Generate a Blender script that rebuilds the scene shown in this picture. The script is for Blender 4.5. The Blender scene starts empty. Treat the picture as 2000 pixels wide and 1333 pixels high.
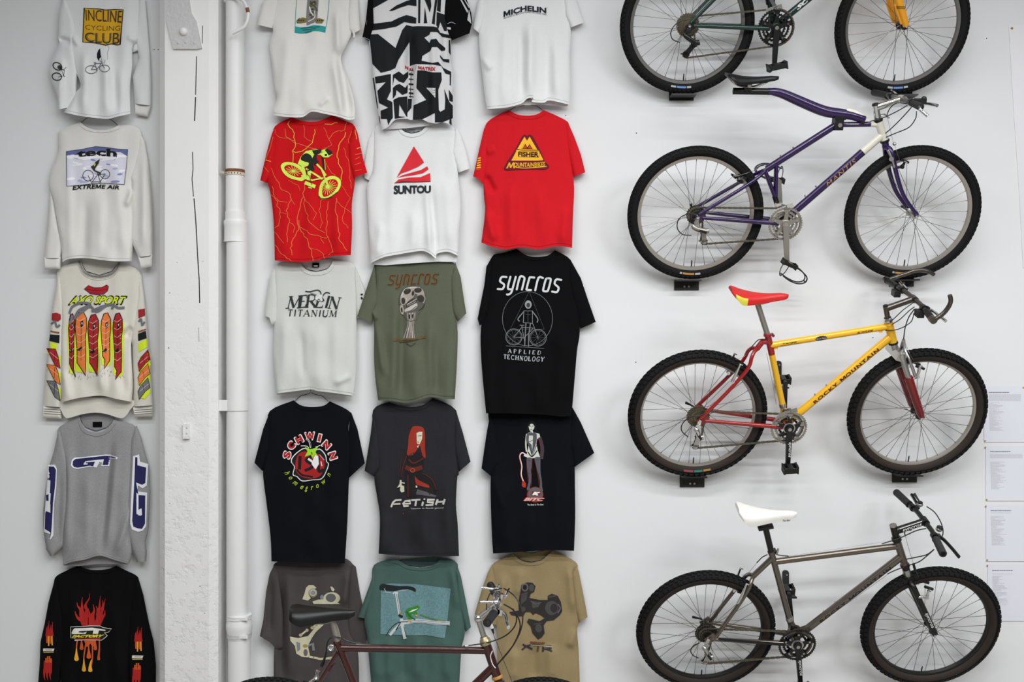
import bpy, bmesh, math, random
import numpy as np
from mathutils import Vector, Matrix, noise, geometry

SC = bpy.context.scene
COL = SC.collection
rad = math.radians

# ------------------------------------------------------------------ camera, world, lights, exposure
F = 1960.0      # focal length for a 2000 pixel wide frame
D = 5.08        # camera distance to the display wall (wall face is y = 0)
CZ = 2.0        # camera height
cam = bpy.data.cameras.new('camera'); cam.sensor_width = 36.0; cam.lens = F / 2000.0 * 36.0
cam_o = bpy.data.objects.new('camera', cam); COL.objects.link(cam_o)
cam_o.location = (0, -D, CZ); cam_o.rotation_euler = (rad(90), 0, 0)
SC.camera = cam_o
cam.clip_end = 100

world = bpy.data.worlds.new('room_light'); SC.world = world; world.use_nodes = True
bg = world.node_tree.nodes['Background']; bg.inputs[0].default_value = (0.96, 0.97, 1.0, 1); bg.inputs[1].default_value = 0.17

def tube_lamp(x, y, z, w, power, aim):
    l = bpy.data.lights.new('ceiling_tube_light', 'AREA'); l.shape = 'RECTANGLE'; l.size = w; l.size_y = 0.16
    l.energy = power; l.color = (0.98, 0.995, 1.0)
    o = bpy.data.objects.new('ceiling_tube_light', l); COL.objects.link(o)
    o.location = (x, y, z); o.rotation_euler = (rad(aim), 0, 0)
for (x, y, p) in ((-0.7, -1.15, 5), (1.5, -1.15, 6), (-1.1, -2.5, 36), (1.3, -2.5, 56), (3.7, -2.6, 12),
                  (-2.2, -4.0, 44), (0.9, -4.0, 78), (3.9, -4.0, 86), (-2.2, -5.5, 44), (1.0, -5.5, 96), (4.2, -5.5, 126)):
    tube_lamp(x, y, 4.42, 2.2, p, 0)

SC.view_settings.view_transform = 'Standard'
SC.view_settings.look = 'None'
SC.view_settings.gamma = 1.0
SC.view_settings.use_curve_mapping = False
SC.view_settings.exposure = 0.0

# ------------------------------------------------------------------ helpers
def lin(c):
    out = []
    for v in c[:3]:
        v = v / 255.0
        out.append(v / 12.92 if v <= 0.04045 else ((v + 0.055) / 1.055) ** 2.4)
    return tuple(out) + (1.0,)

MATS = {}
def mat(name, col, rough=0.5, metal=0.0, var=0.0, vscale=40.0, bump=0.0, bscale=300.0, coat=0.0, spec=0.5, sheen=0.0, stretch=None):
    if name in MATS: return MATS[name]
    m = bpy.data.materials.new(name); m.use_nodes = True
    nt = m.node_tree; b = nt.nodes['Principled BSDF']
    b.inputs['Base Color'].default_value = lin(col)
    b.inputs['Roughness'].default_value = rough
    b.inputs['Metallic'].default_value = metal
    b.inputs['Coat Weight'].default_value = coat
    b.inputs['Specular IOR Level'].default_value = spec
    b.inputs['Sheen Weight'].default_value = sheen
    tc = nt.nodes.new('ShaderNodeTexCoord')
    src = tc.outputs['Object']
    if stretch:
        mp = nt.nodes.new('ShaderNodeMapping'); mp.inputs['Scale'].default_value = stretch
        nt.links.new(src, mp.inputs[0]); src = mp.outputs[0]
    if var > 0:
        n = nt.nodes.new('ShaderNodeTexNoise'); n.inputs['Scale'].default_value = vscale; n.inputs['Detail'].default_value = 5
        nt.links.new(src, n.inputs['Vector'])
        r = nt.nodes.new('ShaderNodeValToRGB')
        c = lin(col)
        r.color_ramp.elements[0].position = 0.3; r.color_ramp.elements[1].position = 0.7
        r.color_ramp.elements[0].color = tuple(v * (1 - var) for v in c[:3]) + (1,)
        r.color_ramp.elements[1].color = tuple(min(1, v * (1 + var)) for v in c[:3]) + (1,)
        nt.links.new(n.outputs['Fac'], r.inputs[0]); nt.links.new(r.outputs[0], b.inputs['Base Color'])
    if bump > 0:
        n2 = nt.nodes.new('ShaderNodeTexNoise'); n2.inputs['Scale'].default_value = bscale; n2.inputs['Detail'].default_value = 4
        nt.links.new(src, n2.inputs['Vector'])
        bp = nt.nodes.new('ShaderNodeBump'); bp.inputs['Strength'].default_value = bump; bp.inputs['Distance'].default_value = 0.004
        nt.links.new(n2.outputs['Fac'], bp.inputs['Height']); nt.links.new(bp.outputs[0], b.inputs['Normal'])
    MATS[name] = m
    return m

def W(px, py, d):
    s = (D - d) / F
    return Vector(((px - 1000) * s, -d, CZ - (py - 666.5) * s))

class MB:
    """collects faces for one mesh"""
    def __init__(self):
        self.v = []; self.f = []; self.m = []
    def add(self, vs, fs, m):
        o = len(self.v); self.v.extend(Vector(x) for x in vs)
        for f in fs:
            self.f.append([i + o for i in f]); self.m.append(m)
    def box(self, c, s, m, rot=None):
        c = Vector(c); vs = []
        for x in (-.5, .5):
            for y in (-.5, .5):
                for z in (-.5, .5):
                    p = Vector((x * s[0], y * s[1], z * s[2]))
                    if rot is not None: p = rot @ p
                    vs.append(c + p)
        self.add(vs, [(0, 1, 3, 2), (4, 6, 7, 5), (0, 4, 5, 1), (2, 3, 7, 6), (0, 2, 6, 4), (1, 5, 7, 3)], m)
    def bar(self, a, b, wid, thick, m, side=(0, 1, 0)):
        """flat bar from a to b; thick along side, wid across"""
        a = Vector(a); b = Vector(b); x = (b - a); L = x.length; x.normalize()
        s = Vector(side); s = (s - x * s.dot(x)).normalized(); z = x.cross(s)
        w0, w1 = wid if isinstance(wid, (tuple, list)) else (wid, wid)
        vs = []
        for p, w in ((a, w0), (b, w1)):
            for i, j in ((-1, -1), (1, -1), (1, 1), (-1, 1)):
                vs.append(p + s * (i * thick / 2) + z * (j * w / 2))
        self.add(vs, [(3, 2, 1, 0), (4, 5, 6, 7), (0, 1, 5, 4), (1, 2, 6, 5), (2, 3, 7, 6), (3, 0, 4, 7)], m)
    def tube(self, pts, r, m, seg=12, caps=True, closed=False, flat=1.0):
        pts = [Vector(p) for p in pts]; n = len(pts)
        rs = r if isinstance(r, (list, tuple)) else [r] * n
        ts = []
        for i in range(n):
            if closed: t = pts[(i + 1) % n] - pts[i - 1]
            else: t = pts[min(i + 1, n - 1)] - pts[max(i - 1, 0)]
            ts.append(t.normalized())
        ref = Vector((0, 1, 0)) if abs(ts[0].y) < 0.8 else Vector((0, 0, 1))
        u = (ref - ts[0] * ref.dot(ts[0])).normalized()
        vs = []
        for i in range(n):
            u = (u - ts[i] * u.dot(ts[i])).normalized(); w = ts[i].cross(u)
            for k in range(seg):
                a = 2 * math.pi * k / seg
                vs.append(pts[i] + u * (math.cos(a) * rs[i]) + w * (math.sin(a) * rs[i] * flat))
        fs = []
        for i in range(n if closed else n - 1):
            j = (i + 1) % n
            for k in range(seg):
                l = (k + 1) % seg
                fs.append((i * seg + k, i * seg + l, j * seg + l, j * seg + k))
        if caps and not closed:
            fs.append(tuple(range(seg - 1, -1, -1))); fs.append(tuple((n - 1) * seg + k for k in range(seg)))
        self.add(vs, fs, m)
    def cyl(self, a, b, r, m, seg=16):
        self.tube([a, b], r, m, seg)
    def lathe(self, prof, center, axis, m, seg=24):
        """prof: (radius, along axis); m may be a list per profile segment"""
        axis = Vector(axis).normalized(); center = Vector(center)
        ref = Vector((0, 0, 1)) if abs(axis.z) < 0.8 else Vector((1, 0, 0))
        u = (ref - axis * ref.dot(axis)).normalized(); w = axis.cross(u)
        o = len(self.v)
        for k in range(seg):
            a = 2 * math.pi * k / seg; dirv = u * math.cos(a) + w * math.sin(a)
            for (r, h) in prof: self.v.append(center + dirv * r + axis * h)
        n = len(prof)
        for k in range(seg):
            l = (k + 1) % seg
            for i in range(n - 1):
                self.f.append([o + k * n + i, o + k * n + i + 1, o + l * n + i + 1, o + l * n + i])
                self.m.append(m[i] if isinstance(m, (list, tuple)) else m)
    def ball(self, c, r, m, seg=12, rings=8, scale=(1, 1, 1)):
        vs = []; fs = []
        for i in range(rings + 1):
            t = math.pi * i / rings
            for k in range(seg):
                a = 2 * math.pi * k / seg
                vs.append(Vector(c) + Vector((math.sin(t) * math.cos(a) * r * scale[0], math.sin(t) * math.sin(a) * r * scale[1], math.cos(t) * r * scale[2])))
        for i in range(rings):
            for k in range(seg):
                l = (k + 1) % seg
                fs.append((i * seg + k, i * seg + l, (i + 1) * seg + l, (i + 1) * seg + k))
        self.add(vs, fs, m)
    def prism(self, loops, to3, t0, t1, m):
        """2D outline (first loop outer, rest holes) extruded between t0 and t1; to3(x,y,t) -> point"""
        tris = geometry.tessellate_polygon([[Vector((x, y, 0)) for x, y in l] for l in loops])
        flat = [p for l in loops for p in l]
        n = len(flat)
        vs = [to3(x, y, t0) for x, y in flat] + [to3(x, y, t1) for x, y in flat]
        fs = [tuple(t) for t in tris] + [tuple(i + n for i in t[::-1]) for t in tris]
        o = 0
        for l in loops:
            k = len(l)
            for i in range(k):
                j = (i + 1) % k
                fs.append((o + i, o + j, n + o + j, n + o + i))
            o += k
        self.add(vs, fs, m)

def obj(name, mb, parent=None, loc=None, smooth=45, label=None):
    me = bpy.data.meshes.new(name)
    off = Vector(loc) if loc is not None else Vector((0, 0, 0))
    me.from_pydata([tuple(p - off) for p in mb.v], [], mb.f)
    mats = []
    idx = []
    for m in mb.m:
        if m not in mats: mats.append(m)
        idx.append(mats.index(m))
    for m in mats: me.materials.append(m)
    if idx: me.polygons.foreach_set('material_index', idx)
    me.update()
    if smooth:
        me.shade_smooth(); me.set_sharp_from_angle(angle=rad(smooth))
    o = bpy.data.objects.new(name, me); COL.objects.link(o)
    if parent is not None: o.parent = parent
    o.location = off
    if label: o['label'] = label
    return o

def tag(o, label, cat, group=None):
    o['label'] = label; o['category'] = cat
    if group: o['group'] = group
    return o
def thing(name, label, cat, loc=(0, 0, 0), group=None):
    o = bpy.data.objects.new(name, None); COL.objects.link(o); o.location = loc; o.empty_display_size = 0.1
    return tag(o, label, cat, group)
def struct(o):
    o['kind'] = 'structure'; return o

def smoothpath(pts, n=6, closed=False):
    """Catmull-Rom through the points"""
    pts = [tuple(p) for p in pts]; N = len(pts)
    if N < 3: return pts
    out = []
    rng = range(N) if closed else range(N - 1)
    for i in rng:
        if closed: p0, p1, p2, p3 = pts[i - 1], pts[i], pts[(i + 1) % N], pts[(i + 2) % N]
        else: p0, p1, p2, p3 = pts[max(i - 1, 0)], pts[i], pts[i + 1], pts[min(i + 2, N - 1)]
        for k in range(n):
            t = k / n
            out.append(tuple(0.5 * (2 * b + (c - a) * t + (2 * a - 5 * b + 4 * c - d) * t * t + (3 * b - a - 3 * c + d) * t ** 3) for a, b, c, d in zip(p0, p1, p2, p3)))
    if not closed: out.append(pts[-1])
    return out

# ---- lettering: triangles of a word, scaled to the unit box
_txt = {}
def word(s, bold=0.0, shear=0.0, spacing=1.0):
    key = (s, bold, shear, spacing)
    if key in _txt: return _txt[key]
    def flat(body):
        cu = bpy.data.curves.new('lettering', 'FONT'); cu.body = body; cu.size = 1.0; cu.offset = min(bold, .012); cu.shear = shear
        cu.space_character = spacing; cu.resolution_u = 3; cu.fill_mode = 'FRONT'
        o = bpy.data.objects.new('lettering', cu)
        me = o.to_mesh(); me.calc_loop_triangles()
        vs = [(v.co.x, v.co.y) for v in me.vertices]
        r = [[vs[i] for i in t.vertices] for t in me.loop_triangles]
        o.to_mesh_clear(); bpy.data.objects.remove(o); bpy.data.curves.remove(cu)
        return r
    if bold > .012 and 'M' in s:     # heavy words with a wide M: set letter by letter
        mx = lambda ts: max(p[0] - shear * p[1] for t in ts for p in t)
        ref = mx(flat('I')); tris = []
        adv = [0.0] + [mx(flat(s[:k] + 'I')) - ref for k in range(1, len(s) + 1)]
        for k, ch in enumerate(s):
            if ch == ' ': continue
            if ch == 'M':
                a0, w_ = adv[k] + .07, adv[k + 1] - adv[k] - .14
                P = [(0, 0), (0, 1), (.2, 1), (.5, .36), (.8, 1), (1, 1), (1, 0), (.84, 0), (.84, .66), (.57, .08), (.43, .08), (.16, .66), (.16, 0)]
                P = [(a0 + x * w_ + shear * y * .73, y * .73) for x, y in P]
                ts = fill([P])
            else: ts = [[(x + adv[k], y) for x, y in t] for t in flat(ch)]
            tris += ts
    else: tris = flat(s)
    if bold > .012:      # heavier weights: the word drawn again around itself
        f = bold * .8; ds = [(f * math.cos(k * math.pi / 4), f * math.sin(k * math.pi / 4)) for k in range(8)]
        tris = tris + [[(x + a, y + b) for x, y in t] for a, b in ds for t in tris]
    xs = [p[0] for t in tris for p in t]; ys = [p[1] for t in tris for p in t]
    x0, x1, y0, y1 = min(xs), max(xs), min(ys), max(ys)
    tris = [[((x - x0) / (x1 - x0), (y - y0) / (y1 - y0)) for x, y in t] for t in tris]
    _txt[key] = tris
    return tris

def split_tris(tris, L):
    out = []; st = list(tris)
    while st:
        t = st.pop()
        best = 0; bi = 0
        for i in range(3):
            a, b = t[i], t[(i + 1) % 3]
            d = (a[0] - b[0]) ** 2 + (a[1] - b[1]) ** 2
            if d > best: best = d; bi = i
        if best <= L * L: out.append(t); continue
        a, b, c = t[bi], t[(bi + 1) % 3], t[(bi + 2) % 3]
        m = ((a[0] + b[0]) / 2, (a[1] + b[1]) / 2)
        st.append([a, m, c]); st.append([m, b, c])
    return out

def fill(loops):
    tris = geometry.tessellate_polygon([[Vector((x, y, 0)) for x, y in l] for l in loops])
    flat = [p for l in loops for p in l]
    return [[flat[i] for i in t] for t in tris]

def ribbon(pts, w, closed=False, taper=False):
    """stroke of width w as triangles"""
    pts = [Vector(p[:2]) for p in pts]; n = len(pts); L = []; R = []
    for i in range(n):
        if closed: a, b = pts[i - 1], pts[(i + 1) % n]
        else: a, b = pts[max(i - 1, 0)], pts[min(i + 1, n - 1)]
        t = b - a
        if t.length < 1e-9: t = Vector((1, 0))
        t.normalize(); nn = Vector((-t.y, t.x))
        k = w / 2
        if taper: k *= max(0.12, 1 - i / max(1, n - 1))
        if 0 < i < n - 1 or closed:
            d = (pts[(i + 1) % n] - pts[i])
            if d.length > 1e-9:
                c = abs(d.normalized().dot(t)); k /= max(c, 0.6)
        L.append(tuple(pts[i] + nn * k)); R.append(tuple(pts[i] - nn * k))
    out = []
    for i in range(n if closed else n - 1):
        j = (i + 1) % n
        out += [[L[i], R[i], R[j]], [L[i], R[j], L[j]]]
    return out
# ------------------------------------------------------------------ room shell
M_wall = mat('wall_paint', (225, 225, 226), 0.75, var=0.012, vscale=1.2, bump=0.05, bscale=60)
M_floor = mat('floor_concrete', (150, 146, 140), 0.5, var=0.12, vscale=3.0, bump=0.1, bscale=40)
mb = MB(); mb.box((0, 0.05, 2.55), (9.0, 0.1, 5.1), M_wall); struct(obj('wall_back', mb, smooth=0))
mb = MB(); mb.box((0, -4.0, -0.05), (9.0, 8.2, 0.1), M_floor); struct(obj('floor', mb, smooth=0))

# painted timber post
def post_paint():
    m = mat('post_paint', (232, 231, 230), 0.45, var=0.015, vscale=6, bump=0.0)
    nt = m.node_tree; b = nt.nodes['Principled BSDF']
    tc = nt.nodes.new('ShaderNodeTexCoord')
    n1 = nt.nodes.new('ShaderNodeTexNoise'); n1.inputs['Scale'].default_value = 28; n1.inputs['Detail'].default_value = 8; n1.inputs['Roughness'].default_value = 0.62
    n2 = nt.nodes.new('ShaderNodeTexVoronoi'); n2.inputs['Scale'].default_value = 42
    nt.links.new(tc.outputs['Object'], n1.inputs['Vector']); nt.links.new(tc.outputs['Object'], n2.inputs['Vector'])
    # old flaked layers get rougher towards the lower half of the post
    sep = nt.nodes.new('ShaderNodeSeparateXYZ'); nt.links.new(tc.outputs['Object'], sep.inputs[0])
    mr = nt.nodes.new('ShaderNodeMapRange'); mr.inputs[1].default_value = 2.6; mr.inputs[2].default_value = 1.2; mr.inputs[3].default_value = 0.08; mr.inputs[4].default_value = 1.0
    nt.links.new(sep.outputs[2], mr.inputs[0])
    st = nt.nodes.new('ShaderNodeMath'); st.operation = 'SMOOTH_MIN'; st.inputs[1].default_value = 0.5; st.inputs[2].default_value = 0.06
    nt.links.new(n1.outputs['Fac'], st.inputs[0])
    mul = nt.nodes.new('ShaderNodeMath'); mul.operation = 'MULTIPLY'
    nt.links.new(st.outputs[0], mul.inputs[0]); nt.links.new(mr.outputs[0], mul.inputs[1])
    bp = nt.nodes.new('ShaderNodeBump'); bp.inputs['Strength'].default_value = 0.9; bp.inputs['Distance'].default_value = 0.012
    nt.links.new(mul.outputs[0], bp.inputs['Height']); nt.links.new(bp.outputs[0], b.inputs['Normal'])
    return m
M_post = post_paint()
M_dark = mat('dark_crack', (28, 30, 34), 0.9)
pd = 0.16
xa = W(322, 600, pd).x; xb = W(408, 600, pd).x
outl = [(xa - 0.035, 0.0), (xa - 0.035, pd - 0.03), (xa, pd), (xb, pd), (xb + 0.037, pd - 0.032), (xb + 0.037, 0.0)]
mb = MB(); mb.prism([outl], lambda x, y, t: Vector((x, -y, t)), 0.0, 5.0, M_post)
post = struct(obj('trim_1', mb, smooth=0)); post['label'] = 'white painted chamfered timber post running floor to ceiling beside the drainpipe'
# drying cracks and paint chips of the post: recessed slots, part of the post
mb = MB()
def crack(pts, w):
    pp = [W(x, y, pd + 0.0006) for x, y in pts]
    for a, b in zip(pp[:-1], pp[1:]): mb.bar(a, b, w, 0.0012, M_dark)
crack([(384, 110), (383, 150), (382, 185)], 0.0036); crack([(382, 190), (380, 236)], 0.005)
crack([(376, 297), (377, 330), (375, 350), (378, 384)], 0.0035); crack([(379, 388), (383, 440), (386, 500), (389, 545), (390, 592)], 0.0045)
crack([(395.5, 50), (395, 85)], 0.0028); crack([(388, 640), (389, 668)], 0.001)
rng = random.Random(4)
for k in range(26):
    x = rng.uniform(328, 404); y = rng.uniform(420, 1320)
    mb.box(W(x, y, pd + 0.0004), (rng.uniform(.002, .005), .001, rng.uniform(.002, .005)), M_dark if k % 4 == 0 else MATS['post_paint'])
obj('paint_crack', mb, post, smooth=0)
# steel shoe plate on the post with its bolts
M_plate = mat('plate_paint', (198, 197, 197), 0.5, var=0.03, vscale=60, bump=0.9, bscale=55)
th = thing('steel_bracket_plate', 'grey painted steel plate with a round bolt at the top of the white post', 'bracket', W(365, 97, pd))
q = [(328, -40), (384, -40), (372, 0)]
pl = [(326, -60), (362, -60), (371, 5), (374, 25), (384, 42), (395, 95), (388, 97), (340, 97), (331, 62), (326, 42)]
c0 = W(365, 97, pd)
mb = MB(); pts2 = [(W(x, y, pd).x, W(x, y, pd).z) for x, y in pl]
mb.prism([pts2], lambda x, y, t: Vector((x, -t, y)), pd, pd + 0.012, M_plate); obj('plate', mb, th, smooth=30)
for o in th.children: o.matrix_parent_inverse = Matrix.Translation(-c0)
def inv(o, root): o.matrix_parent_inverse = Matrix.Translation(-root.location); return o
mb = MB(); cc = W(359, 62, pd + 0.012); mb.lathe([(0.0, 0.018), (0.011, 0.017), (0.018, 0.011), (0.020, 0.003), (0.020, 0)], cc, (0, -1, 0), M_post, 18); inv(obj('bolt', mb, th), th)
for x, y in ((348, 84), (363, 83), (380, 84)):
    mb = MB(); mb.ball(W(x, y, pd + 0.012), 0.0075, M_plate, 10, 6, (1, .5, .8)); inv(obj('rivet', mb, th), th)
# little cable clip box low on the post
th = thing('wall_clip', 'small white clip box screwed to the middle of the post', 'clip', W(364, 848, pd))
mb = MB(); mb.box(W(364, 843, pd + 0.008), (0.030, 0.016, 0.072), M_post); inv(obj('clip_body', mb, th, smooth=0), th)
for y in (836, 847):
    mb = MB(); mb.ball(W(365, y, pd + 0.016), 0.005, M_plate, 8, 6, (1, .5, 1)); inv(obj('screw', mb, th), th)

# drainpipe
M_pipe = mat('pipe_paint', (228, 228, 227), 0.42, var=0.012, vscale=8, bump=0.08, bscale=30)
M_rust = mat('rust', (120, 78, 45), 0.8, var=0.4, vscale=120)
th = thing('drainpipe', 'white painted vertical drainpipe with coupling collars beside the timber post', 'pipe', W(465, 1500, 0.075))
def pz(y): return W(0, y, 0.075).z
def pxx(x): return W(x, 0, 0.075).x
def seg(name, x, y0, y1, r, m=M_pipe, prof=None):
    mb = MB(); c = Vector((pxx(x), -0.075, 0))
    mb.tube([c + Vector((0, 0, pz(y0))), c + Vector((0, 0, pz(y1)))], r, m, 40) if prof is None else mb.lathe(prof, c, (0, 0, 1), m, 40)
    return inv(obj(name, mb, th, smooth=50), th)
seg('pipe_section', 459, -60, 420, 17.6 / 392); seg('pipe_section', 463.5, 440, 1212, 20.6 / 392); seg('pipe_section', 467.5, 1232, 1450, 21.5 / 392)
def ringprof(y0, y1, r, lip=0.0):
    return [(0.02, pz(y0)), (r, pz(y0)), (r + lip, pz(y0 + (y1 - y0) * .1)), (r, pz(y0 + (y1 - y0) * .25)), (r, pz(y1 - (y1 - y0) * .12)), (r + lip * .6, pz(y1)), (0.02, pz(y1))]
seg('coupling', 460.5, 0, 0, 0, prof=ringprof(414, 437, 20 / 392)); seg('coupling', 461, 0, 0, 0, prof=ringprof(431, 473, 22.3 / 392, 0.003))
seg('coupling', 467.5, 0, 0, 0, prof=[(0.03, pz(1203)), (22 / 392, pz(1203)), (22.5 / 392, pz(1210)), (25 / 392, pz(1217)), (25.3 / 392, pz(1226)), (23.5 / 392, pz(1235)), (22.5 / 392, pz(1246)), (0.03, pz(1246))])
for y in (1204, 1239):
    o = seg('hose_clamp', 467.5, 0, 0, 0, M_plate if y > 1210 else M_pipe, prof=ringprof(y - 3.5, y + 4, 23.6 / 392, 0.001))
    mb = MB(); mb.box(Vector((pxx(480), -0.075 - 0.052, pz(y))), (0.05, 0.012, 0.014), M_pipe); inv(obj('clamp_screw', mb, th), th)
mb = MB(); c = Vector((pxx(463.5), -0.075, 0))
mb.lathe([(21.4 / 392, pz(781)), (22 / 392, pz(781)), (22 / 392, pz(802)), (21.4 / 392, pz(802))], c, (0, 0, 1), M_pipe, 40)
mb.box((pxx(438), -0.075 - .035, pz(791.5)), (0.055, 0.012, pz(781) - pz(802)), M_pipe); inv(obj('pipe_strap', mb, th, label='wide white strap fixing the pipe to the post'), th)
mb = MB(); c = Vector((pxx(459), -0.075, 0))
mb.lathe([(18 / 392, pz(332)), (18.6 / 392, pz(332)), (18.8 / 392, pz(337)), (18.2 / 392, pz(338.5))], c, (0, 0, 1), M_rust, 40)
M_tape = mat('perforated_strap', (215, 205, 185), 0.5, var=0.1, vscale=90)
mb.lathe([(18 / 392, pz(338)), (19 / 392, pz(338)), (19 / 392, pz(343.5)), (18 / 392, pz(343.5))], c, (0, 0, 1), M_tape, 40)
mb.bar((pxx(441), -0.075 - 0.03, pz(340)), W(431, 335, 0.13), 0.012, 0.002, M_tape)
for k in range(7):
    a = rad(215 + k * 17); r = 19.1 / 392
    mb.box(c + Vector((math.cos(a) * r, math.sin(a) * r, pz(340.7))), (0.004, 0.004, 0.004), M_dark)
inv(obj('pipe_strap', mb, th, label='rusty perforated metal strap round the pipe'), th)
# hooked rod at the top
th = thing('wall_hook', 'white painted bent metal hook curling over the top of the drainpipe', 'hook', W(448, 2, 0.135))
pts = smoothpath([(440, 2, .09), (452, -4, .125), (466, -3, .145), (477, 4, .155), (484, 22, .165), (484, 36, .17), (478, 51, .17), (466, 59, .17), (453, 65, .17)], 5)
mb = MB(); mb.tube([W(*p) for p in pts], 0.0085, M_pipe, 12); inv(obj('hook_rod', mb, th), th)
mb = MB(); mb.tube([W(482.6, 16, .1645), W(484, 22, .166), W(484.3, 25, .167)], 0.0089, M_rust, 12); inv(obj('rust_spot', mb, th), th)

# sheets pinned at the right
M_paper = mat('paper', (221, 222, 230), 0.7); M_ink = mat('print_grey', (188, 188, 196), 0.8); M_inkd = mat('print_dark', (125, 126, 138), 0.8)
M_brass = mat('brass_pin', (200, 160, 70), 0.3, metal=0.9)
def words_line(mb, px, py, d, L, h, m, rng):
    x = 0
    while x < L:
        w = min(rng.uniform(1.2, 5), L - x)
        mb.box(W(px + x + w / 2, py, d), (w / 386, 0.0004, h / 386), m); x += w + 0.7
SHEETS = [  # left x, top y, bottom y, title y, paragraph (y0,y1) or None, list (y0,y1)
    (1922, 755, 864, 767, (771, 783), (787, 842), 'top sheet of the printed text pages pinned beside the yellow bike wheel'),
    (1925, 872, 979, 882.5, (888, 896), (903, 956.5), 'printed text page pinned directly under the topmost text page'),
    (1926, 987, 1097, 998, (1002.5, 1004), (1009, 1066), 'printed text page pinned third from the top at the right edge'),
    (1929, 1103, 1214, 1115, (1121.5, 1123), (1126, 1182), 'lowest printed text page, partly behind the grey bike wheel')]
rng = random.Random(11)
for (x, y0, y1, ty, par, lst, lab) in SHEETS:
    th = thing('text_sheet', lab, 'paper sheet', W(x, y1, 0.0), 'printed text pages pinned on the wall')
    mb = MB(); mb.box((W(x, 0, .003).x + 0.108, -0.003, (W(0, y0, .003).z + W(0, y1, .003).z) / 2), (0.216, 0.0012, W(0, y0, .003).z - W(0, y1, .003).z), M_paper); inv(obj('page', mb, th, smooth=0), th)
    mb = MB(); d = 0.0040
    x2 = x + 9
    words_line(mb, x2, ty, d, 40, 1.7, M_inkd, rng)
    y = par[0]
    while y <= par[1]: words_line(mb, x2, y, d, 63 if par[1] - par[0] > 3 else 40, 0.7, M_ink, rng); y += 1.7
    y = lst[0]
    while y <= lst[1]: words_line(mb, x2 + (y - lst[0]) * .04, y, d, rng.uniform(9, 30), 0.7, M_ink, rng); y += 1.75
    inv(obj('printed_text', mb, th, smooth=0), th)
    for (px_, py_) in ((x - 0.5, y0 + 2.5), (x + 2, y1 - 2.5), (x + 77, y0 + 2.5)):
        mb = MB(); mb.ball(W(px_, py_, 0.005), 0.0042, M_brass, 10, 6, (1, .7, 1)); inv(obj('push_pin', mb, th), th)
th = thing('plastic_sheet', 'tall translucent white sheet pinned at the top right edge with one brass pin', 'sheet', W(1998, 523, 0))
M_sheet = mat('plastic_sheet', (222, 221, 225), 0.35, bump=0.15, bscale=12)
pl = [(1970, 49), (1980, 220), (1992, 400), (1998, 523), (2100, 523), (2100, 47)]
mb = MB(); p2 = [(W(x, y, .002).x, W(x, y, .002).z) for x, y in pl]; mb.prism([p2], lambda x, y, t: Vector((x, -t, y)), 0.0012, 0.0026, M_sheet); inv(obj('sheet_body', mb, th, smooth=0), th)
mb = MB(); mb.ball(W(1976.5, 55, 0.005), 0.006, M_brass, 10, 6, (1, .7, 1)); inv(obj('push_pin', mb, th), th)
# a few old nail holes in the wall
mb = MB()
for x, y in ((301, 97), (309, 97), (1105, 226), (1927, 75), (1242, 708), (1705, 660), (1243, 260), (700, 1186)):
    mb.ball(W(x, y, 0.0), 0.003, M_dark, 8, 4, (1, .3, 1))
o = obj('trim_2', mb); struct(o); o['label'] = 'old nail holes in the white wall'
# ------------------------------------------------------------------ bicycles
M_rubber = mat('tyre_rubber', (11, 11, 12), 0.8, var=0.2, vscale=200, spec=.3)
M_skin = mat('tyre_brown_wall', (40, 29, 22), 0.75, var=0.15, vscale=150)
M_alu = mat('brushed_aluminium', (190, 188, 184), 0.34, metal=1.0)
M_rimalu = mat('rim_aluminium', (176, 170, 162), 0.42, metal=0.75)
M_rimgrey = mat('rim_grey', (118, 116, 114), 0.4, metal=0.6)
M_chrome = mat('polished_silver', (225, 225, 225), 0.14, metal=1.0)
M_steel = mat('spoke_steel', (120, 116, 112), 0.35, metal=0.9)
M_black = mat('black_anodised', (10, 10, 11), 0.35, spec=0.5)
M_plastic = mat('black_plastic', (13, 13, 14), 0.5)
M_grip = mat('grip_rubber', (36, 34, 34), 0.7, bump=0.3, bscale=600)
M_chain = mat('chain_steel', (104, 98, 84), 0.4, metal=0.7)
M_cassg = mat('cassette_bronze', (130, 120, 98), 0.4, metal=0.8)
M_cassd = mat('cassette_dark', (62, 60, 58), 0.42, metal=0.8)
M_ringalu = mat('chainring_grey', (160, 155, 146), 0.4, metal=0.7)
M_cable = mat('cable_black', (18, 18, 19), 0.4)
M_inner = mat('cable_steel', (150, 150, 150), 0.3, metal=1.0)
M_titan = mat('grey_titanium', (118, 110, 101), 0.28, metal=0.85)
M_gold = mat('gold_bolt', (190, 140, 50), 0.3, metal=0.9)
M_white = mat('white_lettering', (228, 228, 226), 0.5)
M_dkgrey = mat('dark_titanium', (96, 90, 84), 0.28, metal=0.9)

def paint(name, col): return mat(name, col, 0.25, coat=0.4, var=0.03, vscale=10)

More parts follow.
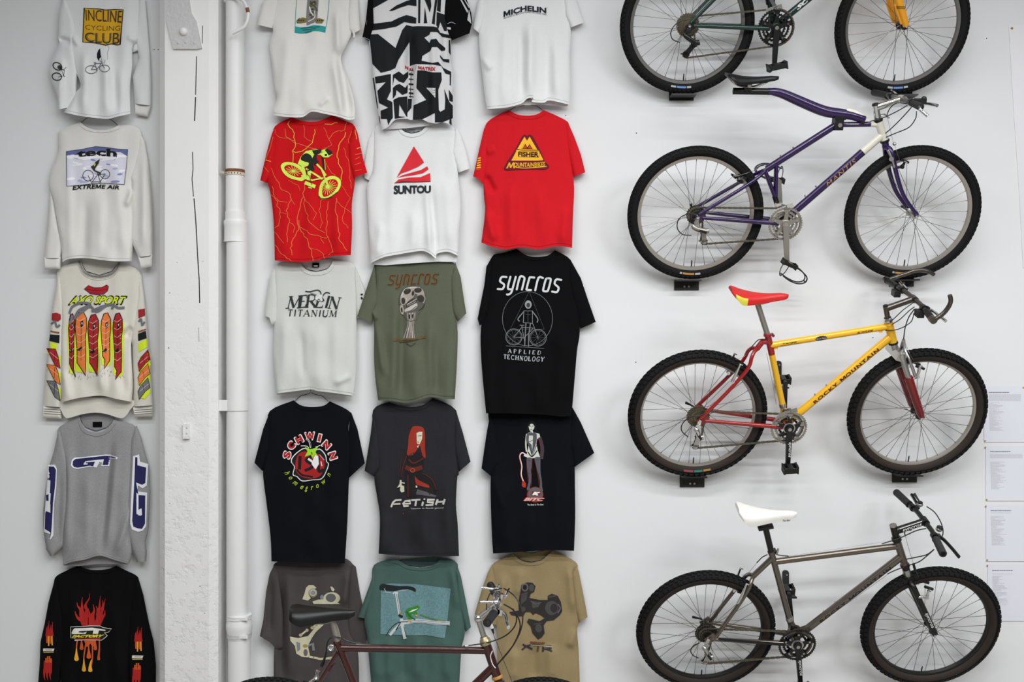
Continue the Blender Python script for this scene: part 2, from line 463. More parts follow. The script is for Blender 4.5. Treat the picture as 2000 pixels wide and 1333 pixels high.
class Bike:
    def __init__(s, name, label, cat, cx, cy, R, lean, off=0.06, depth=None, group=None):
        s.R = R; s.a = rad(lean); up = Vector((0, -math.sin(s.a), math.cos(s.a)))
        d = off + R * math.sin(s.a) if depth is None else depth
        s.rc = W(cx, cy, d)                       # rear wheel centre
        s.root = thing(name, label, cat, s.rc - up * R, group)
        s.root.rotation_euler = (s.a, 0, 0)
        s.M = Matrix.Translation(s.root.location) @ Matrix.Rotation(s.a, 4, 'X')
        s.Mi = s.M.inverted()
    def p(s, px, py, w=0.0):
        """point of the plane lying w metres towards the viewer from the wheel plane, seen at pixel (px,py)"""
        o = s.Mi @ Vector((0, -D, CZ)); q = s.Mi @ W(px, py, 0.0); dr = q - o
        t = (-w - o.y) / dr.y
        return o + dr * t
    def part(s, name, mb, parent=None, smooth=45, label=None):
        return obj(name, mb, parent or s.root, None, smooth, label)

def tyre_mesh(R, rt, brown, seg=120, knob=1.0, rr=0.281):
    mb = MB()
    # profile angle 0 = outermost, in plane (radius, axle)
    prof = []; np_ = 14
    rc = R - rt - 0.004
    for i in range(np_ + 1):
        a = -rad(150) + rad(300) * i / np_
        prof.append((rc + math.cos(a) * rt, math.sin(a) * rt * 1.0, a))
    o = 0
    for k in range(seg):
        t = 2 * math.pi * k / seg
        for (r, h, a) in prof: mb.v.append(Vector((math.cos(t) * r, h, math.sin(t) * r)))
    n = len(prof)
    for k in range(seg):
        l = (k + 1) % seg
        for i in range(n - 1):
            am = abs((prof[i][2] + prof[i + 1][2]) / 2)
            mb.f.append([k * n + i, k * n + i + 1, l * n + i + 1, l * n + i])
            mb.m.append(M_skin if brown and am > rad(86) else M_rubber)
    nk = 74 if knob >= 1 else 88
    kh = 0.0062 * knob
    for k in range(nk):
        t0 = 2 * math.pi * k / nk
        for row, (a, wl, tl) in enumerate(((-58, .30, .62), (-24, .26, .5), (0, .2, .5), (24, .26, .5), (58, .30, .62))):
            t = t0 + (math.pi / nk if row in (1, 3) else 0)
            a = rad(a); er = Vector((math.cos(t), 0, math.sin(t))); et = Vector((-math.sin(t), 0, math.cos(t)))
            nrm = er * math.cos(a) + Vector((0, 1, 0)) * math.sin(a)
            bi = Vector((0, 1, 0)) * math.cos(a) - er * math.sin(a)
            c = er * rc + nrm * (rt + kh * 0.35)
            rot = Matrix((et, bi, nrm)).transposed()
            mb.box(c, (2 * math.pi * R / nk * tl, rt * wl * 1.5, kh), M_rubber, rot)
    return mb

def arc_patch(mb, r0, r1, h0, h1, a0, a1, m, n=8):
    vs = []; fs = []
    for i in range(n + 1):
        t = rad(a0 + (a1 - a0) * i / n)
        vs.append((math.cos(t) * r0, h0, math.sin(t) * r0)); vs.append((math.cos(t) * r1, h1, math.sin(t) * r1))
    for i in range(n): fs.append((2 * i, 2 * i + 1, 2 * i + 3, 2 * i + 2))
    mb.add(vs, fs, m)

SPOKES = {}
def spoke_mesh(rh, rr, wy, lead, m):
    key = (round(rh, 4), round(rr, 4), wy, lead, m.name)
    if key in SPOKES: return SPOKES[key]
    a = rad(lead)
    p0 = Vector((math.cos(a) * rh, wy, math.sin(a) * rh)); p1 = Vector((rr, wy * 0.06, 0))
    mb = MB(); mb.tube([p0, p1], 0.0011, m, 6)
    mb.tube([p1, p1 + (p0 - p1).normalized() * 0.012], 0.0018, M_steel, 6)
    o = obj('spoke', mb); me = o.data; bpy.data.objects.remove(o)
    SPOKES[key] = me
    return me

def wheel(B, cx, cy, R, rt, brown, rim_m, rim_h, kind, hub_m, label_cols=(), knob=1.0, seed=0, center=None, cass=None, cass_r=0.048, rr=None, lab0=-97):
    c = center if center is not None else B.p(cx, cy, 0)
    rr = rr or (R - 2 * rt - 0.004 + 0.004)
    mb = MB()
    wd = 0.0125
    mb.lathe([(rr, -wd), (rr + .004, -wd), (rr + .004, wd), (rr, wd), (rr - rim_h, wd * .8), (rr - rim_h - .004, 0), (rr - rim_h, -wd * .8), (rr, -wd)], (0, 0, 0), (0, 1, 0), rim_m, 96)
    w = obj('wheel', mb, B.root, None, 40, label=kind + ' wheel'); w.location = c
    obj('tyre', tyre_mesh(R, rt, brown, knob=knob), w, None, 50)
    if label_cols:
        mb = MB(); a = lab0; rc = R - rt - .004
        for (m, da) in label_cols:
            if m: arc_patch(mb, rc - rt * .42, rc - rt * .05, -rt * .93 - .0012, -rt * 1.0 - .0012, a, a + da, m)
            a += da + 0.8
        obj('tyre_label', mb, w, None, 0)
    rear = kind == 'rear'
    mb = MB(); fl = 0.022 if rear else 0.019
    hw = 0.066 if rear else 0.05
    mb.lathe([(0.004, -hw), (0.008, -hw + .002), (0.009, -.036), (fl, -.034), (fl, -.030), (0.012, -.026), (0.011, .026), (fl, .030), (fl, .034), (0.009, .036), (0.008, hw - .002), (0.004, hw)], (0, 0, 0), (0, 1, 0), hub_m, 24)
    obj('hub', mb, w)
    rng = random.Random(seed); ph = rng.uniform(0, 10)
    n = 32
    for k in range(n):
        wy = -0.032 if k % 2 == 0 else 0.032
        lead = 62 if (k // 2) % 2 == 0 else -62
        o = bpy.data.objects.new('spoke', spoke_mesh(fl - .002, rr - rim_h, wy, lead, M_steel)); COL.objects.link(o)
        o.parent = w; o.rotation_euler = (0, -rad(ph + k * 360 / n), 0)
    mb = MB(); t = rad(-91 if kind == 'front' else -90.5); dv = Vector((math.cos(t), 0, math.sin(t)))
    mb.tube([dv * (rr - rim_h), dv * (rr - rim_h - .028), dv * (rr - rim_h - .036)], [.0032, .0032, .002], M_plastic, 8); obj('valve_stem', mb, w)
    if cass:
        mb = MB()
        for i in range(7):
            r = cass_r - i * (cass_r - .026) / 6.0; y = -0.020 - i * .0042
            nt = 26 - 2 * i; pts = []
            for j in range(nt):
                for da, dr in ((0, -.0035), (.35, .0), (.6, .0), (.95, -.0035)):
                    a = 2 * math.pi * (j + da) / nt; pts.append((math.cos(a) * (r + dr), math.sin(a) * (r + dr)))
            hole = [(math.cos(2 * math.pi * j / 16) * .012, math.sin(2 * math.pi * j / 16) * .012) for j in range(16)]
            mb.prism([pts, hole], lambda x, y_, t, yy=y: Vector((x, yy - t, y_)), 0, 0.0022, cass if i % 2 == 0 else M_chain)
        mb.cyl((0, -.018, 0), (0, -.048, 0), .017, cass, 20)
        obj('cassette', mb, w, None, 30)
    return w, c

def chainring_part(B, c, R, m, w, teeth, spider_m, bolt_m, arms=5, inner=True, name='chainring', rot=18):
    """c is the bottom bracket point in the centre plane"""
    def ring(mb, r, yy, nt, mm, arms_):
        pts = []
        for j in range(nt):
            for da, dr in ((0, -.004), (.3, .0), (.55, .0), (.85, -.004)):
                a = 2 * math.pi * (j + da) / nt; pts.append((math.cos(a) * (r + dr), math.sin(a) * (r + dr)))
        holes = []
        ri = r - .0125
        hole = [(math.cos(2 * math.pi * j / 40) * ri, math.sin(2 * math.pi * j / 40) * ri) for j in range(40)]
        mb.prism([pts, hole], lambda x, y, t: Vector((c.x + x, -yy - t, c.z + y)), 0, .0026, mm)
        for k in range(arms_):
            a = rad(rot + 72 * k + 0); d = Vector((math.cos(a), 0, math.sin(a)))
            mb.bar(c + d * (ri + .004) + Vector((0, -yy - .0013, 0)), c + d * (ri - .017) + Vector((0, -yy - .0013, 0)), (.034, .016), .0026, mm)
    mb = MB(); ring(mb, R, w, teeth, m, arms); o = B.part(name, mb, None, 30)
    if inner:
        mb = MB(); ring(mb, R * .77, w - .008, int(teeth * .77), m, arms)
        ring(mb, R * .58, w - .015, int(teeth * .58), spider_m, 0); B.part(name, mb, None, 30)
    mb = MB()
    for k in range(arms):
        a = rad(rot + 72 * k); d = Vector((math.cos(a), 0, math.sin(a)))
        mb.bar(c + Vector((0, -w - .004, 0)) + d * .010, c + Vector((0, -w - .003, 0)) + d * (R * .68), (.026, .013), .006, spider_m)
    mb.lathe([(0.002, w + .010), (.018, w + .009), (.024, w + .004), (.024, w - .004), (.02, 0.02)], c, (0, -1, 0), spider_m, 24)
    sp = B.part('spider', mb, o)
    for k in range(arms):
        a = rad(rot + 72 * k); d = Vector((math.cos(a), 0, math.sin(a))); q = c + d * (R * .66) + Vector((0, -w - .005, 0))
        mb = MB(); mb.cyl(q, q + Vector((0, -.003, 0)), .0052, bolt_m, 12); B.part('chainring_bolt', mb, o, 30)
    return o

def crank(B, c, tip, w, m, text=None, near=True):
    sgn = 1 if near else -1
    a = Vector((c.x, -sgn * w, c.z)); b = Vector((tip.x, -sgn * (w + .012), tip.z))
    mb = MB(); dirv = (b - a).normalized()
    mb.bar(a - dirv * .004, b, (.030, .021), .016, m)
    mb.cyl(a + Vector((0, sgn * .012, 0)), a + Vector((0, -sgn * .009, 0)), .018, m, 20)
    mb.cyl(b + Vector((0, sgn * .008, 0)), b + Vector((0, -sgn * .008, 0)), .0125, m, 18)
    o = B.part('crank_arm', mb)
    mb = MB(); mb.cyl(a + Vector((0, -sgn * .009, 0)), a + Vector((0, -sgn * .0105, 0)), .009, M_alu, 16); B.part('crank_bolt', mb, o)
    if text:
        L = (b - a).length
        mb = MB(); x = dirv; up = Vector((0, -1, 0)).cross(x) * -1
        for t in word(text, 0.01, 0.25):
            vs = [a + x * (L * (.34 + .42 * u)) + up * ((.5 - v) * .0145) + Vector((0, -.0098 - .004 * (.34 + .42 * u) - .006 * (u * .4 + .34), 0)) for u, v in t]
            mb.add(vs, [(0, 1, 2)], M_white)
        B.part('crank_lettering', mb, o, 0)
    return o, b

def pedal(B, b, near, tilt=0.0, m=None, clip=False, size=(.085, .062, .024), cage=True):
    m = m or M_plastic
    sg = -1 if near else 1
    y0 = b.y + sg * .016; c = Vector((b.x, y0 + sg * size[1] / 2, b.z))
    rot = Matrix.Rotation(-rad(tilt), 3, 'Y')
    mb = MB()
    sx, sy, sz = size
    for s in (-1, 1):
        mb.box(c + rot @ Vector((s * sx * .45, 0, 0)), (sx * .1, sy, sz), m, rot)
        mb.box(c + Vector((0, s * sy * .45, 0)), (sx * .9, sy * .09, sz * .8), m, rot)
        for t in range(4):
            mb.box(c + rot @ Vector((s * sx * .49, (-.36 + .24 * t) * sy, sz * .45)), (sx * .06, sy * .1, sz * .35), m, rot)
            mb.box(c + rot @ Vector((s * sx * .49, (-.36 + .24 * t) * sy, -sz * .45)), (sx * .06, sy * .1, sz * .35), m, rot)
    mb.box(c, (sx * .34, sy * .95, sz * .8), m, rot)
    mb.cyl(b + Vector((0, 0, 0)), c + Vector((0, sg * sy * .45, 0)), .0075, M_steel, 12)
    o = B.part('pedal', mb)
    if clip:
        mb = MB()
        def q(x, y, z): return c + rot @ Vector((x, y, z))
        f = 1 if near else 1
        for y in (-.022, .022):
            mb.tube(smoothpath([q(.04, y, .0), q(.07, y, -.005), q(.105, y * .9, -.02), q(.112, y * .7, -.045), q(.085, y * .7, -.066), q(.04, y, -.070), q(-.005, y * 1.2, -.062)], 5), .0050, M_plastic, 8, flat=.6)
        mb.tube([q(.112, -.018, -.045), q(.112, .018, -.045)], .0034, M_plastic, 8); mb.tube([q(.05, -.02, -.069), q(.05, .02, -.069)], .0034, M_plastic, 8)
        mb.tube([q(.045, -.026, 0), q(.045, .026, 0)], .0034, M_plastic, 8)
        B.part('toe_clip', mb, o)
        mb = MB(); mb.tube(smoothpath([q(-.01, -.038, .0), q(-.012, -.036, -.045), q(-.012, 0, -.068), q(-.012, .036, -.045), q(-.01, .038, 0)], 5), .0045, M_plastic, 6, flat=.35)
        B.part('toe_strap', mb, o)
    return o

def chain_part(B, pts, closed=False):
    """links along a polyline"""
    mb = MB(); pts = [Vector(p) for p in pts]; i = 0; pos = 0.0; k = 0
    L = sum((b - a).length for a, b in zip(pts[:-1], pts[1:])); n = int(L / .0127)
    for k in range(n):
        s0 = k * .0127; s1 = s0 + .0127
        def at(s):
            for a, b in zip(pts[:-1], pts[1:]):
                l = (b - a).length
                if s <= l: return a.lerp(b, s / l)
                s -= l
            return pts[-1]
        a, b = at(s0), at(s1)
        if k % 2: mb.bar(a, b, .0075, .0045, M_chain)
        else: mb.bar(a, b, .0088, .0072, M_chain)
        mb.cyl(a + Vector((0, .0038, 0)), a + Vector((0, -.0038, 0)), .0047, M_chain, 8)
    return B.part('chain', mb, None, 30)

def tangent_chain(B, rc, rr, bc, rb, jk, w1, w2):
    """upper run, round the chainring, lower run to the cage wheel and up to the cassette"""
    def circ(c, r, a, w): return Vector((c.x + math.cos(rad(a)) * r, -w, c.z + math.sin(rad(a)) * r))
    pts = [circ(rc, rr, a, w1) for a in range(200, 85, -15)]
    pts += [circ(bc, rb, a, w2) for a in range(92, -95, -12)]
    j1, j2 = jk
    pts += [Vector((j2.x + .004, -w1 - .004, j2.z - .017)), Vector((j2.x - .014, -w1 - .004, j2.z - .004)), Vector((j1.x + .012, -w1 - .004, j1.z + .004))]
    pts += [circ(rc, rr, a, w1) for a in (-40, -60)]
    return chain_part(B, pts)

def derailleur(B, axle, body_m, cage_m, j1, j2, cable_pts, dark=None):
    dark = dark or M_black
    w = 0.055
    mb = MB()
    h = Vector((axle.x, -.066, axle.z))
    a = Vector((h.x - .004, -.072, h.z - .028))
    mb.bar(h, a, (.016, .018), .006, body_m)
    mb.lathe([(0.001, .012), (.010, .011), (.012, .004), (.012, -.014)], a, (0, -1, 0), body_m, 16)
    b0 = a + Vector((-.012, -.006, -.012)); b1 = j1 + Vector((.012, -.026, .006))
    mb.tube(smoothpath([a + Vector((-.020, -.004, -.010)), a + Vector((-.006, -.010, -.024)), b1 + Vector((-.012, 0, .002)), b1 + Vector((.008, 0, .004))], 5), [.010] * 3 + [.012] * 6 + [.013] * 7, body_m, 12)
    o = B.part('rear_derailleur', mb)
    mb = MB(); mb.bar(a + Vector((-.010, -.018, -.026)), b1 + Vector((-.004, -.013, -.004)), .012, .004, dark); B.part('link_plate', mb, o)
    mb = MB()
    for y in (-.048, -.062):
        p1 = Vector((j1.x, y, j1.z)); p2 = Vector((j2.x, y, j2.z))
        mb.bar(p1, p2, (.020, .024), .002, cage_m)
        mb.cyl(p2 + Vector((0, .001, 0)), p2 + Vector((0, -.001, 0)), .0125, cage_m, 16)
        mb.bar(p2, p2 + Vector((-.026, 0, .002)), (.012, .005), .002, cage_m)
    B.part('derailleur_cage', mb, o)
    for q in (j1, j2):
        mb = MB(); pts = []
        for j in range(11):
            for da, r in ((0, .0155), (.5, .019)):
                t = 2 * math.pi * (j + da) / 11; pts.append((math.cos(t) * r, math.sin(t) * r))
        mb.prism([pts], lambda x, y, t: Vector((q.x + x, -.053 - t, q.z + y)), 0, .004, dark); B.part('jockey_wheel', mb, o, 30)
    if cable_pts:
        mb = MB(); mb.tube(smoothpath(cable_pts, 6), .0026, M_cable, 8); B.part('cable_housing', mb, o)
    return o

def saddle(B, tail, nose, m, w0=.066, h=.050, curve=.012, accent=None, rails=True, kink=.0, thick=1.0, dip=.5, rear=.34):
    """loft from tail to nose (points in the centre plane on the top line)"""
    L = (nose - tail); n = 22; mm = 17; mb = MB()
    x = L.normalized(); up = Vector((-x.z, 0, x.x))
    for i in range(n + 1):
        t = i / n
        s = t * t * (3 - 2 * t)
        hw = w0 * (1 - s) ** 1.25 * (1 - .25 * t) + .0195 * min(1, 1 - (1 - t) * .0)
        if t < .12: hw *= math.sqrt(max(0.0, 1 - ((.12 - t) / .12) ** 2)) * .45 + .55
        if t > .9: hw *= math.sqrt(max(0.02, 1 - ((t - .9) / .1) ** 2)) * .7 + .3
        drop = h * float(np.interp(t, [0, .06, .2, .5, .9, 1], [rear, rear + .3 * (1 - rear), 1, .76, .56, .34]))
        top = -curve * math.sin(math.pi * min(1, t * 1.15)) + kink * (1 - t) ** 2 * .0
        c = tail + L * t + up * top
        for k in range(mm):
            a = math.pi * k / (mm - 1)
            cx_ = math.cos(a); sy = math.sin(a)
            yy = hw * (abs(cx_) ** .7) * (1 if cx_ > 0 else -1)
            zz = -drop * (1 - sy ** (dip)) * thick
            mb.v.append(c + Vector((0, -yy, 0)) + up * zz)
    for i in range(n):
        for k in range(mm - 1):
            mb.f.append([i * mm + k, i * mm + k + 1, (i + 1) * mm + k + 1, (i + 1) * mm + k])
            mb.m.append(accent if accent and i < 6 and (k < 3 or k > mm - 5) and i > 0 else m)
    for i in range(n):       # underside
        mb.f.append([i * mm, (i + 1) * mm, (i + 1) * mm + mm - 1, i * mm + mm - 1]); mb.m.append(M_plastic)
    mb.f.append(list(range(mm))); mb.m.append(m); mb.f.append([n * mm + k for k in range(mm - 1, -1, -1)]); mb.m.append(m)
    o = B.part('saddle', mb, None, 60)
    if rails:
        mb = MB()
        for s in (-1, 1):
            f = lambda t, z, y: tail + L * t + up * z + Vector((0, s * y, 0))
            mb.tube(smoothpath([f(.1, -.03, .035), f(.22, -.052, .024), f(.38, -.056, .022), f(.58, -.054, .02), f(.78, -.030, .014), f(.86, -.018, .01)], 5), .0035, M_alu, 8)
        B.part('saddle_rail', mb, o)
    return o

def tube_text(mb, a, b, r, text, m, t0, t1, ang0, height, bold=.0, shear=0.0, toward=None, spacing=1.0):
    """lettering wrapped on a tube from a to b"""
    x = (b - a).normalized(); L = (b - a).length
    n0 = Vector((0, -1, 0)); n0 = (n0 - x * n0.dot(x)).normalized(); u = x.cross(n0)
    if u.z < 0: u = -u
    for t in split_tris(word(text, bold, shear, spacing), 0.12):
        vs = []
        for p, q in t:
            an = ang0 + (q - .5) * height / r
            vs.append(a + x * (L * (t0 + (t1 - t0) * p)) + (n0 * math.cos(an) + u * math.sin(an)) * (r + .0006))
        mb.add(vs, [(0, 1, 2)], m)

def cantilever(B, base, tip, w, m, pad_to, parent=None, boss=None):
    """one brake arm near side (w>0) or far side; base & tip points in the centre plane"""
    mb = MB()
    a = Vector((base.x, -w, base.z)); b = Vector((tip.x, -w * 1.25, tip.z))
    mb.tube([a, (a + b) / 2 + Vector((0, -w * .12, 0)), b], [.009, .007, .005], m, 10)
    mb.cyl(a + Vector((.004, .006, 0)), a + Vector((.004, -.008, 0)), .009, m, 12)
    if boss is not None: mb.tube([Vector((boss.x, -w, boss.z)), a + Vector((.004, 0, 0))], .007, m, 10)
    q = Vector((pad_to.x, -w * .55, pad_to.z))
    mb.cyl(a.lerp(b, .45), q, .004, M_alu, 8)
    o = B.part('brake_arm', mb, parent)
    mb = MB(); t = Vector((-(pad_to.z - base.z) * .0 - .0, 0, 0))
    mb.box(q + Vector((0, w * .12, 0)), (.045, .010, .011), M_plastic, Matrix.Rotation(rad(20), 3, 'Y'))
    B.part('brake_pad', mb, o)
    mb = MB(); mb.cyl(b + Vector((-.004, 0, .004)), b + Vector((.012, 0, -.004)), .0035, M_chrome, 8); B.part('cable_bolt', mb, o)
    return o

def qr(B, c, w, lever_dir, m):
    mb = MB()
    mb.lathe([(.001, w + .008), (.007, w + .007), (.0085, w), (.006, w - .004)], c, (0, -1, 0), M_chrome, 14)
    mb.cyl(Vector((c.x, -w + .01, c.z)), Vector((c.x, w + .006, c.z)), .0045, M_steel, 10)
    o = B.part('quick_release', mb)
    mb = MB(); a = Vector((c.x, w + .012, c.z)); d = Vector((lever_dir[0], 0, lever_dir[1]))
    mb.tube([a, a + d * .35 + Vector((0, .004, 0)), a + d], [.0045, .0045, .007], m, 10); B.part('release_lever', mb, o)
    return o

def cablepart(B, pts, r=.0026, m=None, name='cable'):
    mb = MB(); mb.tube(smoothpath(pts, 7), r, m or M_cable, 8); return B.part(name, mb)

def wall_tray(B, c, lab, px, py0, py1):
    """plate screwed to the wall with a ledge under the tyre whose wheel centre is c (bike coordinates)"""
    g = B.M @ Vector((c.x, 0, c.z)); rt = .034
    zb = g.z - (B.R - rt) * math.cos(B.a) - rt - .002; yb = g.y + (B.R - rt) * math.sin(B.a)
    zt = max(W(px, py0, .008).z, zb); zl = min(W(px, py1, .008).z, zb - .012); x = W(px, py0, .008).x
    c0 = Vector((x, 0, zl))
    th = thing('tyre_tray', lab, 'wall bracket', c0, 'black wall brackets under the bike tyres')
    w = .124
    mb = MB(); mb.box((x, -.004, (zt + zl) / 2), (w, .008, zt - zl), M_plastic); mb.box((x, (yb - .012) / 2, zb - .003), (w, -(yb - .012), .006), M_plastic)
    inv(obj('plate', mb, th, smooth=0), th)
    for dx in (-.011, .011):
        mb = MB(); mb.lathe([(.001, .003), (.005, .0028), (.0062, .000)], Vector((x + dx, -.008, zl + .018)), (0, -1, 0), M_alu, 14); inv(obj('screw', mb, th), th)

def pedal_hook(px, py, lab, m_pad, pedal_c):
    """padded wall arm under the raised pedal; its rounded pad shows just above the pedal"""
    top = W(px, py - 13, .012); c0 = Vector((top.x, 0, pedal_c.z))
    th = thing('pedal_hook', lab, 'wall bracket', c0, 'wall brackets behind the raised pedals')
    zb = pedal_c.z - .042
    mb = MB(); w = .031
    out = [(-w / 2, zb - .004), (w / 2, zb - .004), (w / 2, top.z - .012), (w * .36, top.z - .003), (0, top.z), (-w * .36, top.z - .003), (-w / 2, top.z - .012)]
    mb.prism([[(c0.x + x, z) for x, z in out]], lambda x, y, t: Vector((x, -t, y)), 0, .014, m_pad)
    y1 = min(pedal_c.y, -.03)
    mb.box(Vector((c0.x + .006, y1 / 2, zb)), (.034, -y1, .008), m_pad)
    inv(obj('bracket_arm', mb, th, smooth=30), th)
    mb = MB(); mb.lathe([(.001, .017), (.0045, .0168), (.0055, .014)], Vector((c0.x + .004, 0, top.z - .022)), (0, -1, 0), M_alu, 12); inv(obj('screw', mb, th), th)

def stays(B, mb, near_pts, w0, w1, r, m, m2=None):
    """mirror pair of stays; near_pts pixels seen on the near stay; w goes w0 -> w1"""
    n = len(near_pts)
    for sg in (1, -1):
        pts = []
        for i, (x, y) in enumerate(near_pts):
            w = w0 + (w1 - w0) * i / (n - 1)
            q = B.p(x, y, w); pts.append(Vector((q.x, -sg * w, q.z)))
        pts = [Vector(p) for p in smoothpath(pts, 5)] if n > 2 else pts
        k = len(pts)
        rs = [r[0] + (r[1] - r[0]) * i / (k - 1) for i in range(k)]
        mb.tube(pts, rs, m, 14)
M_purple = paint('purple_paint', (38, 11, 70)); M_cream = paint('cream_paint', (226, 222, 208)); M_red = paint('red_paint', (150, 22, 24)); M_yellow = paint('yellow_paint', (240, 182, 22))
M_green = paint('green_paint', (6, 48, 40)); M_orange = paint('orange_fork_paint', (238, 160, 20)); M_copper = paint('copper_paint', (56, 20, 14)); M_dkred = paint('dark_red_paint', (118, 14, 18))
M_satin = mat('black_vinyl', (10, 10, 11), 0.42, spec=.4); M_redseat = mat('red_saddle_cover', (206, 36, 34), 0.42); M_whiteseat = mat('white_saddle_cover', (236, 234, 226), 0.45); M_lime = mat('yellow_saddle_corner', (216, 208, 70), 0.45)
M_blue = mat('blue_tyre_label', (92, 140, 200), 0.6); M_ltgrey = mat('grey_tyre_label', (170, 170, 170), 0.6); M_goldlab = mat('gold_label', (176, 128, 60), 0.6); M_pinklab = mat('pink_label', (150, 70, 86), 0.6); M_greenlab = mat('green_label', (50, 128, 104), 0.6)
M_maroon = mat('maroon_lettering', (92, 22, 20), 0.5); M_inkblack = mat('black_lettering', (24, 22, 20), 0.5)

def rig(B, px, py): return B.p(px, py, 0)

# ---------------- green bike with the orange fork (top, cut by the frame)
B = Bike('bicycle', 'green mountain bike with a yellow-orange fork, hung topmost on the wall', 'bicycle', 1342, 49, .3285, 20.5, group='mountain bikes stacked on the wall')
_, rc = wheel(B, 0, 0, B.R, .0245, False, M_rimgrey, .013, 'rear', M_black, ((M_ltgrey, 5), (M_blue, 9), (M_ltgrey, 4)), .8, 1, center=B.Mi @ B.rc, cass=M_cassg, cass_r=.058, lab0=-103)
fw, fc = wheel(B, 1762, 50, B.R, .0245, False, M_rimgrey, .013, 'front', M_black, ((M_ltgrey, 5), (M_blue, 9), (M_ltgrey, 4)), .8, 2, lab0=-98)
bb = B.p(1511, 53, 0)
ht0 = B.p(1700, -158, 0); ht1 = B.p(1713, -112, 0); st = B.p(1487, -100, 0)
mb = MB()
dr = Vector((rc.x, 0, rc.z))
def q3(p, w): return Vector((p.x, -w, p.z))
mb.tube([bb, ht1], .0175, M_green, 18); mb.tube([bb, st], .0143, M_green, 16); mb.tube([st.lerp(bb, .12), ht0.lerp(ht1, .25)], .0150, M_green, 16)
mb.tube([ht0, ht1], .0185, M_green, 18); mb.cyl(q3(bb, .036), q3(bb, -.036), .021, M_green, 18)
for s in (1, -1):
    d0 = q3(dr, .066 * s)
    mb.tube([d0 + Vector((.02, 0, .0)), q3(bb + Vector((-.03, 0, -.004)), .04 * s)], [.0095, .012], M_green, 12)
    mb.tube(smoothpath([d0 + Vector((.006, 0, .012)), d0.lerp(q3(st, .05 * s), .7), q3(st + Vector((-.012, 0, -.02)), .018 * s)], 5), .0088, M_green, 12)
    mb.bar(d0 + Vector((-.012, 0, -.018)), d0 + Vector((.03, 0, .012)), .034, .007, M_black)
fr = B.part('frame', mb)
mb = MB(); tube_text(mb, bb, ht1, .0175, 'SC', M_white, .22, .34, .15, .02, .05, .4); B.part('frame_lettering', mb, fr, 0)
mb = MB(); cr = ht1 + (ht1 - ht0).normalized() * .03
mb.cyl(ht1, cr, .0165, M_black); mb.bar(q3(cr, .075), q3(cr, -.075), .04, .05, M_orange, (1, 0, 0))
for s in (1, -1):
    e = q3(fc, .052 * s); a = q3(cr, .062 * s)
    mb.tube([a, a.lerp(e, .52), a.lerp(e, .93), e], [.0215, .021, .017, .014], M_orange, 16, flat=1.0)
    mb.bar(a.lerp(e, .70) + Vector((-.016, 0, 0)), a.lerp(e, .97) + Vector((-.018, 0, 0)), (.022, .012), .012, M_orange)
fk = B.part('fork', mb, label='yellow-orange suspension fork')
mb = MB(); e = q3(fc, .054); a = q3(cr, .064)
for t in (.74, .76):
    c = a.lerp(e, t); mb.tube([c + Vector((math.cos(k) * .023, math.sin(k) * .020, 0)) for k in [i * .4 for i in range(16)]], .0012, M_green, 6)
B.part('cable_tie', mb, fk)
qr(B, rc, .072, (-.02, .03), M_black); qr(B, fc, .058, (.01, -.02), M_black)
chainring_part(B, bb, .089, M_black, .046, 44, M_black, M_steel, rot=90)
tip = Vector((bb.x + .002, 0, bb.z - .175)); cn, tb = crank(B, bb, tip, .058, M_black)
pedal(B, tb, True, 12, size=(.088, .075, .030))
tip2 = Vector((bb.x - .002, 0, bb.z + .175)); cf, tb2 = crank(B, bb, tip2, .058, M_black, near=False); pedal(B, tb2, False, 0)
tangent_chain(B, rc, .040, bb, .086, (B.p(1354, 92, .055), B.p(1340, 107, .055)), .032, .045)
derailleur(B, rc, M_black, M_black, B.p(1356, 86, .055), B.p(1340, 106, .055), [B.p(1345, 38, .07), B.p(1325, 43, .075), B.p(1311, 60, .08), B.p(1313, 76, .08), B.p(1328, 83, .075)])
mb = MB(); c = st.lerp(bb, .62)
mb.tube([st.lerp(bb, .55), st.lerp(bb, .70)], .019, M_black, 14); mb.bar(q3(bb + Vector((-.055, 0, .075)), .047), q3(bb + Vector((.02, 0, .098)), .047), .024, .003, M_alu); mb.bar(q3(c, .02), q3(bb + Vector((-.01, 0, .09)), .047), .018, .01, M_black)
B.part('front_derailleur', mb)
mb = MB(); s2 = st + (st - bb).normalized() * .20; mb.tube([st, s2], .0135, M_black, 14); B.part('seatpost', mb)
saddle(B, s2 + Vector((-.12, 0, .05)), s2 + Vector((.15, 0, .045)), M_satin)
mb = MB(); s0 = ht0 + (ht0 - ht1).normalized() * .05; s1 = s0 + Vector((.11, 0, .02)); mb.tube([ht0, s0], .0125, M_black, 14); mb.tube([s0, s1], .014, M_black, 14); B.part('stem', mb)
mb = MB(); mb.tube([q3(s1, .28) + Vector((-.02, 0, 0)), q3(s1, .05), q3(s1, -.05), q3(s1, -.28) + Vector((-.02, 0, 0))], .011, M_black, 12); hb = B.part('handlebar', mb)
for s in (1, -1):
    mb = MB(); mb.tube([q3(s1, .28 * s) + Vector((-.02, 0, 0)), q3(s1, .16 * s) + Vector((-.008, 0, 0))], .016, M_grip, 12); B.part('grip', mb, hb)
wall_tray(B, rc, 'black wall bracket under the rear tyre of the green bike', 1331, 178, 196); wall_tray(B, fc, 'black wall bracket under the front tyre of the green bike', 1758, 178, 195)

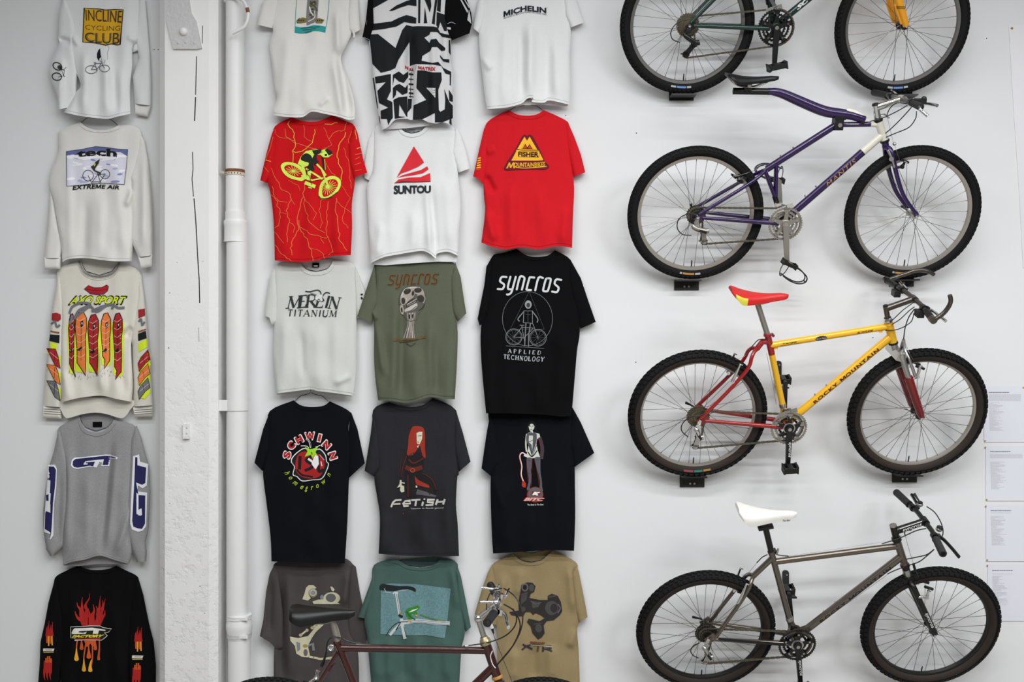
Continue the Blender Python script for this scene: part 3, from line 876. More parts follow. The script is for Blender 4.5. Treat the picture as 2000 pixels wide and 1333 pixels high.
# ---------------- purple bike with the beam seat
B = Bike('bicycle', 'purple and cream mountain bike whose black saddle sits on a curved beam', 'bicycle', 1358, 418, .333, 20.5, group='mountain bikes stacked on the wall')
_, rc = wheel(B, 0, 0, B.R, .0245, False, M_rimalu, .014, 'rear', M_alu, ((M_ltgrey, 2), (M_goldlab, 11), (M_ltgrey, 5)), .55, 3, center=B.Mi @ B.rc, cass=M_cassd, cass_r=.049, lab0=-102)
fw, fc = wheel(B, 1782, 417, B.R, .0245, False, M_rimalu, .014, 'front', M_alu, ((M_ltgrey, 2), (M_goldlab, 9)), .55, 4, lab0=-103)
bb = B.p(1529, 433, 0)
ht0 = B.p(1715, 234, 0); ht1 = B.p(1728, 275, 0); dt = B.p(1725, 262, 0); tp = B.p(1718, 243, 0)
elb = B.p(1497, 331, 0); piv = B.p(1636, 242, 0)
mb = MB()
mid = bb.lerp(dt, .80)
mb.tube([bb, mid], .0185, M_purple, 18); mb.tube([mid, dt], .0188, M_cream, 18)
mb.tube([elb, piv], .0165, M_purple, 16)
t2 = piv.lerp(tp, .78); mb.tube([piv + Vector((0, 0, -.004)), t2], .0125, M_purple, 14); mb.tube([t2, tp], [.0127, .015], M_cream, 14)
mb.tube([ht0, ht1], .0195, M_cream, 18); mb.cyl(q3(bb, .036), q3(bb, -.036), .021, M_purple, 18)
j = B.p(1513, 383, 0)
for s in (1, -1):
    mb.tube([elb + Vector((-.01, -s * .012, 0)), q3(j, .012 * s)], .0085, M_purple, 12); mb.tube([elb.lerp(piv, .14) + Vector((0, -s * .008, 0)), q3(j, .012 * s) + Vector((.004, 0, .0))], .0085, M_purple, 12)
mb.tube([j, bb], .013, M_black, 14)
near = q3(dr, 0)
dr = Vector((rc.x, 0, rc.z))
for s in (1, -1):
    d0 = q3(dr, .066 * s)
    mb.tube([d0 + Vector((.022, 0, -.004)), q3(bb + Vector((-.03, 0, 0)), .036 * s)], [.0085, .0125], M_purple, 14)
    mb.tube(smoothpath([d0 + Vector((.006, 0, .012)), d0.lerp(q3(elb, .044 * s), .72), q3(elb + Vector((-.012, 0, -.008)), .014 * s)], 5), .0088, M_purple, 12)
    mb.bar(d0 + Vector((-.01, 0, -.022)), d0 + Vector((.03, 0, .012)), .032, .007, M_purple)
for t in (.25, .36):
    c = bb.lerp(dt, t) + Vector((-.012, 0, .018)); mb.cyl(c, c + Vector((-.004, 0, .006)), .004, M_alu, 8)
for t in (.22, .4):
    c = elb.lerp(piv, t) + Vector((-.008, 0, .016)); mb.cyl(c, c + Vector((-.003, 0, .005)), .004, M_alu, 8)
fr = B.part('frame', mb)
mb = MB(); tube_text(mb, bb, dt, .0185, 'MANTIS', M_goldlab, .43, .72, -.1, .022, .0, .3, spacing=1.15); tube_text(mb, piv, tp, .0125, 'Competition', M_cream, .18, .48, .1, .008, .0, .2); B.part('frame_lettering', mb, fr, 0)
# beam
mb = MB(); bpts = [(1432, 178), (1470, 178.5), (1502, 179)]
mb.tube([B.p(x, y, 0) for x, y in bpts], .0155, M_black, 16)
bp2 = smoothpath([(1500, 179), (1512, 179.5), (1530, 184), (1560, 197), (1595, 212), (1617, 219), (1640, 222), (1665, 226), (1688, 234)], 5)
mb.tube([B.p(x, y, 0) for x, y in bp2], [.0165 + .009 * math.sin(math.pi * min(1, max(0, (i - 3) / (len(bp2) - 3)))) ** .8 for i in range(len(bp2))], M_purple, 18)
bm = B.part('seat_beam', mb, label='curved purple beam with a black rear end')
mb = MB(); cp = smoothpath([(1652, 216), (1666, 219.5), (1680, 225), (1690, 231)], 4); mb.tube([B.p(x, y, 0) for x, y in cp], [.010, .013, .014, .014, .014, .014, .014, .013, .012, .011, .010, .008, .006][:len(cp)], M_cream, 14); mb.bar(B.p(1672, 232, 0), B.p(1695, 233, 0), .010, .03, M_cream); B.part('beam_tip', mb, bm)
mb = MB(); mb.box(piv + Vector((0, 0, -.002)), (.042, .052, .050), M_plastic); mb.box(piv + Vector((.004, 0, .03)), (.052, .044, .020), M_plastic); mb.cyl(piv + Vector((.002, -.026, -.002)), piv + Vector((.002, -.034, -.002)), .010, M_alu, 16); B.part('beam_pivot', mb); mb = MB(); e = B.p(1683, 238, 0); mb.box(e, (.018, .03, .022), M_plastic); B.part('beam_stop', mb)
mb = MB(); c = B.p(1459, 176, 0); mb.box(c + Vector((0, 0, .022)), (.034, .04, .045), M_plastic); mb.cyl(c + Vector((-.011, 0, 0)), c + Vector((-.003, 0, 0)), .020, M_plastic, 16); mb.cyl(c + Vector((.008, 0, 0)), c + Vector((.016, 0, 0)), .020, M_plastic, 16); mb.cyl(c + Vector((.004, -.021, .022)), c + Vector((.004, -.027, .022)), .009, M_alu, 14); B.part('saddle_clamp', mb)
saddle(B, B.p(1419, 142, 0), B.p(1521, 149, 0), M_satin, w0=.058, h=.040, curve=.010, dip=.7)
# fork
mb = MB(); cr = B.p(1730, 287, 0)
mb.cyl(ht1, cr, .0165, M_purple, 16)
for s in (1, -1):
    pts = [q3(cr, .012 * s), q3(B.p(1734, 291, 0), .036 * s), q3(B.p(1738, 312, 0), .05 * s), q3(B.p(1747, 349, 0), .052 * s), q3(B.p(1759, 381, 0), .052 * s), q3(fc + Vector((-.004, 0, .012)), .052 * s)]
    sp = smoothpath(pts, 5); mb.tube(sp, [.0125 - .0045 * i / (len(sp) - 1) for i in range(len(sp))], M_purple, 14, flat=1.15)
    mb.bar(q3(fc + Vector((-.008, 0, .018)), .052 * s), q3(fc, .052 * s), .022, .006, M_purple)
fk = B.part('fork', mb)
mb = MB(); mb.lathe([(.0165, -.006), (.022, -.004), (.0225, .004), (.020, .008)], ht1, ht1 - ht0, M_black, 22); B.part('headset_cup', mb); mb = MB(); mb.lathe([(.0165, -.012), (.021, -.008), (.022, .0), (.019, .004)], ht0, ht0 - ht1, M_black, 22); B.part('headset_cup', mb)
# stem and bar
a0 = B.p(1714, 231, 0); a1 = B.p(1710, 206, 0); s1 = B.p(1762, 194, 0)
mb = MB(); mb.tube([a0, a1], .017, M_chrome, 18); mb.tube([a1.lerp(a0, .18), s1], [.0185, .0175], M_chrome, 18); mb.cyl(q3(s1, .022), q3(s1, -.022), .018, M_chrome, 18)
mb.tube([a1, a1 + (a1 - a0).normalized() * .010], [.0165, .014], M_plastic, 16); stm = B.part('stem', mb)
mb = MB(); tube_text(mb, a1.lerp(a0, .18), s1, .018, 'syncros', M_ringalu, .25, .85, .1, .02, .01, .25); B.part('stem_lettering', mb, stm, 0)
mb = MB(); mb.tube([a0 + Vector((-.014, 0, .006)), a0 + Vector((.03, 0, .016)), a0 + Vector((.055, 0, 0))], [.006, .006, .004], M_chrome, 8); B.part('cable_hanger', mb)
def bars(B, s1, half, sweep, rise, bar_m, grip_m=None, grip_len=.125, grip_r=.0165, yaw=0.0):
    """handlebar across the wheel plane; returns end points"""
    grip_m = grip_m or M_grip
    def at(s, t):
        return Vector((s1.x - sweep * max(0, t - .3) / .7 + s * yaw * t, -s * half * t, s1.z + rise * t))
    mb = MB(); mb.tube([at(1, t) for t in (1, .8, .55, .3, .1)] + [at(-1, t) for t in (.1, .3, .55, .8, 1)], .0112, bar_m, 14)
    hb = B.part('handlebar', mb)
    for s in (1, -1):
        mb = MB(); t0 = 1 - grip_len / half
        mb.tube([at(s, 1.0), at(s, .985), at(s, t0 + .02), at(s, t0)], [grip_r * .9, grip_r, grip_r * .95, grip_r * 1.06], grip_m, 16); B.part('grip', mb, hb)
    return hb, at
hb, at = bars(B, s1, .275, .03, 0.0, M_rimgrey, yaw=.012)
def lever(B, hb, at, s, m, t=.5, dirv=(.055, -.012), length=1.0, clamp_m=None, blade_m=None):
    blade_m = blade_m or m; clamp_m = clamp_m or m
    c = at(s, t); mb = MB()
    mb.cyl(c + Vector((0, s * .012, 0)), c + Vector((0, -s * .012, 0)), .0165, clamp_m, 16)
    k = c + Vector((dirv[0] * .55, 0, dirv[1] * .6)); mb.bar(c, k, .022, .024, clamp_m)
    o = B.part('brake_lever', mb, hb)
    e = at(s, 1.0) + Vector((dirv[0], 0, dirv[1])); mb = MB(); y = c.y + (e.y - c.y) * length
    mb.tube(smoothpath([k, k + Vector((.012, -s * .02, -.004)), Vector((c.x + dirv[0] * .95, c.y + (y - c.y) * .6, c.z + dirv[1])), Vector((c.x + dirv[0] * 1.1, y, c.z + dirv[1] * 1.5))], 5), .0062, blade_m, 10, flat=1.3); B.part('lever_blade', mb, o)
for s in (1, -1): lever(B, hb, at, s, M_black, .42, (.05, .004), 1.0, blade_m=M_chrome)
mb = MB(); c = at(1, .62) + Vector((.024, 0, .012)); mb.box(c, (.04, .05, .022), M_plastic); mb.ball(c + Vector((.012, -.01, .012)), .012, M_plastic); B.part('shifter', mb, hb)
mb = MB(); e = at(1, 1.0); mb.tube([e + Vector((0, .006, 0)), B.p(1797, 214, .29), B.p(1812, 227, .31)], .0075, M_chrome, 12); B.part('bar_end', mb, hb)
cablepart(B, [B.p(1771, 203, .06), B.p(1752, 201, .05), B.p(1738, 212, .03), B.p(1732, 226, .0)], .0024)
cablepart(B, [B.p(1772, 206, .10), B.p(1755, 216, .06), B.p(1735, 226, .02), B.p(1722, 231, .022), B.p(1700, 237, .02)], .0024)
cablepart(B, [B.p(1780, 210, .16), B.p(1762, 230, .1), B.p(1743, 249, .05), B.p(1730, 260, .02)], .0024)
cablepart(B, [B.p(1790, 218, .2), B.p(1788, 232, .16), B.p(1775, 249, .1), B.p(1750, 260, .05), B.p(1731, 268, .02)], .0024)
cablepart(B, [B.p(1732, 226, 0), B.p(1738, 250, 0), B.p(1745, 280, .02)], .0008, M_inner, 'brake_wire')
mb = MB(); c = B.p(1747, 281, .02); mb.ball(c, .009, M_chrome); B.part('straddle_carrier', mb)
cablepart(B, [c, B.p(1750, 292, .05), B.p(1757, 312, .06)], .0008, M_inner, 'brake_wire')
for s in (1, -1): cantilever(B, B.p(1752, 322, 0), B.p(1757, 311, 0), .055 * s, M_black, B.p(1763, 313, 0), boss=B.p(1741, 323, 0))
mb = MB(); mb.tube([B.p(1734, 293, .05), B.p(1742, 310, .062), B.p(1747, 327, .064)], .006, M_alu, 10); mb.cyl(B.p(1741, 311, .062), B.p(1741, 311, .072), .011, M_alu, 14); B.part('brake_booster', mb)
for s in (1, -1): cantilever(B, B.p(1442, 351, 0), B.p(1434, 346, 0), .052 * s, M_black, B.p(1448, 344, 0))
cablepart(B, [B.p(1436, 345, .04), B.p(1460, 338, .03), B.p(1480, 330, .0), B.p(1497, 320, 0)], .0012, M_inner, 'brake_wire')
qr(B, rc, .072, (-.01, .03), M_black); qr(B, fc, .058, (-.03, .02), M_black)
chainring_part(B, bb, .084, M_ringalu, .046, 42, M_ringalu, M_alu, rot=90)
pt = B.p(1537, 511, .07); cn, tb = crank(B, bb, pt, .056, M_ringalu); pedal(B, tb, True, -25, M_black, clip=True, size=(.07, .06, .022))
p2 = Vector((bb.x - (pt.x - bb.x), 0, bb.z - (pt.z - bb.z))); cf, tb2 = crank(B, bb, p2, .056, M_ringalu, near=False); pedal(B, tb2, False, 172, M_black, clip=True, size=(.07, .06, .022))
mb = MB(); mb.bar(q3(bb + Vector((-.05, 0, .062)), .047), q3(bb + Vector((.03, 0, .094)), .047), .022, .003, M_chrome); mb.box(q3(j.lerp(bb, .35), .02), (.03, .03, .03), M_chrome); mb.bar(q3(j.lerp(bb, .3), .02), q3(bb + Vector((0, 0, .085)), .047), .016, .01, M_chrome); B.part('front_derailleur', mb)
tangent_chain(B, rc, .040, bb, .075, (B.p(1368, 455, .055), B.p(1375, 472, .055)), .035, .04)
derailleur(B, rc, M_ringalu, M_ringalu, B.p(1374, 452, .055), B.p(1375, 472, .055), [B.p(1362, 420, .07), B.p(1344, 418, .075), B.p(1326, 428, .08), B.p(1323, 446, .08), B.p(1333, 458, .08), B.p(1350, 460, .075)])
wall_tray(B, rc, 'black wall bracket under the rear tyre of the purple bike', 1341, 549, 567); wall_tray(B, fc, 'black wall bracket under the front tyre of the purple bike', 1761, 542, 560)

# ---------------- yellow and red bike
B = Bike('bicycle', 'yellow and red mountain bike with a red saddle and curved bar ends', 'bicycle', 1362, 810, .338, 21.5, group='mountain bikes stacked on the wall')
_, rc = wheel(B, 0, 0, B.R, .029, True, M_rimalu, .008, 'rear', M_black, ((M_pinklab, 9), (M_greenlab, 8), (M_goldlab, 7)), 1.0, 5, center=B.Mi @ B.rc, cass=M_cassg, cass_r=.058, lab0=-100)
fw, fc = wheel(B, 1791, 807, B.R, .029, True, M_rimalu, .008, 'front', M_black, (), 1.0, 6)
bb = B.p(1536, 828, 0); st = B.p(1500, 657, 0)
ht0 = B.p(1735, 628, 0); ht1 = B.p(1744, 668, 0)
dr = Vector((rc.x, 0, rc.z))
mb = MB()
t0 = st.lerp(bb, .20)
mb.tube([st, t0], .0158, M_red, 16); mb.tube([t0, bb], .0150, M_yellow, 16)
tta, ttb = B.p(1504, 675, 0), B.p(1736, 638, 0); dta, dtb = bb, B.p(1741, 657, 0)
mb.tube([tta, ttb], .0158, M_yellow, 18); mb.tube([dta, dtb], .0185, M_yellow, 18)
mb.tube([ht0, ht1], .0205, M_yellow, 20); mb.lathe([(.0205, 0), (.022, .002), (.022, .007), (.0205, .009)], ht0 + (ht1 - ht0) * .1, ht1 - ht0, M_yellow, 20)
mb.cyl(q3(bb, .036), q3(bb, -.036), .022, M_red, 18)
yk = B.p(1478, 682, 0); mb.tube([st.lerp(bb, .06), B.p(1489, 668, 0), yk], [.015, .0145, .0135], M_red, 16)
for s in (1, -1):
    d0 = q3(dr, .066 * s)
    mb.tube([d0 + Vector((.024, 0, -.002)), q3(bb + Vector((-.03, 0, 0)), .038 * s)], [.0085, .0118], M_red, 14)
    mb.tube(smoothpath([d0 + Vector((.006, 0, .010))] + [q3(B.p(x, y, w), w * s) for x, y, w in ((1420, 767, .059), (1452, 732, .054), (1464, 714, .050), (1468, 699, .040), (1473, 688, .024))] + [q3(yk, .006 * s)], 5), .0092, M_red, 14)
    mb.bar(d0 + Vector((-.006, 0, -.016)), d0 + Vector((.034, 0, .02)), .036, .008, M_dkred)
mb.tube([st + Vector((-.004, 0, 0)), st + (st - bb).normalized() * .014], .018, M_red, 16); c = st + Vector((.022, 0, .006)); mb.cyl(q3(c, .012), q3(c, -.012), .007, M_dkred, 12)
for t in (.3, .41):
    c = dta.lerp(dtb, t) + Vector((-.012, 0, .017)); mb.cyl(c, c + Vector((-.003, 0, .005)), .004, M_alu, 8)
for t in (.05, .93):
    c = tta.lerp(ttb, t) + Vector((0, -.008, -.016)); mb.box(c, (.016, .008, .008), M_yellow)
fr = B.part('frame', mb)
mb = MB()
tube_text(mb, dta, dtb, .0185, 'ROCKY MOUNTAIN', M_maroon, .26, .87, .05, .0165, .035, 0, spacing=1.25)
tube_text(mb, tta, ttb, .0158, 'ALTITUDE', M_maroon, .72, .86, -.05, .0085, .03, .35)
tube_text(mb, tta, ttb, .0158, 'Tange', M_inkblack, .10, .22, .2, .008, .02, .3); tube_text(mb, tta, ttb, .0158, 'Prestige Team', M_inkblack, .08, .26, -.35, .006, .0, .2)
# black starburst badge
def tube_poly(mb, a, b, r, pts, m, off=.0007):
    x = (b - a).normalized(); n0 = Vector((0, -1, 0)); n0 = (n0 - x * n0.dot(x)).normalized(); u = x.cross(n0)
    if u.z < 0: u = -u
    for t in split_tris(fill([pts]), .006):
        mb.add([a + x * p + (n0 * math.cos(q / r) + u * math.sin(q / r)) * (r + off) for p, q in t], [(0, 1, 2)], m)
LL = (ttb - tta).length; badge = []
for k in range(26):
    a = 2 * math.pi * k / 26; rr_ = 1.0 if k % 2 else .78; badge.append((LL * .425 + math.cos(a) * .030 * rr_, .001 + math.sin(a) * .0135 * rr_))
tube_poly(mb, tta, ttb, .0158, badge, M_inkblack); tube_text(mb, tta, ttb, .0166, 'Race Face', M_cream, .385, .465, .05, .007, .02, .2)
B.part('frame_lettering', mb, fr, 0)
mb = MB(); s1a = B.p(1479, 592, 0); mb.tube([st, s1a], .0137, M_ringalu, 16); mb.box(s1a + Vector((0, 0, .004)), (.045, .03, .012), M_alu); B.part('seatpost', mb)
sd = saddle(B, B.p(1428, 562, 0), B.p(1540, 575, 0), M_redseat, w0=.062, h=.050, curve=.014, accent=M_lime, dip=.62)
# fork
mb = MB(); cr = B.p(1750, 688, 0)
mb.tube([ht1, cr], .017, M_alu, 16)
mb.bar(q3(cr, .075), q3(cr, -.075), .038, .042, M_alu, (1, 0, -.3))
for s in (1, -1):
    a = q3(cr + Vector((.002, 0, .006)), .064 * s); e = q3(fc + Vector((0, 0, .006)), .055 * s)
    k = a.lerp(e, .40)
    mb.tube([a + Vector((0, 0, .012)), a, a + (e - a) * .10, k], [.0165, .019, .0135, .0135], M_alu, 16)
    mb.tube([a.lerp(e, .345), a.lerp(e, .36), a.lerp(e, .94), e], [.0195, .0205, .019, .014], M_dkred, 16)
    mb.bar(a.lerp(e, .95), e + (e - a).normalized() * .012, .026, .008, M_dkred)
fk = B.part('fork', mb, label='red suspension fork with a silver crown')
mb = MB(); top = B.p(1765, 664, 0)
for s in (1, -1):
    mb.tube(smoothpath([top, q3(B.p(1764, 680, 0), .02 * s), q3(B.p(1769, 697, 0), .052 * s), q3(B.p(1779, 729, 0), .066 * s)], 5), .0075, M_alu, 10)
B.part('fork_brace', mb, fk)
mb = MB(); mb.lathe([(.017, -.012), (.0225, -.010), (.023, -.003), (.021, .0)], ht1, ht0 - ht1, M_black, 22); B.part('headset_cup', mb); mb = MB(); mb.lathe([(.0165, .020), (.018, .017), (.0235, .008), (.0235, .001), (.0205, -.002)], ht0, ht0 - ht1, [M_chrome, M_chrome, M_chrome, M_black], 22); B.part('headset_cup', mb)
a0 = B.p(1733, 617, 0); a1 = B.p(1729.5, 598, 0); s1 = B.p(1785, 584, 0)
mb = MB(); mb.tube([ht0, a1], .0125, M_dkgrey, 16); mb.tube([a1.lerp(a0, .28), s1], .0150, M_dkgrey, 16); mb.cyl(q3(s1, .02), q3(s1, -.02), .0155, M_dkgrey, 16); mb.cyl(a1, a1 + (a1 - a0).normalized() * .004, .011, M_plastic); B.part('stem', mb)
hb, at = bars(B, s1, .275, .025, 0.0, M_dkgrey, M_plastic, .10, .0155, yaw=.004)
for s in (1, -1): lever(B, hb, at, s, M_black, .48, (.04, -.006), 1.0, blade_m=M_chrome)
for s in (1, -1):
    mb = MB(); c = at(s, .52) + Vector((-.02, 0, -.02)); mb.box(c, (.03, .045, .03), M_plastic); B.part('shifter', mb, hb)
e = at(1, 1.02)
mb = MB(); wq = .285; mb.tube(smoothpath([e, B.p(1826, 624, wq), B.p(1842, 613, wq), B.p(1853, 599, wq), B.p(1857, 587, wq), B.p(1855, 577, wq)], 6), .0100, M_dkgrey, 14); mb.cyl(e + Vector((0, .014, 0)), e + Vector((0, -.012, 0)), .0165, M_dkgrey, 16); B.part('bar_end', mb, hb, label='curved grey bar end')
e = at(-1, 1.02)
mb = MB(); wq = -.285; mb.tube(smoothpath([e, B.p(1770, 535, wq), B.p(1788, 529, wq), B.p(1806, 529, wq), B.p(1818, 533, wq), B.p(1824, 537, wq)], 6), .0100, M_dkgrey, 14); mb.cyl(e + Vector((0, .014, 0)), e + Vector((0, -.012, 0)), .0165, M_dkgrey, 16); B.part('bar_end', mb, hb, label='curved grey bar end')
cablepart(B, [B.p(1786, 590, .05), B.p(1765, 605, .05), B.p(1750, 619, .04), B.p(1738, 630, .025)], .0022)
cablepart(B, [B.p(1786, 600, .1), B.p(1775, 608, .08), B.p(1758, 624, .05), B.p(1742, 634, .025)], .0022)
cablepart(B, [B.p(1786, 604, .12), B.p(1775, 620, .1), B.p(1768, 640, .04), B.p(1765, 662, 0)], .0026)
cablepart(B, [B.p(1785, 612, .14), B.p(1780, 628, .12), B.p(1765, 639, .07), B.p(1748, 645, .03), B.p(1729, 646, .02)], .0022)
for s in (1, -1): cantilever(B, B.p(1781, 726, 0), B.p(1785, 703, 0), .062 * s, M_chrome, B.p(1793, 714, 0), boss=B.p(1772, 731, 0))
cablepart(B, [B.p(1766, 664, 0), B.p(1772, 680, .01), B.p(1777, 692, .03), B.p(1783, 702, .07)], .0009, M_inner, 'brake_wire')
for s in (1, -1): cantilever(B, B.p(1425, 737, 0), B.p(1440, 702, 0), .052 * s, M_chrome, B.p(1437, 722, 0))
cablepart(B, [B.p(1499, 663, .014), B.p(1482, 664, .012), B.p(1470, 676, .012), B.p(1466, 680, .012)], .0024)
cablepart(B, [B.p(1466, 680, .01), B.p(1454, 696, .01), B.p(1436, 702, .03)], .0009, M_inner, 'brake_wire')
qr(B, rc, .072, (-.045, .024), M_black); qr(B, fc, .060, (-.01, .05), M_black)
chainring_part(B, bb, .089, M_ringalu, .046, 44, M_black, M_alu, rot=90)
mb = MB(); mb.lathe([(.024, .054), (.029, .054), (.029, .050), (.024, .050)], bb, (0, -1, 0), M_alu, 30); B.part('spider_ring', mb)
pt = B.p(1538.5, 907, .07); cn, tb = crank(B, bb, pt, .058, M_black, text='syncros'); pedal(B, tb, True, 4, size=(.070, .06, .032))
p2 = Vector((bb.x - (pt.x - bb.x), 0, bb.z - (pt.z - bb.z))); cf, tb2 = crank(B, bb, p2, .058, M_black, near=False); pdl = pedal(B, tb2, False, 0, size=(.07, .06, .03))
mb = MB(); mb.bar(q3(bb + Vector((-.055, 0, .066)), .047), q3(bb + Vector((.03, 0, .098)), .047), .022, .003, M_ringalu); mb.tube([st.lerp(bb, .76), st.lerp(bb, .80)], .0172, M_alu, 16); mb.box(q3(st.lerp(bb, .86), .014), (.022, .02, .04), M_dkgrey); mb.bar(q3(st.lerp(bb, .82), .02), q3(bb + Vector((0, 0, .095)), .047), .018, .01, M_alu); B.part('front_derailleur', mb)
tangent_chain(B, rc, .036, bb, .070, (B.p(1366, 862, .055), B.p(1358, 873, .055)), .035, .04)
derailleur(B, rc, M_chrome, M_alu, B.p(1364, 853, .055), B.p(1358, 872, .055), [B.p(1393, 800, .07), B.p(1370, 811, .07), B.p(1345, 817, .072), B.p(1332, 830, .075), B.p(1332, 843, .08), B.p(1344, 854, .075)])
cablepart(B, [B.p(1497, 690, .0), B.p(1507, 740, .012), B.p(1516, 790, .012)], .0009, M_inner, 'brake_wire')
wall_tray(B, rc, 'black wall bracket under the rear tyre of the yellow bike', 1352, 935, 952); wall_tray(B, fc, 'black wall bracket under the front tyre of the yellow bike', 1767, 928, 943)
pw = B.M @ Vector((tb2.x, tb2.y + .046, tb2.z)); pedal_hook(1520.5, 718, 'dark wall bracket holding the raised pedal behind the yellow frame', M_plastic, pw)

# ---------------- bare grey bike
B = Bike('bicycle', 'bare grey metal mountain bike with a white saddle, lowest on the wall', 'bicycle', 1378, 1232, .338, 21.0, group='mountain bikes stacked on the wall')
_, rc = wheel(B, 0, 0, B.R, .029, True, M_black, .008, 'rear', M_black, (), 1.0, 7, center=B.Mi @ B.rc, cass=M_cassd, cass_r=.056)
fw, fc = wheel(B, 1817, 1225, B.R, .029, True, M_black, .008, 'front', M_black, (), 1.0, 8)
bb = B.p(1552, 1248, 0); st = B.p(1507, 1081, 0)
ht0 = B.p(1752, 1057, 0); ht1 = B.p(1767, 1104, 0)
dr = Vector((rc.x, 0, rc.z))
mb = MB()
tta, ttb = B.p(1512, 1098, 0), B.p(1756, 1067, 0); dta, dtb = bb, B.p(1761, 1087, 0)
mb.tube([st, bb], .0150, M_titan, 16); mb.tube([tta, ttb], .0155, M_titan, 18); mb.tube([dta, dtb], .0185, M_titan, 18); mb.tube([ht0, ht1], .0180, M_titan, 20)
mb.cyl(q3(bb, .036), q3(bb, -.036), .022, M_titan, 18)
yk = B.p(1471, 1126, 0); mb.tube([st.lerp(bb, .05), yk], .0138, M_titan, 16)
for s in (1, -1):
    d0 = q3(dr, .066 * s)
    mb.tube([d0 + Vector((.024, 0, -.002)), q3(bb + Vector((-.03, 0, 0)), .038 * s)], [.0095, .0125], M_titan, 14)
    mb.tube(smoothpath([d0 + Vector((.006, 0, .010))] + [q3(B.p(x, y, w), w * s) for x, y, w in ((1396, 1247, .064), (1420, 1213.5, .060), (1446, 1177, .054), (1458, 1158, .050), (1465, 1144, .040), (1468, 1134, .024))] + [q3(yk, .005 * s)], 5), .0098, M_titan, 14)
    mb.bar(d0 + Vector((-.006, 0, -.016)), d0 + Vector((.034, 0, .02)), .036, .008, M_titan)
c = st + Vector((.020, 0, .004)); mb.tube([st, st + (st - bb).normalized() * .012], .0175, M_titan, 16)
mb.cyl(q3(c, .012), q3(c, -.03), .006, M_black, 10); mb.tube([q3(c, .014), q3(c, .016) + Vector((.004, 0, .03))], .005, M_alu, 8)
for t in (.3, .41):
    c = dta.lerp(dtb, t) + Vector((-.012, 0, .017)); mb.cyl(c, c + Vector((-.003, 0, .005)), .004, M_alu, 8)
fr = B.part('frame', mb)
mb = MB(); tube_text(mb, dta, dtb, .0185, 'ROCKY MOUNTAIN', M_inkblack, .235, .89, -.05, .0175, .02, 0, spacing=1.25); tube_text(mb, tta, ttb, .0155, 'Titanium', M_goldlab, .04, .15, -.1, .009, 0, .2); B.part('frame_lettering', mb, fr, 0)
mb = MB(); mb.bar(q3(dr, .077) + Vector((.05, 0, .008)), q3(bb + Vector((-.06, 0, .006)), .056), .012, .006, M_black); B.part('chainstay_guard', mb)
s1a = B.p(1495, 1031, 0); mb = MB(); mb.tube([st, s1a], .0145, M_black, 16); mb.box(s1a + Vector((0, 0, .002)), (.07, .03, .014), M_black, Matrix.Rotation(rad(-12), 3, 'Y')); B.part('seatpost', mb)
sd = saddle(B, B.p(1441, 989, 0), B.p(1556, 1001, 0), M_whiteseat, w0=.060, h=.060, curve=.010, dip=.62)
mb = MB()
cpl = B.p(1528, 1017, .030)
for t in word('Turbo', .02, .3):
    mb.add([cpl + Vector((u * .036, -.003 - .002 * (1 - u), (v - .5) * .011 + u * .003)) for u, v in t], [(0, 1, 2)], M_inkblack)
B.part('saddle_lettering', mb, sd, 0)
mb = MB(); cr = B.p(1775, 1131, 0)
mb.tube([ht1, ht1.lerp(cr, .45)], .0165, M_black, 16); mb.tube([ht1.lerp(cr, .3), cr], .0185, M_alu, 18)
for s in (1, -1):
    a = q3(cr + Vector((.000, 0, -.004)), .012 * s); k = q3(cr + Vector((.004, 0, -.012)), .050 * s); e = q3(fc + Vector((0, 0, .002)), .054 * s)
    mb.tube(smoothpath([a, k, k.lerp(e, .25), k.lerp(e, .7), e], 4), .0145, M_black, 16)
    mb.bar(k.lerp(e, .94), e + (e - k).normalized() * .012, .026, .007, M_black)
fk = B.part('fork', mb, label='black rigid fork with silver crown')
a = q3(cr + Vector((.004, 0, -.012)), .050); e = q3(fc, .054); mb = MB(); tube_text(mb, e, a, .0145, 'syncros', M_white, .48, .16, 0.0, .017, .01, .25); B.part('fork_lettering', mb, fk, 0)
mb = MB(); mb.lathe([(.017, -.012), (.0215, -.010), (.022, .002), (.0185, .006)], ht1, ht0 - ht1, M_black, 22); B.part('headset_cup', mb); mb = MB(); mb.lathe([(.0165, .024), (.021, .020), (.0225, .012), (.0205, .008), (.0225, .004), (.019, -.002)], ht0, ht0 - ht1, M_black, 22); B.part('headset_cup', mb)
a0 = B.p(1750, 1047, 0); a1 = B.p(1744.5, 1028, 0); s1 = B.p(1806, 1019, 0)
mb = MB(); mb.tube([ht0, a1], .0165, M_black, 16); mb.cyl(a1, a1 + (a1 - a0).normalized() * .006, .0165, M_alu, 16); mb.tube([a1.lerp(a0, .55), s1], [.0175, .0165], M_black, 18); mb.cyl(q3(s1, .02), q3(s1, -.02), .0175, M_black, 16); stm = B.part('stem', mb)
mb = MB(); aa = a1.lerp(a0, .55); tube_text(mb, aa, s1, .0172, 'syncros', M_white, .22, .86, -.1, .017, .01, .25)
tube_text(mb, aa, s1, .0172, '|', M_white, .16, .90, .85, .0022); B.part('stem_lettering', mb, stm, 0)
hb, at = bars(B, s1, .275, .03, 0.0, M_black, M_grip, .12, .0175, yaw=.006)
for s in (1, -1): lever(B, hb, at, s, M_black, .46, (.048, -.010), 1.0)
for s in (1, -1):
    mb = MB(); c = at(s, .40) + Vector((.022, 0, .026)); mb.ball(c, .0155, M_alu, 14, 10, (1, 1, .8)); mb.cyl(c, c + Vector((0, 0, .013)), .0125, M_plastic, 14); mb.tube([c + Vector((0, -s * .006, .01)), c + Vector((-.012, -s * .05, .03))], [.004, .0065], M_plastic, 10); B.part('thumb_shifter', mb, hb)
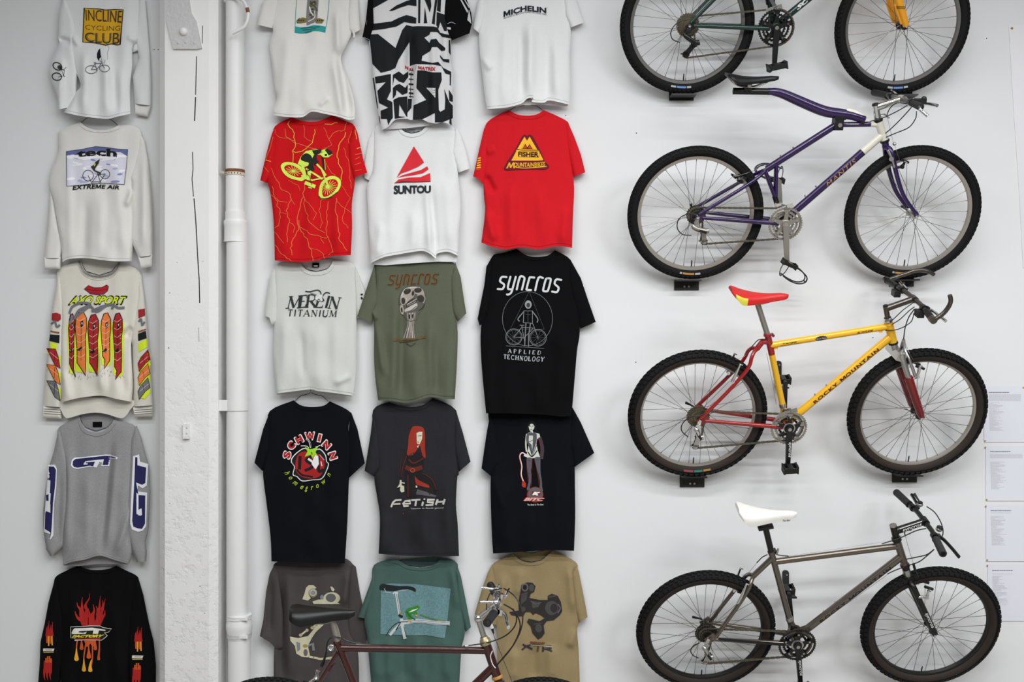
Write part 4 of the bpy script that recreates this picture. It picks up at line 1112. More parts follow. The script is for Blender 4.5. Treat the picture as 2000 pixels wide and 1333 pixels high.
cablepart(B, [B.p(1810, 990, -.1), B.p(1826, 1002, -.06), B.p(1838, 1022, .0), B.p(1842, 1040, .08), B.p(1838, 1054, .12)], .0026)
cablepart(B, [B.p(1809, 1033, .04), B.p(1790, 1037, .03), B.p(1768, 1047, .022), B.p(1745, 1056, .02), B.p(1722, 1063, .018)], .0026)
cablepart(B, [B.p(1824, 1074, .2), B.p(1810, 1084, .14), B.p(1790, 1089, .08), B.p(1770, 1093, .02)], .0026)
cablepart(B, [B.p(1824, 1074, .2), B.p(1812, 1085, .15), B.p(1795, 1098, .1), B.p(1775, 1105, .04), B.p(1750, 1114, .022), B.p(1733, 1122, .02)], .0026)
cablepart(B, [B.p(1768, 1047, 0), B.p(1767, 1040, 0), B.p(1772, 1037, 0), B.p(1780, 1036, 0)], .0026)
cablepart(B, [B.p(1768, 1047, 0), B.p(1776, 1076, 0), B.p(1785, 1104, .02)], .0009, M_inner, 'brake_wire')
mb = MB(); mb.tube([B.p(1784, 1102, .02), B.p(1787, 1113, .02)], .006, M_black, 8); B.part('straddle_carrier', mb)
cablepart(B, [B.p(1786, 1110, .02), B.p(1793, 1126, .05), B.p(1798, 1138, .065)], .0012, M_cable, 'brake_wire')
for s in (1, -1): cantilever(B, B.p(1799, 1153, 0), B.p(1801, 1137, 0), .060 * s, M_chrome, B.p(1810, 1143, 0), boss=B.p(1784, 1152, 0))
for s in (1, -1): cantilever(B, B.p(1437, 1166, 0), B.p(1452, 1126, 0), .052 * s, M_chrome, B.p(1447, 1153, 0))
cablepart(B, [B.p(1499, 1084, .014), B.p(1489, 1089, .012), B.p(1481, 1097, .012), B.p(1478, 1100, .012)], .0024)
cablepart(B, [B.p(1478, 1100, .01), B.p(1460, 1121, .01), B.p(1448, 1124, .03)], .0009, M_inner, 'brake_wire')
cablepart(B, [B.p(1517, 1084, .0), B.p(1528, 1086, .0), B.p(1540, 1087, .0)], .0026)
cablepart(B, [B.p(1540, 1087, .0), B.p(1640, 1072, .0), B.p(1745, 1056, .0)], .0009, M_inner, 'brake_wire')
cablepart(B, [B.p(1735, 1122, .0), B.p(1640, 1190, .0), B.p(1580, 1234, .0)], .0009, M_inner, 'brake_wire')
qr(B, rc, .072, (-.05, .016), M_black); qr(B, fc, .060, (-.012, .055), M_black)
chainring_part(B, bb, .092, M_black, .046, 46, M_black, M_alu, rot=90)
mb = MB(); mb.lathe([(.022, .054), (.030, .054), (.030, .050), (.022, .050)], bb, (0, -1, 0), M_alu, 30); B.part('spider_ring', mb)
pt = B.p(1563, 1333, .07); cn, tb = crank(B, bb, pt, .058, M_black, text='syncros'); pedal(B, tb, True, 4, size=(.070, .06, .032))
p2 = Vector((bb.x - (pt.x - bb.x), 0, bb.z - (pt.z - bb.z))); cf, tb2 = crank(B, bb, p2, .058, M_black, near=False); pedal(B, tb2, False, 0, size=(.07, .06, .03))
mb = MB(); mb.bar(q3(bb + Vector((-.065, 0, .058)), .047), q3(bb + Vector((.03, 0, .102)), .047), .022, .003, M_dkgrey); mb.tube([st.lerp(bb, .74), st.lerp(bb, .78)], .0178, M_alu, 16); mb.box(q3(st.lerp(bb, .85), .014), (.024, .02, .05), M_dkgrey); mb.bar(q3(st.lerp(bb, .82), .02), q3(bb + Vector((0, 0, .095)), .047), .022, .012, M_dkgrey); B.part('front_derailleur', mb)
tangent_chain(B, rc, .036, bb, .072, (B.p(1377, 1285, .055), B.p(1378, 1296, .055)), .035, .04)
derailleur(B, rc, M_alu, M_alu, B.p(1383, 1280, .055), B.p(1377, 1293, .055), [B.p(1366, 1257, .07), B.p(1355, 1262, .075), B.p(1349, 1272, .08), B.p(1354, 1281, .078), B.p(1364, 1286, .075)])
pw = B.M @ Vector((tb2.x, tb2.y + .046, tb2.z)); pedal_hook(1535, 1128, 'grey padded wall bracket holding the raised pedal of the grey bike', M_grip, pw)
wall_tray(B, rc, 'black wall bracket under the rear tyre of the grey bike', 1366, 1340, 1357); wall_tray(B, fc, 'black wall bracket under the front tyre of the grey bike', 1800, 1336, 1353)

# ---------------- copper bike standing on the floor in front of the shirts
R5 = .335
B = Bike('bicycle', 'copper brown mountain bike with a black saddle, standing in front of the t-shirts', 'bicycle', 527, 1489, R5, 0.0, depth=D - 3.96)
_, rc = wheel(B, 0, 0, R5, .0265, False, M_rimalu, .014, 'rear', M_alu, (), .8, 9, center=B.Mi @ B.rc, cass=M_cassd)
fc = Vector((B.p(1057, 1489, 0).x, 0, rc.z)); wheel(B, 0, 0, R5, .0265, False, M_rimalu, .014, 'front', M_alu, (), .8, 10, center=fc)
bb = Vector((B.p(757, 1500, 0).x, 0, rc.z - .03)); st = B.p(661, 1259, 0); ht0 = B.p(950, 1260, 0); ht1 = B.p(970, 1320, 0); dr = Vector((rc.x, 0, rc.z))
tta, ttb = B.p(664, 1266.5, 0), B.p(953, 1271.5, 0); dta, dtb = bb, B.p(965, 1302, 0)
mb = MB()
mb.tube([st, bb], .0143, M_copper, 16); mb.tube([tta, ttb], .0143, M_copper, 18); mb.tube([dta, dtb], .0160, M_copper, 18); mb.tube([ht0, ht1], .0185, M_copper, 20); mb.cyl(q3(bb, .036), q3(bb, -.036), .021, M_copper, 18)
mb.tube([st, st + (st - bb).normalized() * .012], .0165, M_copper, 16); c = st + Vector((-.018, 0, 0)); mb.cyl(q3(c, .014), q3(c, -.014), .006, M_copper, 10)
for s in (1, -1):
    d0 = q3(dr, .066 * s)
    mb.tube([d0 + Vector((.02, 0, 0)), q3(bb + Vector((-.03, 0, 0)), .038 * s)], [.0085, .012], M_copper, 12); mb.tube([d0 + Vector((.004, 0, .012)), q3(st + Vector((-.002, 0, -.03)), .020 * s)], .0082, M_copper, 12); mb.bar(d0 + Vector((-.006, 0, -.012)), d0 + Vector((.03, 0, .016)), .03, .007, M_copper)
c = B.p(647, 1303, 0); mb.box(c + Vector((-.004, 0, 0)), (.02, .05, .022), M_copper, Matrix.Rotation(rad(25), 3, 'Y'))
c = tta.lerp(ttb, .94) + Vector((0, 0, .020)); 
fr = B.part('frame', mb)
mb = MB(); c = st + Vector((-.026, -.016, -.008)); mb.lathe([(.001, .006), (.006, .006), (.010, .003), (.010, 0)], c, (0, -1, 0), M_chrome, 14); mb.tube([c + Vector((math.cos(t) * .011, -.004, math.sin(t) * .011)) for t in [k * .5 for k in range(13)]], .003, M_chrome, 8); B.part('seat_bolt', mb)
mb = MB(); s1a = B.p(648, 1208, 0); mb.tube([st, s1a], .0110, M_ringalu, 14); B.part('seatpost', mb)
saddle(B, B.p(569, 1184, 0), B.p(694, 1192, 0), M_satin, w0=.062, h=.062, curve=.002, dip=.62, rear=.55)
mb = MB(); mb.lathe([(.016, -.014), (.022, -.012), (.0225, -.004), (.0195, .0)], ht1, ht0 - ht1, M_goldlab, 22); B.part('headset_cup', mb); mb = MB(); mb.lathe([(.0135, .034), (.016, .032), (.017, .026), (.021, .022), (.0235, .012), (.0235, .004), (.020, .0)], ht0, ht0 - ht1, mat('cream_headset', (176, 164, 128), 0.3, metal=.6), 22); B.part('headset_cup', mb)
mb = MB(); cr = ht1 + (ht1 - ht0).normalized() * .03; mb.tube([ht1, cr], .017, M_copper, 16)
for s in (1, -1):
    sp = smoothpath([q3(cr, .01 * s), q3(cr + Vector((.008, 0, -.01)), .045 * s), q3(cr.lerp(fc, .4), .055 * s), q3(fc + Vector((-.01, 0, .04)), .054 * s), q3(fc, .054 * s)], 5); mb.tube(sp, [.0135 - .005 * i / (len(sp) - 1) for i in range(len(sp))], M_copper, 14)
B.part('fork', mb)
a1 = B.p(934, 1209, 0); s1 = B.p(972, 1178, 0)
mb = MB(); mb.tube([ht0, a1], .0115, M_alu, 16); mb.ball(a1, .0165, M_chrome, 14, 10); mb.tube([a1, s1], .0125, M_alu, 14); mb.cyl(q3(s1, .02), q3(s1, -.02), .016, M_chrome, 16); B.part('stem', mb)
hb, at = bars(B, s1, .285, .035, 0.0, M_rimgrey, M_plastic, .12, .0165, yaw=.0)
for s in (1, -1):
    lever(B, hb, at, s, M_chrome, .42, (.045, -.012), .95, clamp_m=M_chrome, blade_m=M_chrome)
    mb = MB(); c = at(s, .34) + Vector((-.004, 0, .028)); mb.ball(c, .013, M_chrome, 12, 8, (1.2, 1, .7)); mb.tube([c, c + Vector((-.06, -s * .015, .004))], [.006, .005], M_chrome, 10); mb.tube([c, c + Vector((.01, 0, .02))], .006, M_chrome, 8); B.part('thumb_shifter', mb, hb)
cablepart(B, [B.p(980, 1150, -.1), B.p(962, 1155, -.06), B.p(952, 1172, .0), B.p(950, 1192, .04)], .0026)
cablepart(B, [B.p(984, 1150, -.08), B.p(1004, 1164, -.03), B.p(1017, 1186, .0), B.p(1021, 1210, .02), B.p(1014, 1240, .03), B.p(995, 1272, .03), B.p(972, 1298, .02)], .0026)
cablepart(B, [B.p(984, 1181, .14), B.p(1003, 1193, .12), B.p(1014, 1212, .08), B.p(1015, 1232, .05), B.p(1003, 1260, .03), B.p(985, 1283, .03), B.p(968, 1303, .02)], .0028)
cablepart(B, [B.p(1002, 1190, .12), B.p(1009, 1208, .1), B.p(1004, 1226, .06), B.p(988, 1242, .03), B.p(963, 1253, .022), B.p(935, 1259, .02), B.p(905, 1263, .02)], .0026)
cablepart(B, [B.p(905, 1263.5, .02), B.p(800, 1262, .02), B.p(700, 1258, .02)], .0009, M_cable, 'brake_wire')
mb = MB(); c = B.p(912, 1262.5, .02); mb.tube([c + Vector((-.007, 0, 0)), c + Vector((.007, 0, 0))], .0045, M_chrome, 10); B.part('cable_stop', mb)
cablepart(B, [B.p(716, 1257, .012), B.p(690, 1256, .012), B.p(665, 1247, .012), B.p(648, 1246, .012), B.p(640, 1255, .01), B.p(637, 1275, .0), B.p(632, 1297, .0), B.p(628, 1303, 0)], .0030)
mb = MB(); mb.tube([B.p(636, 1282, 0), B.p(628, 1302, 0)], [.004, .007], M_plastic, 10); B.part('cable_boot', mb)
cablepart(B, [B.p(628, 1302, 0), B.p(612, 1325, 0), B.p(600, 1340, 0)], .0009, M_inner, 'brake_wire')
cablepart(B, [B.p(956, 1212, 0), B.p(962, 1235, 0), B.p(985, 1294, 0), B.p(1001, 1334, 0)], .0010, M_cable, 'brake_wire')
mb = MB(); mb.tube([B.p(956, 1211, 0), B.p(961, 1228, 0)], [.004, .008], M_white, 10); mb.tube([B.p(961, 1228, 0), B.p(964, 1238, 0)], [.006, .003], M_plastic, 10); B.part('cable_boot', mb)
mb = MB(); mb.tube(smoothpath([B.p(962, 1272, .02), B.p(958, 1283, .022), B.p(962, 1298, .022), B.p(968, 1306, .022)], 5), .002, M_white, 8); B.part('cable_sleeve', mb)
for s in (1, -1): cantilever(B, B.p(612, 1340, 0), B.p(613, 1322, 0), .052 * s, M_chrome, B.p(600, 1340, 0))
for s in (1, -1): cantilever(B, B.p(1003, 1372, 0), B.p(1000, 1345, 0), .058 * s, M_chrome, B.p(1012, 1372, 0))
qr(B, rc, .072, (-.05, .016), M_black); qr(B, fc, .060, (-.012, .055), M_black)
chainring_part(B, bb, .092, M_ringalu, .046, 46, M_ringalu, M_alu, rot=90, inner=False)
cn, tb = crank(B, bb, bb + Vector((.12, 0, -.12)), .058, M_alu); pedal(B, tb, True, 0); cf, tb2 = crank(B, bb, bb + Vector((-.12, 0, .12)), .058, M_alu, near=False); pedal(B, tb2, False, 0)
mb = MB()
k = Vector((bb.x - .02, .036, bb.z - .02)); g = Vector((bb.x - .14, .16, .004)); mb.tube([k, g], .008, M_black, 10); mb.tube([g + Vector((-.025, 0, 0)), g + Vector((.025, 0, 0))], .008, M_black, 8); B.part('kickstand', mb)
# ------------------------------------------------------------------ shirts
def cloth_mat(name, col, var=.03, weave=.35):
    return mat(name, col, 0.9, var=var, vscale=260, bump=weave, bscale=700, spec=.12)
def ink(col):
    return mat('ink_%02x%02x%02x' % tuple(col), col, 0.8, spec=.25, var=.03, vscale=300)

class Crop:
    def __init__(s, x0, y0, k): s.x0, s.y0, s.k = x0, y0, k
    def __call__(s, p): return (s.x0 + p[0] / s.k, s.y0 + p[1] / s.k)

def seg_dist(P, A, Bq):
    d = Bq - A; L2 = (d * d).sum(-1) + 1e-9
    t = np.clip(((P[:, None, :] - A[None]) * d[None]).sum(-1) / L2[None], 0, 1)
    q = A[None] + d[None] * t[..., None]
    return np.sqrt(((P[:, None, :] - q) ** 2).sum(-1)).min(1)

class Cloth:
    """sheet of fabric hanging in front of the wall. closed: list of px outline segments; sides: polylines whose border curls back"""
    def __init__(s, outline, sides, base, amp, w=22, folds=(), ripple=.004, seed=0, yt=None, yb=None):
        s.out = [tuple(p) for p in outline]
        segA = []; segB = []
        for pl in sides:
            for a, b in zip(pl[:-1], pl[1:]): segA.append(a); segB.append(b)
        s.A = np.array(segA, float); s.Bq = np.array(segB, float)
        ys = [p[1] for p in s.out]; s.yt = min(ys) if yt is None else yt; s.yb = max(ys) if yb is None else yb
        s.base = base; s.amp = amp; s.w = w; s.folds = folds; s.rip = ripple; s.seed = seed
    def depth(s, pts):
        P = np.array(pts, float).reshape(-1, 2)
        v = np.clip((P[:, 1] - s.yt) / max(1, s.yb - s.yt), 0, 1.1)
        d = s.base[0] + (s.base[1] - s.base[0]) * v ** 1.3
        dist = seg_dist(P, s.A, s.Bq) if len(s.A) else np.full(len(P), 99.0)
        u = np.clip(dist / s.w, 0, 1)
        edge = np.sqrt(np.clip(1 - (1 - u) ** 2, 0, 1))
        d = d + s.amp * edge * (.5 + .55 * v)
        f = np.zeros(len(P))
        for (x0, y0, x1, y1, wd, a) in s.folds:
            A = np.array([x0, y0], float); dd = np.array([x1 - x0, y1 - y0], float); L = np.hypot(*dd); dd /= L
            r = P - A; t = r @ dd; n = r @ np.array([-dd[1], dd[0]])
            fade = np.clip(t / (L * .35) + .15, 0, 1) * np.clip((L - t) / (L * .3) + .15, 0, 1)
            fade = fade * fade * (3 - 2 * fade)
            f += 2.3 * a * np.exp(-(n / wd) ** 2) * fade
        rp = np.array([noise.noise(Vector((x / 26.0 + y / 420.0, y / 190.0, s.seed * 7.3))) + .55 * noise.noise(Vector((x / 48.0 - y / 90.0, y / 60.0, s.seed * 3.1 + 9))) for x, y in P])
        f += 2.3 * s.rip * rp * (.3 + 1.0 * v)
        return d + f * np.clip(edge * 1.5, 0.2, 1)
    def to3(s, pts, off=0.0):
        d = s.depth(pts) + off
        return [W(p[0], p[1], dd) for p, dd in zip(pts, d)]
    def build(s, mb, m, step=3.2, back=0.010, skirt=None, back2=None):
        out = s.out
        # resample outline
        o2 = []
        n = len(out)
        for i in range(n):
            a, b = out[i], out[(i + 1) % n]; L = math.dist(a, b); k = max(1, int(L / (step * 1.2)))
            for j in range(k): o2.append((a[0] + (b[0] - a[0]) * j / k, a[1] + (b[1] - a[1]) * j / k))
        A = np.array(o2); Bq = np.roll(A, -1, 0)
        xs = np.arange(A[:, 0].min(), A[:, 0].max(), step); ys = np.arange(A[:, 1].min(), A[:, 1].max(), step)
        g = np.array([(x + (step / 2 if i % 2 else 0), y) for i, y in enumerate(ys) for x in xs])
        ins = np.zeros(len(g), bool)
        for (x1, y1), (x2, y2) in zip(A, Bq):
            c = ((y1 > g[:, 1]) != (y2 > g[:, 1])); xx = (x2 - x1) * (g[:, 1] - y1) / (y2 - y1 + 1e-12) + x1
            ins ^= c & (g[:, 0] < xx)
        g = g[ins]; g = g[seg_dist(g, A, Bq) > step * .5]
        coords = [Vector(p) for p in o2] + [Vector((x, y)) for x, y in g]
        edges = [(i, (i + 1) % len(o2)) for i in range(len(o2))]
        vs, es, fs, *_ = geometry.delaunay_2d_cdt(coords, edges, [], 1, 1e-4)
        P = [(v.x, v.y) for v in vs]
        mb.add(s.to3(P), [tuple(f) for f in fs], m)
        # side returns towards the wall
        for pl in (skirt or []):
            q = []
            for a, b in zip(pl[:-1], pl[1:]):
                k = max(1, int(math.dist(a, b) / step))
                for j in range(k): q.append((a[0] + (b[0] - a[0]) * j / k, a[1] + (b[1] - a[1]) * j / k))
            q.append(pl[-1])
            f3 = s.to3(q); b3 = []
            for p, v in zip(q, f3):
                w_ = v.copy(); k_ = min(1, max(0, (p[1] - s.yt) / max(1, s.yb - s.yt))); w_.y = -min(-v.y - .002, back + ((back if back2 is None else back2) - back) * k_); b3.append(w_)
            n_ = len(q)
            mb.add(f3 + b3, [(i, i + 1, n_ + i + 1, n_ + i) for i in range(n_ - 1)], m)

class Shirt:
    def __init__(s, name, label, crop, left, hem, right, neck, fabric, base=(.017, .060), amp=.020, folds=(), ripple=.004, seed=0, w=20, group='shirts hung on the wall', cat='t-shirt', hemline=True, collar=7, hemcol=None, smoothside=True):
        c = s.c = crop
        L = [c(p) for p in left]; H = [c(p) for p in hem]; R_ = [c(p) for p in right]; N = [c(p) for p in neck]
        if smoothside: L = smoothpath(L, 4); R_ = smoothpath(R_, 4)
        H = smoothpath(H, 5); N = smoothpath(N, 5) if len(N) > 2 else N
        s.L, s.H, s.R, s.N = L, H, R_, N
        out = []
        for pl in (L, H, R_, N):
            for p in pl:
                if not out or math.dist(out[-1], p) > .3: out.append(p)
        if math.dist(out[0], out[-1]) < .3: out.pop()
        folds = [(*c((f[0], f[1])), *c((f[2], f[3])), f[4], f[5]) for f in folds]
        s.body = Cloth(out, [L, R_], base, amp, w, folds, ripple, seed)
        s.fabric = fabric; s.base = base
        x = sum(p[0] for p in out) / len(out); yb = max(p[1] for p in out)
        s.root = thing(name, label, cat, W(x, yb, .0), group)
        mb = MB(); s.body.build(mb, fabric, skirt=[L, R_], back=.011, back2=base[1] - .010); inv(obj('body_panel', mb, s.root, smooth=180), s.root)
        s.pm = {}; s.on(s.body)
        if collar and len(N) > 2:
            lo = [(p[0] + (p[0] - sum(q[0] for q in N) / len(N)) * .10, p[1] + collar) for p in N]
            if True:
                cl = Cloth(N + lo[::-1], [], (0, 0), 0)
                cl.depth = lambda pts, b=s.body: b.depth(pts) + .0028
                mb = MB(); cl.build(mb, fabric, step=3.0); inv(obj('collar', mb, s.root, smooth=180), s.root)
        if hemline:
            hc = hemcol
            pts = [(p[0], p[1] - 5.5) for p in H]
            if hc:
                s.lines_px(pts, .7, hc)
    def on(s, cl):
        s.cl = cl; s.prints = s.pm.setdefault(id(cl), MB()); return s
    def sleeve(s, pts, opening=None, base=(.022, .032), amp=.017, w=12, fabric=None, ripple=.004, seed=1, name='sleeve', smooth=True, folds=(), cuff=None):
        """opening = (i, j): index range of the open (cuff) edge"""
        c = s.c; P = [c(p) for p in pts]; n = len(P)
        # sew the sleeve under the edge of the body panel
        bx = np.array(s.body.out); cx = (bx[:, 0].min() + bx[:, 0].max()) / 2
        near = seg_dist(np.array(P, float), bx, np.roll(bx, -1, 0))
        P = [(x + (7 if x < cx else -7), y) if name == 'sleeve' and opening and i > opening[1] and near[i] < 12 else (x, y) for i, (x, y) in enumerate(P)]
        sides = []
        if opening is None: sides = [P + [P[0]]]
        else:
            i, j = opening; k = j; pl = [P[j % n]]
            while k % n != i % n: k += 1; pl.append(P[k % n])
            sides = [pl]
        folds = [(*c((f[0], f[1])), *c((f[2], f[3])), f[4], f[5]) for f in folds]
        cl = Cloth(P, sides, base, amp, w, folds, ripple, seed)
        mb = MB(); cl.build(mb, fabric or s.fabric, step=2.8, skirt=sides, back=base[0] - .009, back2=base[1] - .009); o = inv(obj(name, mb, s.root, smooth=180), s.root)
        s.last = o
        return cl
    def cuff(s, pts, fabric=None, base=.030, amp=.014):
        P = [s.c(p) for p in pts]
        cl = Cloth(P, [P[1:] + [P[0]]], (base, base), amp, 8, (), .001, 3)
        mb = MB(); cl.build(mb, fabric or s.fabric, step=3, skirt=[P + [P[0]]], back=base - .009, back2=base - .009); o = inv(obj('cuff', mb, s.root, smooth=180), s.root)
        return cl
    def panel(s, pts, depth=.016, fabric=None, name='back_panel', curve=True, amp=0.0):
        P = [s.c(p) for p in pts]
        if curve: P = smoothpath(P, 3, True)
        cl = Cloth(P, [], (depth, depth), amp, 8, (), .002, 5)
        mb = MB(); cl.build(mb, fabric or s.fabric, step=5); inv(obj(name, mb, s.root, smooth=180), s.root); return cl
    # --- printing
    def _put(s, tris, col, layer):
        m = ink(col) if not isinstance(col, bpy.types.Material) else col
        pts = [p for t in tris for p in t]
        if not pts: return
        v = s.cl.to3(pts, .0026 + .0004 * layer)
        s.prints.add(v, [(3 * i, 3 * i + 1, 3 * i + 2) for i in range(len(tris))], m)
    def poly(s, pts, col, layer=0, sm=False, holes=()):
        P = smoothpath(pts, 5, True) if sm else pts
        loops = [[s.c(p) for p in P]] + [[s.c(p) for p in (smoothpath(h, 5, True) if sm else h)] for h in holes]
        s._put(split_tris(fill(loops), 4.5), col, layer)
    def line(s, pts, w, col, layer=1, closed=False, sm=False, taper=False):
        P = smoothpath(pts, 5, closed) if sm else pts
        s._put(split_tris(ribbon([s.c(p) for p in P], w / s.c.k, closed, taper), 5.0), col, layer)
    def lines_px(s, pts, w, col, layer=0): s._put(split_tris(ribbon(pts, w), 8.0), col, layer)
    def ell(s, cx, cy, rx, ry, col, layer=0, rot=0, n=28, a0=0, a1=360):
        r = rad(rot); P = []
        for i in range(n):
            t = rad(a0 + (a1 - a0) * i / n); x, y = rx * math.cos(t), ry * math.sin(t)
            P.append((cx + x * math.cos(r) - y * math.sin(r), cy + x * math.sin(r) + y * math.cos(r)))
        s.poly(P, col, layer)
    def ring(s, cx, cy, rx, ry, w, col, layer=1, rot=0, n=36):
        r = rad(rot); P = []
        for i in range(n):
            t = 2 * math.pi * i / n; x, y = rx * math.cos(t), ry * math.sin(t)
            P.append((cx + x * math.cos(r) - y * math.sin(r), cy + x * math.sin(r) + y * math.cos(r)))
        s.line(P, w, col, layer, True)
    def text(s, t, tl, tr, br, bl, col, layer=2, bold=.0, shear=0.0, sag=0.0, clip=None, spacing=1.0):
        """word filling the quad; sag bends it down in the middle"""
        out = []
        for tri in word(t, bold, shear, spacing):
            q = []
            for u, v in tri:
                if clip is not None: u = min(u, clip)
                x = (tl[0] * (1 - u) + tr[0] * u) * v + (bl[0] * (1 - u) + br[0] * u) * (1 - v)
                y = (tl[1] * (1 - u) + tr[1] * u) * v + (bl[1] * (1 - u) + br[1] * u) * (1 - v) + sag * 4 * u * (1 - u)
                q.append(s.c((x, y)))
            out.append(q)
        s._put(split_tris(out, 5.0), col, layer)
    def arc_text(s, t, cx, cy, r0, r1, a0, a1, col, layer=2, bold=.0, flip=False, ry=1.0, shear=0.0, spacing=1.0):
        out = []
        for tri in word(t, bold, shear, spacing):
            q = []
            for u, v in tri:
                a = rad(a0 + (a1 - a0) * u); r = r0 + (r1 - r0) * v
                q.append(s.c((cx + math.cos(a) * r, cy + math.sin(a) * r * ry)))
            out.append(q)
        s._put(split_tris(out, 5.0), col, layer)
    def bike(s, x0, y0, x1, y1, r0, r1, w, col, layer=1, lean=0, ry=1.0):
        """small line drawing of a bicycle: rear hub (x0,y0), front hub (x1,y1)"""
        s.ring(x0, y0, r0, r0 * ry, w, col, layer); s.ring(x1, y1, r1, r1 * ry, w, col, layer)
        dx, dy = x1 - x0, y1 - y0
        def q(a, b): return (x0 + dx * a + dy * b, y0 + dy * a - dx * b)
        bb, st, ht, hs = q(.42, -.03), q(.32, .42), q(.80, .40), q(.78, .56)
        for a, b in ((q(0, 0), bb), (q(0, 0), st), (bb, st), (st, ht), (bb, ht), (q(1, 0), hs), (q(.22, .50), q(.42, .50)), (st, q(.32, .5)), (hs, q(.70, .6)), (bb, q(.45, -.16))):
            s.line([a, b], w, col, layer)
    SER = {  # (polyline, thick?) in a unit box
        'A': [([(.0, 0), (.46, 1)], 0), ([(.46, 1), (.94, 0)], 1), ([(.2, .36), (.72, .36)], 0)], 'P': [([(.14, 0), (.14, 1)], 1), ([(.14, 1), (.6, 1), (.82, .88), (.82, .64), (.6, .5), (.14, .5)], 0)],
        'L': [([(.14, 1), (.14, 0)], 1), ([(.1, .02), (.84, .02), (.88, .26)], 0)], 'I': [([(.5, 0), (.5, 1)], 1)], 'E': [([(.14, 0), (.14, 1)], 1), ([(.1, .98), (.8, .98), (.82, .8)], 0), ([(.14, .52), (.64, .52)], 0), ([(.1, .02), (.82, .02), (.86, .24)], 0)],
        'D': [([(.14, 0), (.14, 1)], 1), ([(.14, .99), (.55, .98), (.86, .72), (.88, .3), (.55, .02), (.14, .01)], 0)], 'T': [([(.5, 0), (.5, 1)], 1), ([(.04, .78), (.06, .98), (.94, .98), (.96, .78)], 0)],
        'C': [([(.88, .78), (.64, .98), (.34, .94), (.12, .66), (.12, .32), (.36, .04), (.66, .02), (.9, .2)], 2)], 'H': [([(.14, 0), (.14, 1)], 1), ([(.86, 0), (.86, 1)], 1), ([(.14, .52), (.86, .52)], 0)],
        'N': [([(.12, 0), (.12, 1)], 0), ([(.12, 1), (.86, 0)], 1), ([(.86, 0), (.86, 1)], 0)], 'O': [([(.5, 1), (.2, .86), (.08, .5), (.2, .14), (.5, 0), (.8, .14), (.92, .5), (.8, .86), (.5, 1)], 2)],
        'G': [([(.86, .8), (.62, .98), (.34, .94), (.12, .66), (.12, .32), (.36, .04), (.66, .02), (.86, .14), (.86, .44), (.62, .44)], 2)], 'Y': [([(.04, 1), (.48, .46)], 1), ([(.94, 1), (.48, .46)], 0), ([(.48, .46), (.48, 0)], 1)],
        'M': [([(.06, 0), (.12, 1)], 0), ([(.12, 1), (.48, .04)], 1), ([(.48, .04), (.84, 1)], 0), ([(.84, 1), (.9, 0)], 1)], 'R': [([(.14, 0), (.14, 1)], 1), ([(.14, 1), (.58, 1), (.8, .88), (.8, .64), (.58, .52), (.14, .52)], 0), ([(.42, .52), (.92, 0)], 1)],
        'U': [([(.12, 1), (.12, .28), (.28, .04), (.62, .02), (.82, .24)], 1), ([(.82, .24), (.84, 1)], 0)]}
    SERF = {'A': '00 90', 'P': '10', 'L': '11', 'I': '51 50', 'E': '', 'D': '', 'T': '50', 'C': '', 'H': '11 10 91 90', 'N': '10 11 91', 'O': '', 'G': '', 'Y': '01 91 50', 'M': '00 11 81 90', 'R': '10 90', 'U': '11 81'}
    def serif(s, ch, tl, tr, br, bl, w, col, layer=2):
        def f(x, y):
            return ((tl[0] * (1 - x) + tr[0] * x) * y + (bl[0] * (1 - x) + br[0] * x) * (1 - y), (tl[1] * (1 - x) + tr[1] * x) * y + (bl[1] * (1 - x) + br[1] * x) * (1 - y))
        for pts, k in s.SER[ch]:
            P = smoothpath(pts, 4) if len(pts) > 4 else pts
            s.line([f(*p) for p in P], w * (1 if k == 1 else .38 if k == 0 else .62), col, layer)
        for q in s.SERF[ch].split():
            x = {'0': .02, '1': .13, '5': .5, '8': .84, '9': .88}[q[0]]; y = int(q[1])
            s.line([f(x - .15, y * .97 + .015), f(x + .15, y * .97 + .015)], w * .35, col, layer)
    def serif_word(s, t, tl, tr, br, bl, w, col, layer=2, gap=.25, sag=0, widths={}):
        ws = [(.4 if ch == 'I' else 1.15 if ch == 'M' else .8 if ch in 'LEPT' else 1.0) for ch in t]; tot = sum(ws) + gap * (len(t) - 1); x = 0
        for ch, wd in zip(t, ws):
            u0, u1 = x / tot, (x + wd) / tot; x += wd + gap
            def q(u, v): return ((tl[0] * (1 - u) + tr[0] * u) * v + (bl[0] * (1 - u) + br[0] * u) * (1 - v), (tl[1] * (1 - u) + tr[1] * u) * v + (bl[1] * (1 - u) + br[1] * u) * (1 - v) + sag * 4 * u * (1 - u))
            s.serif(ch, q(u0, 1), q(u1, 1), q(u1, 0), q(u0, 0), w, col, layer)
    SYN = {'s': [[(.92, .98), (.30, 1), (.10, .90), (.06, .74), (.16, .60), (.72, .42), (.86, .28), (.80, .08), (.62, 0), (0, .02)]],
           'y': [[(.06, 1), (.02, .30), (.12, .06), (.30, 0), (.72, 0)], [(.86, 1), (.78, -.10), (.66, -.32), (.40, -.42), (.16, -.42)]],
           'n': [[(.02, 0), (.06, 1), (.62, 1), (.80, .88), (.82, .70), (.80, 0)]],
           'c': [[(.78, 1), (.20, 1), (.08, .90), (.04, .12), (.16, 0), (.74, 0)]],
           'r': [[(.04, 0), (.08, 1), (.74, 1)]],
           'o': [[(.22, 1), (.66, 1), (.82, .86), (.80, .14), (.64, 0), (.18, 0), (.04, .14), (.06, .86), (.22, 1)]]}
